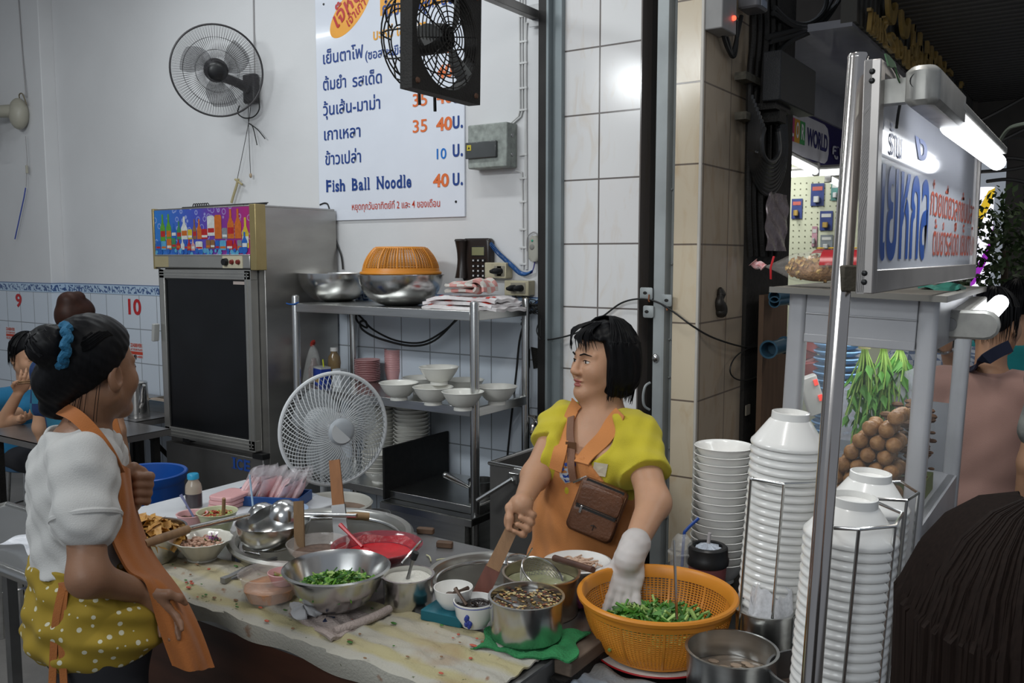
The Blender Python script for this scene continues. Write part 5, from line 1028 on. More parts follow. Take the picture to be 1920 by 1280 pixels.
bp3=ony(700,962,2.42);t=thing('black_pot','sooty black pot on the floor stand behind the counter','pot',(bp3.x,bp3.y,0));MB().lathe([(0,.45),(.055,.45),(.062,.46),(.066,bp3.z),(.064,bp3.z),(.058,.47),(0,.465)],seg=28).build('pot',mat('grey_enamel',(.25,.25,.25),.35,.6),t);MB().lathe([(0,0),(.10,0),(.09,.02),(.05,.03),(.045,.45),(0,.45)],seg=20).build('stand',BLACKM,t)
MB().lathe([(0,bp3.z-.012),(.062,bp3.z-.012)],seg=24).build('soot',BLACKM,t)
wp3=ony(622,945,2.34);t=thing('cream_tub','round cream plastic tub with a plastic bag inside behind the counter','tub',(wp3.x,wp3.y,0));zt=wp3.z
MB().lathe([(0,0),(.13,0),(.135,.02),(.150,zt),(.156,zt+.004),(.150,zt+.010),(.142,zt),(.128,.03),(0,.02)],seg=40).build('tub',mat('cream_tub_plastic',(.50,.49,.44),.5,var=.2),t)
MB().lathe([(0,zt-.03),(.142,zt-.03)],seg=30).build('brown_contents',mat('brown_mash',(.22,.15,.11),.8,var=.4,scale=20,bump=.5),t)
MB().surf(lambda u,v:(-.05+.05*math.cos(2*PI*u)*math.sin(PI*v)**.7,-.06+.045*math.sin(2*PI*u)*math.sin(PI*v)**.7,zt-.03+.075*v+.008*math.sin(7*u*PI+5*v)),24,12,closeu=True).build('plastic_bag',glassy('pale_blue_film',(.62,.70,.80),.5,.15),t)
# ================================================================== CART: basket, pots, bowl stacks
kt=thing('street_cart','black topped street cart carrying the orange basket, bowl stacks and glass case','cart',(-.45,1.9,0))
KX0,KX1,KY0,KY1=-.93,-.31,1.42,3.15
MB().bb(KX0,KX1,KY0,KY1,ZK-.03,ZK).bb(-1.10,KX0,2.18,KY1,ZK-.03,ZK).build('cart_top',mat('greasy_black_top',(.020,.020,.021),.3,.4,var=.5,scale=8),kt,world=True,bevel=.004)
MB().bb(KX0,KX0+.025,KY0,KY1,ZK-.10,ZK-.03).bb(KX1-.025,KX1,KY0,KY1,ZK-.10,ZK-.03).bb(KX0,KX1,KY0,KY0+.025,ZK-.10,ZK-.03).build('frame',BLACKM,kt,world=True)
for x in(KX0+.02,KX1-.02):
 for y in(KY0+.03,KY1-.03):MB().bb(x-.018,x+.018,y-.018,y+.018,0,ZK-.03).build('leg',BLACKM,kt,world=True)
rb=thing('wooden_rail','worn wooden rail with a black end along the counter right edge','rail',(-.958,1.9,ZK))
MB().bb(-.98,-.935,1.62,2.14,ZK+.03,ZK+.065).build('rail',mat('grey_brown_wood',(.16,.12,.09),.6,var=.4,scale=5,stretch=(10,1,10)),rb,world=True,bevel=.004);MB().bb(-.978,-.937,1.60,2.13,ZK,ZK+.03).build('black_base',BLACKM,rb,world=True)
rg=onz(1120,1262,ZK+.01);o=MB().surf(lambda u,v:(-.13+.30*u,-.10+.14*v+.02*math.sin(6*u),.006+.008*math.sin(9*u+3*v)**2+.004*math.sin(17*v)),30,20,th=.004).build('rag',mat('blue_grey_rag',(.17,.21,.26),.95,col2=(.24,.21,.17),scale=5,bump=.5,bscale=120));o.location=(rg.x-.03,rg.y,ZK+.005);tag(o,'blue-grey rag lying on the cart beside the orange basket','rag')
p,r=rimc(1232,1108,.898,297);BKX,BKY=p.x,p.y
pt=thing('under_plate','white plate with a red rim under the orange basket','plate',(p.x,p.y,ZK));MB().lathe([(0,0),(.10,0),(.150,.012),(.152,.014),(.148,.015),(.10,.005),(0,.005)],seg=48).build('plate',WHITEP,pt);MB().tube([(.151*math.cos(a),.151*math.sin(a),.0145)for a in[2*PI*i/64 for i in range(64)]],.0022,6,True).build('red_rim',RED,pt)
gb=basket('vegetable_basket','large orange plastic basket of green vegetables the gloved hand reaches into',r-.012,.142,.120,(p.x,p.y,ZK+.016),seg=110,rows=17,rib=11,bar=.0026)
gm=leafbits(520,.126,.052,.030,15,.021,3,.45).build('chopped_morning_glory',[G2,mat('morning_glory_green',(.085,.27,.03),.5,var=.35,scale=30),G3],gb);gm['kind']='stuff'
sk=thing('steel_skewer','thin steel rod standing upright in the orange basket','rod',onz(1268,1160,.84));MB().tube([dep(1269,1160,2.03),dep(1264,1012,2.03)],.0035,8).build('rod',STEEL2,sk,world=True)
t,r,h=place('steel_pot','steel pot of cloudy broth on the cart in front of the bowl stacks','pot',1372,1216,.866,166,ZK+.002);potmb(r,h).build('pot',STEEL,t);fill(r*.96,h*.55,mat('cloudy_broth',(.17,.13,.095),.12,var=.4,scale=30),'broth',t,.0015)
rnd=random.Random(8);mb=MB()
for i in range(26):a=rnd.random()*6.28;rr=r*.7*math.sqrt(rnd.random());mb.ball((rr*math.cos(a),rr*math.sin(a),h*.55+.001),rnd.uniform(.007,.014),8,5,(1.4,1,.35))
o=mb.build('meat_pieces',mat('boiled_meat',(.34,.25,.18),.5,var=.3),t);o['kind']='stuff'
t,r,h=place('steel_pot','steel pot of dark meat at the lower edge beside the chrome pole','pot',1533,1258,.852,178,ZK+.002);potmb(r,h).build('pot',STEELD,t);fill(r*.96,h*.5,mat('dark_meat_broth',(.10,.07,.055),.25,var=.5,scale=40,bump=.6),'broth',t)
t,r,h=place('tumbler','pink tumbler with a black lid and a straw behind the basket','tumbler',1327,1022,.912,78,ZK+.002)
MB().lathe([(0,0),(r*.74,0),(r*.78,.01),(r*.92,h-.05),(0,h-.05)],seg=36).build('body',mat('rose_tumbler',(.30,.10,.10),.25,var=.2),t)
MB().lathe([(r*.9,h-.055),(r,h-.05),(r*1.02,h-.035),(r*.97,h-.03),(r*.95,h-.004),(r*.88,h),(r*.70,h),(r*.66,h-.012),(0,h-.016)],seg=36).build('lid',BLACK,t)
MB().surf(lambda u,v:(r*.6*v*math.cos(2*PI*u)*(1+.1*math.sin(14*PI*u)),r*.6*v*math.sin(2*PI*u),h+.014*(1-v)+.004*math.sin(16*PI*u)*v-.006),56,6,closeu=True).build('film',glassy('blue_grey_film',(.55,.60,.68),.7,.2),t);MB().rod((0,0,h-.01),(.004,.002,h+.035),.005,8).build('straw',mat('clear_straw',(.45,.42,.42),.3),t)
t,r,h=place('plastic_cup','clear domed plastic cup with a blue bent straw beside the tumbler','cup',1278,1036,.884,48,ZK+.002)
MB().lathe([(0,0),(r*.7,0),(r*.95,h-.002),(r*1.08,h),(r*1.08,h+.004),(r*.9,h+.006),(r*.78,h+.035),(r*.4,h+.052),(r*.2,h+.054)],seg=32).build('cup',GLZ,t);MB().lathe([(0,.004),(r*.68,.004),(r*.84,h*.62),(0,h*.62)],seg=24).build('pink_drink',mat('pink_drink',(.42,.22,.18),.2),t)
MB().tube(catm([(0,0,h*.3),(.004,.004,h+.04),(.010,.008,h+.065),(.040,.02,h+.10)],4),.0045,8).build('straw',mat('blue_straw',(.01,.06,.30),.35),t)
pk=onz(1082,1140,ZC+.01);o=MB().ball((0,0,.022),.026,16,10,(1,1.2,.85)).build('cloth_ball',mat('magenta_cloth',(.16,.03,.10),.9,bump=.7,bscale=120));pk=onz(1088,1132,.82);o.location=(pk.x-.01,pk.y+.02,ZC+.001);tag(o,'small magenta cloth tucked between the soup pot and the basket','cloth')
t,r,h=place('bag_cup','steel cup stuffed with thin white plastic bags in front of the bowls','cup',1434,1140,.893,106,ZK+.002);potmb(r,h).build('cup',STEEL,t)
rnd=random.Random(4)
for k in range(3):
 a0=k*2.1;MB().surf(lambda u,v:(r*(.80-.1*k)*math.cos(2*PI*u)*(1-.35*v+.15*math.sin(6*PI*u+k))*(1+.2*v)+(.012*math.cos(a0)),r*(.6)*math.sin(2*PI*u)*(1-.5*v)+.012*math.sin(a0),h*.55+(.115-.028*k)*v+.012*math.sin(4*PI*u+a0)*v+.006*math.sin(14*PI*u)*v),36,10,closeu=True).build('plastic_bag',glassy('milky_film',(.72,.72,.74),.85,.25),t)
LEAN=.055
UPB=MB().lathe([(.0795,.0),(.0845,.0),(.0858,.004),(.0845,.009),(.078,.016),(.047,.060),(.0435,.063),(.0425,.079),(.0385,.080),(.0375,.068),(0,.066)],seg=40)
first=None
def stack(px,py,D,pitch,labs,group,topz=None):
 global first
 top=dep(px,py,D);n=int((top.z-.080-ZK)/pitch);h0=ZK+.003
 for i in range(n+1):
  z=h0+i*pitch;loc=(top.x-LEAN*(top.z-z),top.y,z);L=labs[0]if i<n else labs[1];rot=(0,.05,random.random()*6)
  if first is None:first=UPB.build('melamine_bowl',WHITEP);tag(first,L,'bowl',group);first.location=loc;first.rotation_euler=(0,.05,0)
  else:q=dup(first,loc,rot=(0,.05,0),label=L);q['group']=group
stack(1484,764,2.04,.0192,('white bowl in the tall upside-down stack left of the pole','topmost white bowl of the tallest stack left of the pole'),'upside-down bowls, tallest stack')
stack(1603,922,1.64,.0188,('white bowl in the front upside-down stack behind the pole','topmost white bowl of the front stack right behind the pole'),'upside-down bowls, front stack')
stack(1634,878,1.90,.0188,('white bowl in the rear upside-down stack beside the glass case','topmost white bowl of the rear stack beside the glass case'),'upside-down bowls, rear stack')
RB=MB().lathe(bowlprof(.084,.068,.046,.003,.15,.01,.002),seg=40);PIN=mat('peach_inside',(.72,.58,.50),.3)
top=dep(1359,836,2.57);n=int((top.z-ZK-.066)/.0226);rb0=None
for i in range(n+1):
 z=ZK+.003+i*.0226;L='white bowl in the upright stack beside the beige column'if i<n else 'topmost upright white bowl with peach stained inside by the column'
 loc=(top.x-LEAN*.5*(top.z-z),top.y,z)
 if rb0 is None:rb0=RB.build('rice_bowl',WHITEP);tag(rb0,L,'bowl','upright bowls by the column');rb0.location=loc
 else:q=dup(rb0,loc,label=L)
q['label']='topmost upright white bowl with peach stained inside by the column'
MB().lathe([(0,.0135),(.046,.0135),(.058,.034)],seg=32).build('stain',PIN,q)
def wireholder(lab,pts,D,legs):
 P=[dep(x,y,d)for(x,y),d in zip(pts,D)];t=thing('wire_bowl_holder',lab,'wire holder',(P[0].x,P[0].y,ZK))
 MB().tube(P,.0035,8,True).build('ring',STEEL2,t,world=True)
 for k in legs:
  q=P[k];MB().tube([q,(q.x-LEAN*(q.z-ZK),q.y,ZK)],.0033,8).build('rod',STEEL2,t,world=True)
wireholder('steel wire holder around the tallest upside-down bowl stack',[(1408,898),(1470,907),(1545,905),(1540,890),(1470,885),(1412,890)],[1.96,1.93,1.97,2.13,2.15,2.12],(0,1,3))
wireholder('steel wire holder around the front bowl stack',[(1530,988),(1610,992),(1678,986),(1692,962),(1640,940),(1560,945)],[1.57,1.54,1.58,1.68,1.76,1.74],(1,2,3))
wireholder('steel wire holder around the rear bowl stack',[(1640,935),(1700,938),(1722,924),(1690,903),(1620,905),(1590,920)],[1.82,1.80,1.86,2.0,2.02,1.9],(1,2))
CB=.84;CT=1.595;cx0,cx1,cy0,cy1=-.716,-.356,2.32,3.05
case=thing('glass_case','white aluminium food display case with glass sides on the cart','display case',(-.356,2.32,CB),rot=(0,math.radians(2),0))
W_,D_,H_=cx1-cx0,cy1-cy0,CT-CB
ALW=mat('white_aluminium',(.46,.46,.475),.35,.25,var=.12)
def K(name,mb,m,**k):return mb.build(name,m,case,**k)
pw=.046
for x0,y0 in((-W_,0),(-pw,0),(-W_,D_-pw),(-pw,D_-pw)):K('corner_post',MB().rbox((x0+pw/2,y0+pw/2,H_/2),(pw,pw,H_),.012),ALW)
K('header',MB().bb(-W_+pw,-pw,.004,.02,H_-.125,H_).bb(-.02,-.004,pw,D_-pw,H_-.125,H_).bb(-W_+.004,-W_+.02,pw,D_-pw,H_-.125,H_).bb(-W_+pw,-pw,.0,.005,H_-.055,H_-.050).bb(-W_+pw,-pw,.0,.006,H_-.128,H_-.105),ALW,bevel=.002)
K('case_floor',MB().bb(-W_+.01,-.01,.01,D_-.01,.16,.18).bb(-W_+pw,-pw,.004,.03,0,.05).bb(-.03,-.004,pw,D_-pw,0,.18),ALW)
GLS=glassy('case_glass',(.55,.60,.62),.045,.04)
K('front_glass',MB().bb(-W_+pw,-pw,.016,.019,.05,H_-.125),GLS);K('side_glass',MB().bb(-.020,-.017,pw,D_-pw,.05,H_-.125),GLS);K('left_glass',MB().bb(-W_+.017,-W_+.020,pw,D_-pw,.05,H_-.125),GLS)
K('back_panel',MB().bb(-W_+pw,-pw,D_-.03,D_-.024,.18,.40),mat('grey_sheet',(.30,.31,.33),.4,var=.25))
K('top_board',MB().bb(-W_-.035,.02,-.045,D_+.03,H_,H_+.012),mat('worn_board',(.25,.23,.20),.6,var=.35))
K('top_trim',MB().bb(-W_-.037,.022,-.048,-.044,H_-.002,H_+.013).bb(.018,.023,-.045,D_+.03,H_-.002,H_+.013),mat('dull_trim',(.20,.19,.17),.5,.4))
CM=root_m(case)
def cpt(x,y,z):return CM@Vector((x,y,z))
BALL=mat('fried_fish_ball',(.36,.18,.06),.5,col2=(.20,.085,.025),scale=45,bump=.5,bscale=70)
rnd=random.Random(14);fb=None;s_=.0205
pos=[]
for iy in range(3):
 for iz in range(10):
  for ix in range(9):
   x=-W_+.055+(ix+.5*(iz%2))*s_*1.95;z=.18+s_+iz*s_*1.72;y=.058+iy*.037
   q=(x+W_-.05)/(W_-.10);lim=.18+.10+.26*max(0,(q-.30)/.7)**.9+(.02 if q<.2 else 0)
   if x<-pw-s_-.004 and z<lim:pos.append((x+rnd.uniform(-.003,.003),y+rnd.uniform(-.003,.003),z))
for p in pos:
 L='fried brown fish ball in the heap behind the case glass'
 if fb is None:fb=MB().surf(lambda u,v:(s_*(1+.05*math.sin(6*PI*u+4*v))*math.sin(PI*v)*math.cos(2*PI*u),s_*math.sin(PI*v)*math.sin(2*PI*u)*(1+.04*math.sin(9*v)),-s_*.94*math.cos(PI*v)),16,10,closeu=True).build('fish_ball',BALL);tag(fb,L,'fish ball','fried fish balls in the case');fb.location=cpt(*p)
 else:dup(fb,cpt(*p),rot=(rnd.random()*6,rnd.random()*6,0))
fbag=thing('plastic_bag','clear plastic bag wrapped behind the heap of fish balls','bag',cpt(-.18,.36,.18));MB().surf(lambda u,v:(-.15+.28*u,.012*math.sin(8*u)+.03*v,.36*v*(.75+.3*u)+.008*math.sin(14*u)),24,12,th=.001).build('film',glassy('grey_film',(.5,.5,.54),.45,.15),fbag)
bb_=thing('dried_bag','bag of dark dried pieces against the right glass of the case','bag',cpt(-.06,.26,.18));rnd=random.Random(2);mb=MB()
for i in range(150):mb.ball((rnd.uniform(-.075,.02),rnd.uniform(-.06,.20),.05+rnd.random()*.22),rnd.uniform(.006,.014),6,4,(1.4,1,.7))
o=mb.build('dried_pieces',mat('dark_dried',(.15,.07,.03),.6,var=.5),bb_);o['kind']='stuff'
MB().bb(-.08,.02,-.06,.20,0,.05).build('green_packet',mat('olive_packet',(.14,.17,.04),.5),bb_)
STEM=mat('pale_stem',(.30,.48,.10),.45,var=.2);LEAF=mat('hanging_leaf',(.10,.30,.035),.5,var=.45,scale=20)
for k,(px,py,D,ln,lab)in enumerate(((1622,628,2.46,.30,'left bunch of water spinach hanging in the case'),(1658,628,2.50,.27,'middle bunch of water spinach hanging in the case'),(1688,628,2.54,.19,'right bunch of water spinach hanging in the case'))):
 c=dep(px,py,D);t=thing('greens_bunch',lab,'vegetables',c);rnd=random.Random(30+k);sm,lf=MB(),MB()
 for i in range(30):
  a=rnd.random()*6.28;sp_=rnd.uniform(.2,1)*.055;l=ln*rnd.uniform(.4,1);top_=Vector((.012*math.cos(a),.012*math.sin(a),.03));mid=Vector((.006*math.cos(a),.006*math.sin(a),-.035));end=Vector((sp_*math.cos(a)-.012,sp_*.7*math.sin(a),-.035-l));m_=mid.lerp(end,.5)+Vector((.006,0,0))
  P=catm([top_,mid,m_,end],4);sm.tube(P,.0022,5)
  for j in range(4):
   b_=P[rnd.randrange(6,len(P))];s2=rnd.uniform(.016,.036);d=Vector((rnd.uniform(-.6,.6),rnd.uniform(-.6,.6),-1)).normalized();sd_=d.orthogonal().normalized();sd_=Matrix.Rotation(rnd.random()*6,3,d)@sd_;nn=d.cross(sd_)
   lf.add([b_,b_+d*s2*.6+sd_*s2*.33+nn*s2*.1,b_+d*s2*1.6,b_+d*s2*.6-sd_*s2*.33+nn*s2*.1,b_+d*s2*.7-nn*s2*.06],[(0,1,4),(1,2,4),(2,3,4),(3,0,4)])
 sm.build('stems',STEM,t);lf.build('leaves',LEAF,t)
 MB().lathe([(.016,-.038),(.017,-.032),(.016,-.026)],seg=14).build('tie_band',mat('raffia',(.45,.42,.2),.7),t)
bs=dep(1565,800,2.72);bl0=None
for i in range(14):
 loc=(bs.x,bs.y,bs.z-.02+i*.022)
 if bl0 is None:bl0=MB().lathe([(0,.002),(.05,0),(.066,.010),(.070,.014),(.066,.017),(.05,.006),(0,.006)],seg=32).build('blue_plate',mat('light_blue_plastic',(.20,.36,.58),.35));tag(bl0,'light blue plate in the tall stack behind the case glass','plate','blue plates in the case');bl0.location=loc
 else:dup(bl0,loc)
zb_=bs.z-.02
o=MB().bb(-.08,.08,-.08,.08,cpt(-.3,.4,.18).z-zb_,-.001).build('plate_stand',mat('grey_crate',(.25,.27,.3),.5));o.location=(bs.x,bs.y,zb_);tag(o,'grey crate under the light blue plates in the case','crate')
rp_=dep(1508,672,2.8);t=thing('red_packets','red snack packets hanging behind the case','packets',rp_);rnd=random.Random(77)
for i in range(5):MB().rbox((rnd.uniform(-.03,.03),rnd.uniform(-.02,.02),.05-i*.028),(.075,.02,.05),.01,R=Euler((rnd.uniform(-.3,.3),rnd.uniform(-.3,.3),rnd.uniform(-.5,.5))).to_matrix()).build('packet',mat('red_foil',(.38,.04,.03),.3,var=.5,scale=20),t)
ps=dep(1523,740,2.66);t=thing('power_strip','white power strip with glowing red switches in the case','power strip',ps,rot=(.1,-.35,.5));MB().rbox((0,0,0),(.055,.03,.12),.006).build('strip',mat('white_plastic',(.55,.53,.50),.4),t)
for z in(-.02,.03):MB().bb(.012,.024,-.019,-.014,z,z+.018).build('switch',mat('lit_red_switch',(.8,.05,.03),.4,emit=.8),t)
wbd=thing('wooden_board','brown wooden board leaning on the sooty wall behind the case','board',onx(1445,760,-1.30));a,b=onx(1425,770,-1.38),onx(1476,548,-1.38)
MB().bb(-1.40,-1.375,a.y,b.y,.0,b.z).build('board',mat('brown_board',(.17,.10,.06),.6,var=.3,scale=3,stretch=(1,8,1)),wbd,world=True)
bpz=thing('blue_pipes','open ends of blue pipes beside the glass case','pipes',onx(1450,600,-1.3))
for x,y,r_ in((1452,556,.030),(1452,566,.028),(1441,655,.044)):c=onx(x,y,-1.30);MB().lathe([(r_,-.0),(r_*.8,0),(r_*.8,.25),(r_,.25)],c,20,R=Matrix.Rotation(-PI/2,3,'X')@Matrix.Rotation(PI/2*0,3,'Y')).lathe([(0,.1),(r_*.8,.1)],c,20,R=Matrix.Rotation(-PI/2,3,'X')).build('pipe',mat('blue_pipe',(.03,.10,.16),.4),bpz,world=True)
FIX=mat('worn_white_metal',(.42,.41,.38),.4,.3,var=.3,scale=20);LIT=mat('lit_tube',(.92,.95,1.0),.5,var=.02,emit=3.5)
a,b=dep(1806,606,2.30),dep(1842,574,2.66);d=(b-a).normalized();R=aim(d)
t=thing('clip_lamp','short lit fluorescent lamp clipped to the right side of the case','lamp',a,rot=R.to_euler());l=(b-a).length
MB().bb(-.012,.050,-.040,.03,0,l).build('housing',FIX,t,bevel=.005);MB().rod((-.046,.012,.03),(-.046,.012,l-.005),.024,16).ball((-.046,.012,l),.024,14,8).build('lit_tube',LIT,t);MB().rbox((-.010,-.004,.012),(.15,.075,.03),.034).build('end_cap',FIX,t);MB().lathe([(0,-.006),(.018,-.005),(.020,0)],(.032,-.004,0),14).build('round_plug',STEELD,t)
zt=lambda x,y:cpt(x,y,H_+.012)
sb=zt(-.30,.06);t=thing('snack_bag','clear bag of brown crispy snack with red and yellow print on the case','snack bag',sb+Vector((0,0,.012)),rz=.08)
def pil(w,d,h,tw=0.0):
 def f(u,v):
  e=math.sin(PI*min(1,max(0,.04+.92*v)))**.5;x=(v-.5)*w;wr=1+.05*math.sin(9*u*PI+11*v)+.03*math.sin(21*u+17*v);sh=max(.10,min(1,(v)/.28))if tw else 1
  return(x,d*.5*e*wr*math.cos(2*PI*u)*sh,h*.5+h*.5*e*wr*math.sin(2*PI*u)*sh)
 return f
MB().surf(pil(.30,.14,.085,1),26,30,closeu=True).build('film',glassy('bag_film',(.75,.72,.68),.14,.08),t)
rnd=random.Random(9);mb=MB()
for i in range(420):
 v=rnd.uniform(.06,.94);a=rnd.random()*6.28;rr=math.sqrt(rnd.uniform(.5,1))*math.sin(PI*v)**.5;c=Vector(((v-.5)*.18,.054*rr*math.cos(a),.040+.034*rr*math.sin(a)));R=Euler((rnd.random()*6,rnd.random()*6,rnd.random()*6)).to_matrix();s2=rnd.uniform(.004,.008)
 mb.mi(i%2).add([c+R@Vector(q)*s2 for q in((-1,-.6,0),(1,-.5,.3),(.8,.7,-.2),(-.8,.6,.3),(0,0,.6))],[(0,1,4),(1,2,4),(2,3,4),(3,0,4)])
o=mb.build('crisp_pieces',[mat('crisp_tan',(.62,.40,.13),.6),mat('crisp_brown',(.46,.24,.06),.6)],t);o['kind']='stuff'
MB().surf(lambda u,v:(.00+(v-.5)*.17,.048*math.sin(PI*v)**.5*math.cos(2*PI*u)*(1+.1*math.sin(13*u)),.036+.032*math.sin(PI*v)**.5*math.sin(2*PI*u)),24,14,closeu=True).build('crisps',mat('brown_crisps',(.48,.27,.12),.6,col2=(.30,.14,.05),scale=60,bump=1.0,bscale=110),t)
MB().surf(lambda u,v:(.012+.13*v,(.073-.01*v)*math.cos(PI*(.03+.94*u))*-1,.044+.044*math.sin(PI*(.03+.94*u))),18,6).build('red_label',mat('red_bag_print',(.42,.012,.018),.3),t)
MB().surf(lambda u,v:(-.02+.10*v,.03-.05*u,.0865+.003*math.sin(9*v)-.010*u),6,12).build('red_patch',MATS['red_bag_print'],t)
mb=MB();
for k in range(4):mb.ball((-.0+.028*k,.008+.006*(k%2),.092),.011,8,5,(1,.7,.18))
mb.build('yellow_print',mat('yellow_print',(.75,.48,.02),.4),t)
MB().tube(catm([(-.145,0,.04),(-.155,0,.048),(-.165,.004,.045),(-.175,.002,.055)],4),[.012]+[.010]*11+[.015],8).build('twisted_end',mat('red_white_twist',(.55,.12,.12),.4,col2=(.6,.55,.55),scale=60),t)
for x in(-.118,):MB().tube([(x,-.03,.01),(x,-.036,.04),(x+.004,-.02,.07)],.003,5).build('red_stripe',RED,t)
gf=zt(-.05,.38);o=MB().surf(lambda u,v:(-.05+.10*u,-.09+.18*v,.012+.006*math.sin(7*u+4*v)),16,16,th=.011).build('folded_sheet',mat('sea_green_plastic',(.05,.26,.20),.4,var=.2,bump=.3));o.location=gf;o.rotation_euler=(0,math.radians(2),0);tag(o,'folded sea-green plastic sheet under the lit sign','sheet')
a,b=dep(1609,106,1.56),dep(1521,1285,1.50);d=(a-b);foot=b-d*(b.z/d.z)
pl=thing('chrome_pole','tall shiny steel pole with a wooden block clamped to it','pole',foot);rp_=.0172
MB().tube([foot,foot.lerp(a,.5),a],rp_,24).build('pole',CHROME,pl,world=True);MB().lathe([(rp_+.0006,-.004),(rp_+.0008,0),(rp_*.9,.005),(0,.007)],a,24).build('cap',CHROME,pl,world=True)
k0,k1=dep(1597,545,1.535),dep(1600,497,1.535);kc=(k0+k1)/2;WB2=mat('rotten_wood',(.10,.085,.06),.8,var=.5,scale=14,bump=.5)
MB().box(kc,(.052,.05,(k1-k0).length),R=Matrix.Rotation(math.radians(34),3,'Z')).build('wooden_block',WB2,pl,world=True,bevel=.003)
SX=-.335;s0,s1=onx(1638,105,SX),onx(1632,550,SX);sy0=(s0.y+s1.y)/2;sy1=onx(1831,380,SX).y;sz0,sz1=s1.z,s0.z
sg=thing('light_box_sign','white street sign box with blue and red Thai lettering beside the pole','sign',(SX,sy0,sz0))
MB().bb(SX-.018,SX-.006,sy0,sy1,sz0,sz1).build('box',mat('sign_side_grey',(.33,.31,.30),.5,.3,var=.2),sg,world=True)
MB().bb(SX-.006,SX,sy0+.03,sy1-.03,sz0+.035,sz1-.03).build('face',mat('sign_face_acrylic',(.62,.64,.70),.10,var=.04,coat=.4,emit=.06),sg,world=True)
MB().bb(SX-.020,SX+.008,sy0,sy0+.032,sz0,sz1).bb(SX-.012,SX+.008,sy1-.02,sy1,sz0,sz1).bb(SX-.012,SX+.008,sy0+.03,sy1-.02,sz0,sz0+.04).bb(SX-.012,SX+.008,sy0+.03,sy1-.02,sz1-.02,sz1).build('frame',mat('aluminium_frame',(.45,.42,.40),.38,.7,var=.2),sg,world=True,bevel=.002)
mb=MB()
for z in(sz1-.02,sz1-.035,sz0+.02,sz0+.035):mb.ball((SX-.006,sy0-.001,z),.005,8,5,(1,.5,1))
mb.build('screw',BLACK,sg,world=True)
UY=Vector((0,1,0));yy=lambda px,py:onx(px,py,SX+.001)
def sgt(text,px,py,px2,hpx,m,weight=.02,hfull=True):
 a=yy(px,py);b=yy(px2,py);return lettering(text,(SX+.0005,a.y,a.z),UY,UZ,1,m,sg,weight=weight,width=b.y-a.y,height=pxm(hpx,depth(a)))
sgt('เยหกล',1648,480,1737,184,mat('sign_blue',(.02,.075,.30),.4),.02);sgt('ร้าน',1667,288,1690,60,MATS['sign_blue'],.005);sgt('ง',1714,292,1738,40,MATS['sign_blue'],.03)
SR=mat('sign_red',(.45,.085,.05),.4)
sgt('ก๋วยเตี๋ยวลูกชิ้นปลา',1744,402,1826,88,SR,.004);sgt('ต้มยำรสเด็ด เย็นตาโฟ',1748,478,1826,70,SR,.004)
LX=-.255;t0,t1=onx(1786,212,LX),onx(1872,263,LX)
tl=thing('sign_lamp','long lit fluorescent lamp shining on the street sign','lamp',t0)
MB().bb(LX-.022,LX+.022,t0.y-.02,t1.y,t0.z+.0,t0.z+.018).build('housing',FIX,tl,world=True,bevel=.004)
MB().rod((LX,t0.y,t0.z-.022),(LX,t1.y,t0.z-.020),.021,16).build('lit_tube',LIT,tl,world=True)
e0=onx(1740,210,LX);MB().rbox((LX-.005,(t0.y+e0.y)/2-.01,t0.z+.005),(.052,t0.y-e0.y+.07,.062),.02).build('end_bracket',FIX,tl,world=True,bevel=.004)
MB().lathe([(0,-.003),(.010,-.002),(.012,0)],(LX-.01,e0.y-.044,t0.z+.012),16,R=Matrix.Rotation(PI/2,3,'X')).build('black_hole',BLACK,tl,world=True)
MB().bb(SX-.02,LX,e0.y+.02,e0.y+.05,t0.z-.01,t0.z+.03).build('arm',FIX,tl,world=True)
gt=thing('green_tie','green plastic strip and black wire tied at the sign top','tie',onx(1680,150,SX+.01))
MB().ribbon(catm([onx(x,y,SX+.03)for x,y in((1662,112),(1678,122),(1682,142),(1692,160),(1705,185))],4),[.02,.022,.02,.012,.01,.009,.01,.012,.012,.013,.012,.01,.009,.008,.007,.006,.005],.002,(1,0,.3)).build('green_strip',mat('green_film',(.06,.16,.06),.5),gt,world=True)
MB().tube(catm([onx(x,y,SX+.012)for x,y in((1668,116),(1684,142),(1690,175),(1684,215),(1681,240))],5),.0028,6).build('wire',WIREM,gt,world=True)
area('sign_lamp_light',(LX+.01,(t0.y+t1.y)/2,t0.z-.045),.03,t1.y-t0.y,3.0,COOL,rot=(0,math.radians(-28),0))
tr=thing('metal_trough','grey metal trough leaning beside the glass case towards the street','trough',(-.26,2.3,0))
a,b=dep(1722,1195,1.95),dep(1783,985,2.30);o_=RT*.055
MB().tube([a,b],.007,8).tube([a+o_,b+o_],.007,8).ribbon([a+o_*.5,b+o_*.5],.085,.004,(-FW.x,-FW.y,.6)).build('channel',mat('dull_channel',(.24,.25,.25),.4,.6,var=.25),tr,world=True)
MB().rod((a.x,a.y,0),a,.012,8).rod((b.x,b.y,0),b,.012,8).build('support',STEELD,tr,world=True)
area('case_fill_light',cpt(-.18,.30,H_-.02),.25,.3,2.2,COOL)  # added fill under the case top to brighten the greens, no fixture there
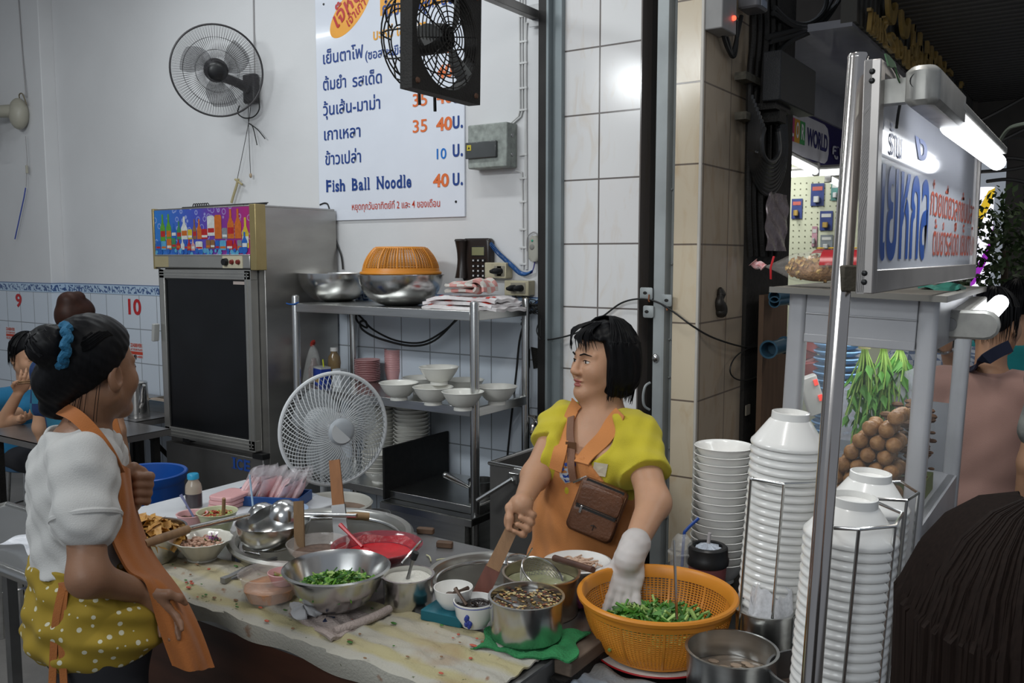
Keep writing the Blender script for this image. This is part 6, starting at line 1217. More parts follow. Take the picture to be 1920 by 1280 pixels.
# ================================================================== STREET SIDE: sooty pillar, neighbouring shop, sign wall, awning
SOOT=mat('sooty_wall',(.030,.026,.022),.85,var=.6,scale=6,bump=.6,bscale=35,col2=(.010,.009,.008))
NX=-1.45
struct(MB().bb(-1.75,NX,4.19,4.86,0,4.6).build('wall_neighbour',SOOT))
cbw=thing('cable_bundle','thick black cables clamped down the sooty pillar beside the beige column','cables',onx(1440,200,NX))
def nx(px,py,off=0.02):return onx(px,py,NX+off)
for x0,x1,r_ in((1404,1402,.016),(1416,1412,.014),(1428,1424,.018),(1440,1440,.014),(1452,1450,.012)):
 MB().tube(catm([nx(x0+6,-30,.03),nx(x0+8,60,.03),nx(x0+2,140,.03),nx(x1+2,240,.03),nx(x1,380,.03),nx(x1+4,480,.03)],5),r_,8).build('cable',BLACKM,cbw,world=True)
for y in(150,222):p,q=nx(1397,y,.05),nx(1424,y+6,.05);MB().bb(NX,NX+.055,p.y,q.y,q.z-.012,q.z+.022).build('clamp',mat('dusty_clamp',(.11,.10,.075),.8,var=.5,scale=40),cbw,world=True)
COILM=mat('grey_black_cable',(.035,.035,.036),.42,var=.3)
cl=thing('cable_coil','large hanging coil of thick black cable on the sooty pillar','cable coil',nx(1440,280,.06))
for k in range(9):
 w,h=34-k*2.2,92-k*8;cx_,cy_=1440+k*.6,262+k*.5
 pts=[nx(cx_-w+4,cy_-h*.9,.045+.011*k),nx(cx_-w,cy_-10,.05+.011*k)]+[nx(cx_-w*math.cos(PI*q/6),cy_+10+h*math.sin(PI*q/6),.05+.011*k)for q in range(7)]+[nx(cx_+w-3,cy_-h*.7,.045+.011*k)]
 MB().tube(catm(pts,4),.012,7).build('cable_turn',COILM,cl,world=True)
p=nx(1440,345,.05);MB().tube(catm([nx(1405,281,.09),nx(1420,285,.16),nx(1412,284,.06)],4),.005,6).build('tie',WIREM,cl,world=True)
jb=thing('junction_box','grey junction box with a red light high on the beige column','junction box',onx(1362,30,-1.47))
a,b=onx(1350,52,-1.40),onx(1378,-12,-1.40);MB().bb(-1.47,-1.39,a.y,b.y,a.z,b.z).build('box',mat('pale_grey_box',(.30,.29,.28),.5,var=.25),jb,world=True,bevel=.005)
p=onx(1376,34,-1.385);MB().ball(p,.011,10,7).build('red_light',mat('red_glow',(1,.06,.03),.4,emit=4),jb,world=True)
for k,pts in enumerate((((1352,50),(1362,85),(1374,106),(1380,90),(1383,40)),((1358,52),(1366,80),(1374,100),(1390,30)))):MB().tube(catm([onx(x,y,-1.44)for x,y in pts],5),.010,8).build('cable',WIREM,jb,world=True)
mt=thing('meter_box','small grey electric box with a display above the cables','meter',nx(1412,6,.06));p=nx(1412,6,.06);MB().rbox(p,(.10,.14,.07),.02).build('box',mat('dusty_meter',(.16,.16,.17),.4),mt,world=True);MB().box(p+Vector((.05,.0,-.01)),(.006,.07,.03)).build('display',mat('meter_screen',(.30,.33,.40),.2),mt,world=True)
for k,pts in enumerate((((1452,15),(1480,40),(1515,45),(1545,20),(1552,-20)),((1450,25),(1490,50),(1530,48),(1560,0)),((1440,70),(1490,56),(1530,44),(1566,10)),((1444,78),(1500,62),(1545,40),(1580,-10)),((1458,100),(1480,78),(1525,58)))):
 MB().tube(catm([onx(x,y,-1.40)for x,y in pts],6),.014,7).build('loose_cable',WIREM,cbw,world=True)
sx_=thing('black_box','black speaker-like box bracketed on the sooty pillar','box',nx(1490,160,.1));a,b=onx(1462,205,-1.27),onx(1531,112,-1.27)
MB().bb(-1.355,-1.27,a.y,b.y,onx(1490,200,-1.27).z,onx(1490,108,-1.27).z).build('body',mat('charcoal_box',(.018,.019,.021),.6,var=.2,bump=.3,bscale=200),sx_,world=True,bevel=.006)
bz=onx(1490,200,-1.27).z+.02;MB().bb(-1.44,-1.30,a.y+.04,a.y+.26,bz-.05,bz-.02).bb(-1.40,-1.30,a.y+.1,a.y+.2,bz-.1,bz-.04).build('bracket',BLACKM,sx_,world=True)
sp_=thing('silver_packet','crumpled silver plastic packet pinned under the cable coil','packet',nx(1450,420,.03));a,b=nx(1431,470,.04),nx(1470,366,.04)
MB().surf(lambda u,v:(NX+.06+.010*math.sin(11*v+3*u)*math.sin(7*u+5*v),a.y+(b.y-a.y)*u,a.z+(b.z-a.z)*v),16,24,th=.008).build('packet',mat('pinkish_silver',(.36,.30,.31),.25,.4,var=.3,scale=20,bump=.5,bscale=40),sp_,world=True)
hk=thing('oven_hook','dark metal hook-shaped hanger on the beige column side','hanger',onx(1351,570,-1.465));P=[onx(x,y,-1.455)for x,y in((1350,540),(1352,552),(1349,566),(1352,580),(1350,592))]
MB().tube(catm(P,4),[.008,.012,.016,.020,.022,.019,.017,.020,.024,.026,.028,.03,.030,.030,.028,.026,.020],10).build('hanger',mat('tarnished_metal',(.05,.045,.04),.45,.6),hk,world=True)
th=thing('cardboard_tag','small pale tag stuck low on the sooty pillar','tag',nx(1402,768));p=nx(1402,768,.012);MB().box(p,(.006,.06,.05)).build('tag',mat('dirty_tag',(.25,.22,.17),.8),th,world=True)
SXN=-1.75;s0,s1=onx(1480,215,SXN),onx(1600,268,SXN);b0,b1=onx(1480,300,SXN),onx(1640,340,SXN)
NAVY=mat('navy_sign_board',(.022,.018,.095),.35,var=.2)
ns=thing('shop_sign','navy shop sign with a white panel reading colour blocks and WORLD above the lit shop','sign',(SXN,s0.y,s0.z))
zs1=onx(1500,207,SXN).z;zs0=onx(1540,318,SXN).z
MB().bb(SXN-.06,SXN,4.9,9.5,zs0,zs1).build('board',NAVY,ns,world=True)
ya,yb=onx(1462,260,SXN).y,onx(1553,260,SXN).y;zh=zs1-zs0
MB().prism([(0,.14*zh),(yb-ya-.10,.14*zh),(yb-ya-.03,.22*zh),(yb-ya,.36*zh),(yb-ya,.70*zh),(yb-ya-.05,.88*zh),(yb-ya-.14,.94*zh),(0,.94*zh)],(SXN+.002,ya,zs0),UY,UZ,.004).build('white_panel',mat('sign_panel_white',(.50,.49,.52),.35),ns,world=True,smooth=0)
def nst(text,x0,x1,y,hpx,m,off=.0075,weight=.02):a,b=onx(x0,y,SXN),onx(x1,y,SXN);return lettering(text,(SXN+off,a.y,zs0+zh*.40 if off<.01 else zs0+zh*.46),UY,UZ,1,m,ns,weight=weight,width=b.y-a.y,height=zh*hpx)
for x0,x1,ch,c in((1478,1487,'L',(.42,.05,.14)),(1487,1497,'O',(.55,.28,.04)),(1497,1507,'R',(.06,.30,.10))):
 a,b=onx(x0,250,SXN),onx(x1,250,SXN);MB().bb(SXN+.007,SXN+.009,a.y,b.y,zs0+zh*.36,zs0+zh*.80).build('colour_block',mat('sign_block_'+ch,c,.4),ns,world=True,smooth=0);nst(ch,x0+2.5,x1-2,250,.30,WHITEI,.0105,.03)
nst('WORLD',1511,1550,258,.36,mat('sign_ink_navy',(.03,.03,.12),.4),weight=.035);nst('ศูนย์บริการ',1559,1640,275,.34,mat('sign_white',(.5,.5,.55),.4),weight=.02)
PY=6.9
struct(MB().bb(-4.4,-1.25,PY,PY+.1,0,zs0).bb(-4.4,-1.82,PY,PY+.1,zs0,zs1+.1).build('wall_shop_back',mat('pale_green_pegboard',(.52,.53,.40),.6,var=.06)))
struct(MB().bb(-4.5,-4.4,4.8,PY+.1,0,zs1+.2).build('wall_shop_side',mat('shop_cream',(.50,.50,.45),.7)))
struct(MB().bb(-4.5,SXN-.06,4.86,9.5,zs1+.1,zs1+.2).build('ceiling_shop',mat('shop_ceiling',(.55,.55,.55),.7)))
mb=MB()
pg=bpy.data.objects['wall_shop_back']
for i in range(26):
 for j in range(16):x,z=-2.75+i*.045,1.58+j*.045;mb.add([(x-.005,PY-.002,z-.005),(x+.005,PY-.002,z-.005),(x+.005,PY-.002,z+.005),(x-.005,PY-.002,z+.005)],[(0,1,2,3)])
mb.build('peg_holes',mat('hole_dark',(.16,.16,.11),.8),pg,world=True,smooth=0)
cards=[(1483,372,1504,410,'navy'),(1519,343,1545,386,'navy'),(1557,340,1576,376,'green'),(1536,395,1561,432,'navy'),(1521,424,1532,462,'pink'),(1537,440,1561,470,'grey'),(1566,400,1580,440,'grey'),(1610,398,1630,430,'grey'),(1608,440,1630,480,'pink'),(1612,350,1632,380,'grey'),(1570,450,1584,478,'navy')]
ccol={'navy':(.03,.05,.20),'green':(.08,.22,.20),'pink':(.45,.25,.30),'grey':(.20,.22,.24)}
nth=['hung at the left','high in the middle row','high beside the chrome pole','in the middle above the snack bag','narrow, above the snack bag','low above the snack bag','tucked left of the chrome pole','between pole and sign, upper','between pole and sign, lower','between pole and sign, highest','low behind the chrome pole']
for k,(x0,y0,x1,y1,c)in enumerate(cards):
 a,b=ony(x0,y1,PY-.02),ony(x1,y0,PY-.02);o=thing('hardware_card','%s padlock card on the lit pegboard, %s'%(c,nth[k]),'packet',a,group='padlock cards on the pegboard');w,h=b.x-a.x,b.z-a.z
 MB().bb(a.x,b.x,PY-.012,PY-.006,a.z,b.z).build('card',mat('card_'+c,ccol[c],.4,var=.3,scale=20),o,world=True)
 MB().rbox((0,0,0),(w*.42,.03,h*.28),.008).build('padlock',mat('brass',(.50,.33,.10),.35,.6)if k%3==0 else mat('pale_metal',(.55,.55,.55),.4,.4),o).location=(w*.5,-.03+.015-.02+.02,h*.28)
 MB().bb(a.x+w*.12,b.x-w*.12,PY-.014,PY-.012,a.z+h*.68,a.z+h*.86).build('printed_strip',mat('card_print',(.50,.42,.12)if k%2 else(.45,.10,.08),.5)if k<2 else mat('card_print_pale',(.5,.5,.48),.5),o,world=True,smooth=0)
def tube_lamp(a,b,lab,r=.022):
 t=thing('fluorescent_lamp',lab,'lamp',a);MB().rod(a,b,r,12).build('lit_tube',LIT,t,world=True);u=Vector((0,0,.035));MB().tube([a+u,b+u],.018,8).build('housing',FIX,t,world=True)
 for p in(a,b):MB().rbox(p+u*.5,(.045,.045,.09),.01).build('end_cap',FIX,t,world=True)
 return t
LX2=SXN+.06;tube_lamp(onx(1468,292,LX2),onx(1530,322,LX2),'lit tube under the navy shop sign, nearest the cable coil');tube_lamp(onx(1553,335,LX2),onx(1592,353,LX2),'lit tube under the navy shop sign, half hidden by the pole')
tube_lamp(onx(1618,360,LX2),onx(1626,364,LX2),'lit tube end showing between the pole and the street sign')
a=ony(1476,327,PY-.4);tube_lamp(a,a+Vector((.42,0,0)),'lit tube over the pegboard inside the shop')
area('shop_tube_light',(SXN-.4,5.9,zs1-.1),.1,1.5,26,(.97,1,.95))
q=[onx(1440,120,-1.5),onx(1590,60,-1.2)];zso=onx(1590,62,-1.16).z
struct(MB().bb(-2.6,-1.16,4.86,12,zs1+.22,zs1+.26).build('trim_6',mat('glossy_soffit',(.33,.33,.36),.12,var=.1,coat=.3)))
struct(MB().bb(SXN-.02,SXN+.02,4.86,12,zs1,zs1+.22).build('trim_7',mat('soffit_edge',(.25,.25,.27),.4)))
FX=-1.14;zf0=onx(1600,110,FX).z;yf0=onx(1585,40,FX).y
def ribm(name,col,axis,sc,rough=.6):
 m=bpy.data.materials.new(name);m.use_nodes=True;nt=m.node_tree;b=nt.nodes['Principled BSDF'];N=nt.nodes.new;L=nt.links.new
 tc=N('ShaderNodeTexCoord');w=N('ShaderNodeTexWave');w.bands_direction=axis;w.inputs['Scale'].default_value=sc;L(tc.outputs['Object'],w.inputs['Vector'])
 b.inputs['Base Color'].default_value=(*col,1);b.inputs['Roughness'].default_value=rough;bp=N('ShaderNodeBump');bp.inputs['Strength'].default_value=1;bp.inputs['Distance'].default_value=.03;L(w.outputs['Fac'],bp.inputs['Height']);L(bp.outputs[0],b.inputs['Normal'])
 rp=N('ShaderNodeValToRGB');rp.color_ramp.elements[0].color=(*[c*.35 for c in col],1);rp.color_ramp.elements[1].color=(*col,1);L(w.outputs['Fac'],rp.inputs[0]);L(rp.outputs[0],b.inputs['Base Color']);return m
zf0=zs1+.24
struct(MB().bb(FX-.08,FX,4.86,13,zf0,4.6).build('wall_fascia',ribm('ribbed_dark_fascia',(.075,.07,.06),'Y',3)))
fs=thing('fascia_letters','raised golden wooden Thai letters on the dark ribbed fascia','letters',(FX,6,zf0+.4))
GOLDW=mat('golden_wood',(.42,.27,.08),.45,var=.5,scale=12)
def fas(text,x0,y0,x1,h,w=.0):
 a=onx(x0,y0,FX);b=onx(x1,y0,FX);o=lettering(text,(FX+.03,a.y,a.z),UY,UZ,1,GOLDW,fs,weight=w,width=b.y-a.y,height=h,name='letters')
 so=o.modifiers.new('thick','SOLIDIFY');so.thickness=.022;so.offset=1;return o
fas('อยกำชัย',1645,34,1765,.85);fas('โรงแรม',1640,85,1718,.16,.0);fas('ไทยพาณิชย์',1690,150,1795,.40,.0);fas('7.88 M',1612,60,1638,.12,.0)
az=3.15
struct(MB().bb(-1.12,4.0,4.0,9.6,az,az+.05).build('ceiling_awning',ribm('corrugated_awning',(.12,.115,.11),'Y',3)))
DARKB=mat('night_brown',(.10,.085,.072),.8,var=.4,scale=2)
struct(MB().bb(-1.14,6,13,13.1,0,4.6).build('wall_far',DARKB));struct(MB().bb(-1.1,5,9.55,9.65,az-.35,az+.05).build('trim_8',mat('awning_edge',(.07,.062,.055),.7,var=.3)))
struct(MB().bb(-4.5,-1.1,9.5,9.6,0,4.6).build('wall_shop_end',DARKB))
pb=thing('grey_panel','pale grey board on the dark building beyond the street sign','board',onx(1810,200,-.9));c=dep(1810,195,8.5);MB().box(c,(.02,.14,.55),R=Matrix.Rotation(.3,3,'Z')).build('board',mat('grey_board',(.16,.17,.155),.7),pb,world=True);MB().rod(c,(c.x,c.y,az-.0),.01,6).build('bracket',BLACKM,pb,world=True)
ow=thing('overhead_wires','dark wires strung across the street under the awning','wires',dep(1880,240,6))
for pts in(((1820,235),(1870,210),(1925,180)),((1820,290),(1880,262),(1925,240)),((1830,300),(1890,296),(1925,300)),((1840,322),(1890,318),(1925,312)),((1850,340),(1890,336),(1925,342))):MB().tube(catm([dep(x,y,6.0)for x,y in pts],4),.012,6).build('wire',WIREM,ow,world=True)
MB().tube(catm([dep(1876,262,2.9),dep(1893,240,2.8),dep(1925,231,2.7)],5),.006,6).build('green_wire',mat('grey_green_wire',(.12,.14,.11),.6),ow,world=True)
lc=dep(1842,450,6.2);lt_=thing('striped_light_column','lit white column with yellow and purple stripes beyond the street sign','light column',(lc.x,lc.y,0));z0,z1=dep(1842,540,6.2).z,dep(1842,352,6.2).z
def helix(name,col,ph,w,em):
 MB().surf(lambda u,v:(.062*math.cos(ph+5*u+w*v),.062*math.sin(ph+5*u+w*v),z0+(z1-z0)*min(1,u*.96+.04*v)),50,6,th=-.003).build(name,mat(name+'_lit',col,.4,var=.02,emit=em),lt_)
MB().lathe([(0,z0),(.060,z0),(.060,z1),(0,z1)],seg=28).build('lit_body',mat('column_white',(.9,.9,1.0),.4,var=.02,emit=1.0),lt_);helix('yellow_stripe',(.75,.50,.02),0.2,1.2,.6);helix('purple_stripe',(.35,.03,.5),3.2,1.0,.6)
MB().lathe([(0,0),(.075,0),(.07,z0-.04),(.075,z0),(0,z0)],seg=24).build('post',DARKB,lt_)
pc=dep(1885,470,5.6);sh_=thing('street_bush','dark leafy bush beside the striped light column','bush',(pc.x,pc.y,0));rnd=random.Random(41);mb=MB()
for i in range(900):
 a=rnd.random()*6.28;e=rnd.uniform(-1,1);rr=rnd.random()**.4;c=Vector((pc.x+.30*rr*math.cos(a)*math.sqrt(1-e*e),pc.y+.30*rr*math.sin(a)*math.sqrt(1-e*e),pc.z+.42*rr*e));s=rnd.uniform(.018,.04);R=Euler((rnd.uniform(-1.2,1.2),rnd.uniform(-1.2,1.2),rnd.random()*6)).to_matrix()
 mb.add([c+R@Vector(q)*s for q in((-1,0,0),(0,.5,.12),(1,0,0),(0,-.5,.12))],[(0,1,2,3)])
o=mb.build('foliage',mat('night_leaf',(.035,.065,.02),.5,var=.6,scale=12),sh_,world=True);o['kind']='stuff'
MB().tube([(pc.x,pc.y,0),(pc.x+.02,pc.y,.6),(pc.x,pc.y,pc.z)],.02,8).build('trunk',mat('bark',(.06,.045,.03),.9),sh_,world=True)
# ================================================================== PEOPLE: bodies are grown as one continuous surface from blended limbs
class Field:
 def __init__(s,lo,hi,h):
  s.h=h;s.lo=np.array(lo,dtype=np.float64);n=np.ceil((np.array(hi)-s.lo)/h).astype(int)+1
  s.ax=[(s.lo[i]+h*np.arange(n[i])).astype(np.float32)for i in range(3)];s.d=np.full(n,.06,np.float32);s.paint=[]
 def sl(s,lo,hi):
  r=[]
  for i in range(3):
   a=int(np.floor((lo[i]-s.lo[i])/s.h));b=int(np.ceil((hi[i]-s.lo[i])/s.h))+1;a=max(a,0);b=min(b,len(s.ax[i]))
   if b<=a:return None
   r.append(slice(a,b))
  return tuple(r)
 def op(s,f,lo,hi,k,mode='u'):
  m=.03+k;q=s.sl(np.array(lo)-m,np.array(hi)+m)
  if q is None:return s
  X=s.ax[0][q[0]][:,None,None];Y=s.ax[1][q[1]][None,:,None];Z=s.ax[2][q[2]][None,None,:]
  d=f(X,Y,Z);c=s.d[q]
  if mode=='u':hh=np.maximum(k-np.abs(c-d),0)/k;r=np.minimum(c,d)-hh*hh*k*.25
  elif mode=='s':d=-d;hh=np.maximum(k-np.abs(c-d),0)/k;r=np.maximum(c,d)+hh*hh*k*.25
  else:r=np.maximum(c,d)
  s.d[q]=r;return s
 def cap(s,a,b,ra,rb=None,k=.02,mode='u'):
  a,b=np.array(a,float),np.array(b,float);rb=ra if rb is None else rb;v=b-a;L=max(v@v,1e-9);m=max(ra,rb)
  def f(X,Y,Z):
   x,y,z=X-a[0],Y-a[1],Z-a[2];t=np.clip((x*v[0]+y*v[1]+z*v[2])/L,0,1)
   return np.sqrt((x-v[0]*t)**2+(y-v[1]*t)**2+(z-v[2]*t)**2)-(ra+(rb-ra)*t)
  return s.op(f,np.minimum(a,b)-m,np.maximum(a,b)+m,k,mode)
 def chain(s,pts,rs,k=.015):
  for i in range(len(pts)-1):s.cap(pts[i],pts[i+1],rs[i],rs[i+1],k)
  return s
 def ell(s,c,r,R=None,k=.02,mode='u'):
  c=np.array(c,float);M=np.array(R).T if R is not None else np.eye(3);r=np.array(r,float);m=r.max()
  def f(X,Y,Z):
   x,y,z=X-c[0],Y-c[1],Z-c[2];q=[M[i,0]*x+M[i,1]*y+M[i,2]*z for i in range(3)]
   k0=np.sqrt(sum((q[i]/r[i])**2 for i in range(3)));k1=np.sqrt(sum((q[i]/r[i]**2)**2 for i in range(3)))+1e-6
   return k0*(k0-1)/k1
  return s.op(f,c-m,c+m,k,mode)
 def func(s,f,mode='i'):
  X=s.ax[0][:,None,None];Y=s.ax[1][None,:,None];Z=s.ax[2][None,None,:];d=f(X,Y,Z)
  s.d=np.maximum(s.d,d)if mode=='i'else(s.d+d if mode=='a'else np.minimum(s.d,d));s.d=s.d.astype(np.float32);return s
 def copy(s):o=Field.__new__(Field);o.h,o.lo,o.ax,o.d,o.paint=s.h,s.lo,s.ax,s.d.copy(),[];return o
 def at(s,p):
  i=[(p[k]-s.lo[k])/s.h for k in range(3)]
  if any(i[k]<0 or i[k]>=len(s.ax[k])-1 for k in range(3)):return .06
  j=[int(v)for v in i];t=[i[k]-j[k]for k in range(3)];r=0
  for a in(0,1):
   for b in(0,1):
    for c in(0,1):r+=float(s.d[j[0]+a,j[1]+b,j[2]+c])*(t[0]if a else 1-t[0])*(t[1]if b else 1-t[1])*(t[2]if c else 1-t[2])
  return r
 def hit(s,px,py,off=.0,D0=.4,D1=6):
  r=ray(px,py);D=D0;step=s.h*.7
  while D<D1:
   if s.at(EYE+r*D)<off:return EYE+r*D
   D+=step
  return None
 def drop(s,p,d,off=.0,L=.4):
  p=Vector(p);d=Vector(d).normalized();t=0
  while t<L:
   if s.at(p+d*t)<off:return p+d*t
   t+=s.h*.5
  return p
 def arrays(s,iso=0.0):
  d=s.d-iso;I=d<0;n=d.shape
  c=I[:-1,:-1,:-1].astype(np.int8)
  tot=sum(I[i:n[0]-1+i,j:n[1]-1+j,k:n[2]-1+k].astype(np.int8)for i in(0,1)for j in(0,1)for k in(0,1))
  act=(tot>0)&(tot<8);idx=np.argwhere(act);ids=np.full(act.shape,-1,np.int32);ids[act]=np.arange(len(idx))
  pos=np.zeros((len(idx),3));cnt=np.zeros(len(idx))
  for ax in range(3):
   o=[a for a in range(3)if a!=ax]
   for u in(0,1):
    for v in(0,1):
     A=idx.copy();A[:,o[0]]+=u;A[:,o[1]]+=v;B=A.copy();B[:,ax]+=1
     da=d[A[:,0],A[:,1],A[:,2]];db=d[B[:,0],B[:,1],B[:,2]];m=(da<0)!=(db<0);t=np.where(m,da/np.where(m,da-db,1),0)
     P=A.astype(float);P[:,ax]+=t;pos+=P*m[:,None];cnt+=m
  pos=pos/cnt[:,None]*s.h+s.lo;F=[]
  for ax in range(3):
   o=[a for a in range(3)if a!=ax];S0=[slice(1,n[a]-1)for a in range(3)];S0[ax]=slice(0,n[ax]-1);S1=list(S0);S1[ax]=slice(1,n[ax])
   ch=I[tuple(S0)]!=I[tuple(S1)];e=np.argwhere(ch);off=np.array([1,1,1]);off[ax]=0;e=e+off
   neg=I[e[:,0],e[:,1],e[:,2]];q=[]
   for u,v in((-1,-1),(0,-1),(0,0),(-1,0)):
    g=e.copy();g[:,o[0]]+=u;g[:,o[1]]+=v;q.append(ids[g[:,0],g[:,1],g[:,2]])
   q=np.stack(q,1);fl=neg if ax!=1 else~neg;q[~fl]=q[~fl][:,::-1];F.append(q)
  F=np.concatenate(F);F=F[(F>=0).all(1)];return pos,F
 def build(s,name,mats,parent,iso=0.0,relax=2,extra=None):
  pos,F=s.arrays(iso)
  for _ in range(relax):
   acc=np.zeros_like(pos);cnt=np.zeros(len(pos))
   for a in range(4):
    i,j=F[:,a],F[:,(a+1)%4];np.add.at(acc,i,pos[j]);np.add.at(acc,j,pos[i]);np.add.at(cnt,i,1);np.add.at(cnt,j,1)
   pos=pos*.5+acc/np.maximum(cnt,1)[:,None]*.5
  ms=mats if isinstance(mats,(list,tuple))else[mats];mi=np.zeros(len(F),int)
  if s.paint:
   c=pos[F].mean(1)
   for cc,r,R,k in s.paint:q=((c-np.array(cc))@np.array(R))/np.array(r);mi[(q**2).sum(1)<1]=k
  V=[tuple(p)for p in pos];FL=[list(map(int,f))for f in F];MI=list(map(int,mi))
  if extra:
   o=len(V);V+=extra.v;FL+=[[i+o for i in f]for f in extra.f];MI+=extra.m
  me=bpy.data.meshes.new(name);me.from_pydata(V,[],FL)
  for m in ms:me.materials.append(m)
  me.polygons.foreach_set('material_index',MI);me.polygons.foreach_set('use_smooth',[True]*len(me.polygons));me.update()
  ob=bpy.data.objects.new(name,me);COL.objects.link(ob);ob.parent=parent
  if parent is not None:ob.matrix_parent_inverse=root_m(parent).inverted()
  return ob
def frame(f,up=(0,0,1)):
 f=Vector(f).normalized();x=f.cross(Vector(up)).normalized();z=x.cross(f);return Matrix((x,f,z)).transposed()
FH=Vector((FW.x,FW.y,0)).normalized()
def head(F,c,R,s=1.0,jaw=1.0,lips=1,mouth=.002):
 P=lambda x,y,z:np.array(c+R@Vector((x*s,y*s,z*s)));e=lambda p,r,k=.02,mode='u':F.ell(P(*p),[q*s for q in r],R,k*s,mode)
 e((0,-.012,.040),(.074,.093,.086),.01);e((0,.030,-.028),(.061*jaw,.060,.078),.04)
 for sg in(-1,1):
  F.cap(P(sg*.052*jaw,-.004,-.055),P(sg*.012,.066,-.098),.024*s,.018*s,.03*s);e((sg*.036,.056,-.030),(.026,.026,.026),.03)
  e((sg*.078,-.012,-.012),(.010,.022,.033),.008);e((sg*.082,-.006,-.008),(.006,.012,.020),.006,'s')
  F.cap(P(sg*.010,.086,.024),P(sg*.046,.066,.022),.010*s,.008*s,.014*s)
  e((sg*.012,.098,-.036),(.0095,.011,.008),.008)
 F.cap(P(0,.087,.010),P(0,.108,-.030),.0085*s,.0125*s,.012*s);e((0,.074,-.104),(.020,.018,.016),.02)
 for sg in(-1,1):e((sg*.032,.096,.002),(.020,.017,.0125),.012,'s');e((sg*.0315,.073,.001),(.0155,.0140,.0125),.004);e((sg*.0085,.106,-.0445),(.0042,.005,.004),.003,'s')
 e((0,.088,-.062),(.023,.013,.0065),.006);e((0,.087,-.0755),(.019,.013,.0075),.006)
 if mouth:e((0,.101,-.0690),(.019,.013,mouth),.003,'s')
 if lips:
  F.paint.append((P(0,.096,-.0635),[.0215*s,.02*s,.0062*s],np.array(R),1));F.paint.append((P(0,.096,-.0755),[.018*s,.02*s,.0072*s],np.array(R),1))
  for sg in(-1,1):F.paint.append((P(sg*.0315,.084,.001),[.0125*s,.016*s,.0040*s],np.array(R),2));F.paint.append((P(sg*.0315,.086,.001),[.0048*s,.014*s,.0052*s],np.array(R),3))
def brows(c,R,s,m,par):
 mb=MB()
 for sg in(-1,1):
  mb.tube([c+R@(Vector(q)*s)for q in((sg*.014,.0985,.022),(sg*.030,.094,.028),(sg*.050,.077,.022))],[.0022*s,.0030*s,.0012*s],6)
  mb.tube([c+R@(Vector(q)*s)for q in((sg*.018,.0875,.0035),(sg*.031,.0895,.0075),(sg*.046,.079,.003))],[.0010*s,.0015*s,.0010*s],5)
 return mb.build('eyebrows',m,par,world=True)
def strands(c,R,s,n,seed,cover,hem,r0=.003,crown=(0,-.03,.14),jit=.004,mb=None):
 rnd=random.Random(seed);mb=mb or MB()
 for i in range(n):
  a=cover(rnd);P=[];H=hem(a,rnd);cr=Vector(crown)
  for k in range(9):
   t=k/8;ph=PI*.06+(PI*.55)*min(1,t*1.3);z=.045+.108*math.cos(ph)if t<.62 else None
   rx,ry=.094,.114
   if z is None:q=(t-.62)/.38;z=z_+(H-z_)*q;sc=1.0+.02*math.sin(3*q)-.10*q*q
   else:sc=math.sin(ph);z_=z
   P.append(Vector((rx*sc*math.sin(a),-.018+ry*sc*math.cos(a),z))+Vector((rnd.gauss(0,jit*.5),rnd.gauss(0,jit*.5),0))*t)
  w=r0*rnd.uniform(.6,1.3);mb.tube([c+R@(p*s)for p in P],[w*.5*s]+[w*s]*6+[w*.6*s,w*.15*s],5)
 return mb
def hand(F,wr,pd,nd,side,curl,s=1.0,spread=.12,thumb=None,k=.006,lens=(.072,.080,.074,.058)):
 pd=Vector(pd).normalized();nd=Vector(nd);nd=(nd-pd*nd.dot(pd)).normalized();sd=pd.cross(nd)*side;wr=Vector(wr)
 pc=wr+pd*.046*s;Rm=Matrix((sd,pd,nd)).transposed();F.ell(pc,(.040*s,.050*s,.0155*s),Rm,.012);tips=[]
 for i in range(4):
  u=(.027,.009,-.009,-.026)[i];p=wr+(pd*(.085-.006*abs(i-1))+sd*u)*s;d=(pd+sd*spread*(1.5-i)*.6).normalized();r=(.0088,.0092,.0088,.0076)[i]*s;F.cap(wr+(pd*.04+sd*u*.9)*s,p,r*1.15,r*1.1,.010);L=lens[i]*s;cu=curl[i]if hasattr(curl,'__len__')else curl
  for j in range(3):
   ax=d.cross(nd).normalized();Q=Matrix.Rotation(-cu*(1.0 if j else .8),3,sd*side*1.0);d=(Q@d)if True else d
   d=d.normalized();q=p+d*L*(.46,.30,.26)[j];F.cap(p,q,r*(1.0,.94,.88)[j],r*(.95,.88,.74)[j],k);p=q
  tips.append(p)
 if thumb is None:thumb=(wr+(pd*.025+sd*.026)*s,wr+(pd*.052+sd*.050+nd*.006)*s,wr+(pd*.082+sd*.056+nd*.018)*s,wr+(pd*.105+sd*.050+nd*.026)*s)
 F.chain([Vector(t)for t in thumb],[.0125*s,.0108*s,.0098*s,.0078*s],.008);return tips
SKIN=mat('skin_light_tan',(.50,.275,.165),.48,var=.10,scale=14,sss=.12,bump=.06,bscale=180);LIPS=mat('lips',(.36,.105,.09),.4);EYEW=mat('eye_white',(.62,.58,.54),.2);IRIS=mat('dark_iris',(.012,.008,.006),.1)
SKIND=mat('skin_brown',(.235,.118,.066),.5,var=.14,scale=12,sss=.1,bump=.06,bscale=160);LIPD=mat('lips_brown',(.17,.06,.045),.45)
HAIRB=mat('black_hair',(.006,.006,.007),.45,ior=1.22,var=.5,scale=30,stretch=(6,6,1));HAIRR=mat('reddish_hair',(.035,.013,.008),.5,ior=1.25,var=.4,scale=30)
def fold(F,amp,dirs):
 def f(X,Y,Z):return sum(a*np.sin(kx*X+ky*Y+kz*Z+ph+1.3*np.sin(9*X-7*Z))for a,kx,ky,kz,ph in dirs)*amp
 return F.func(f,'a')
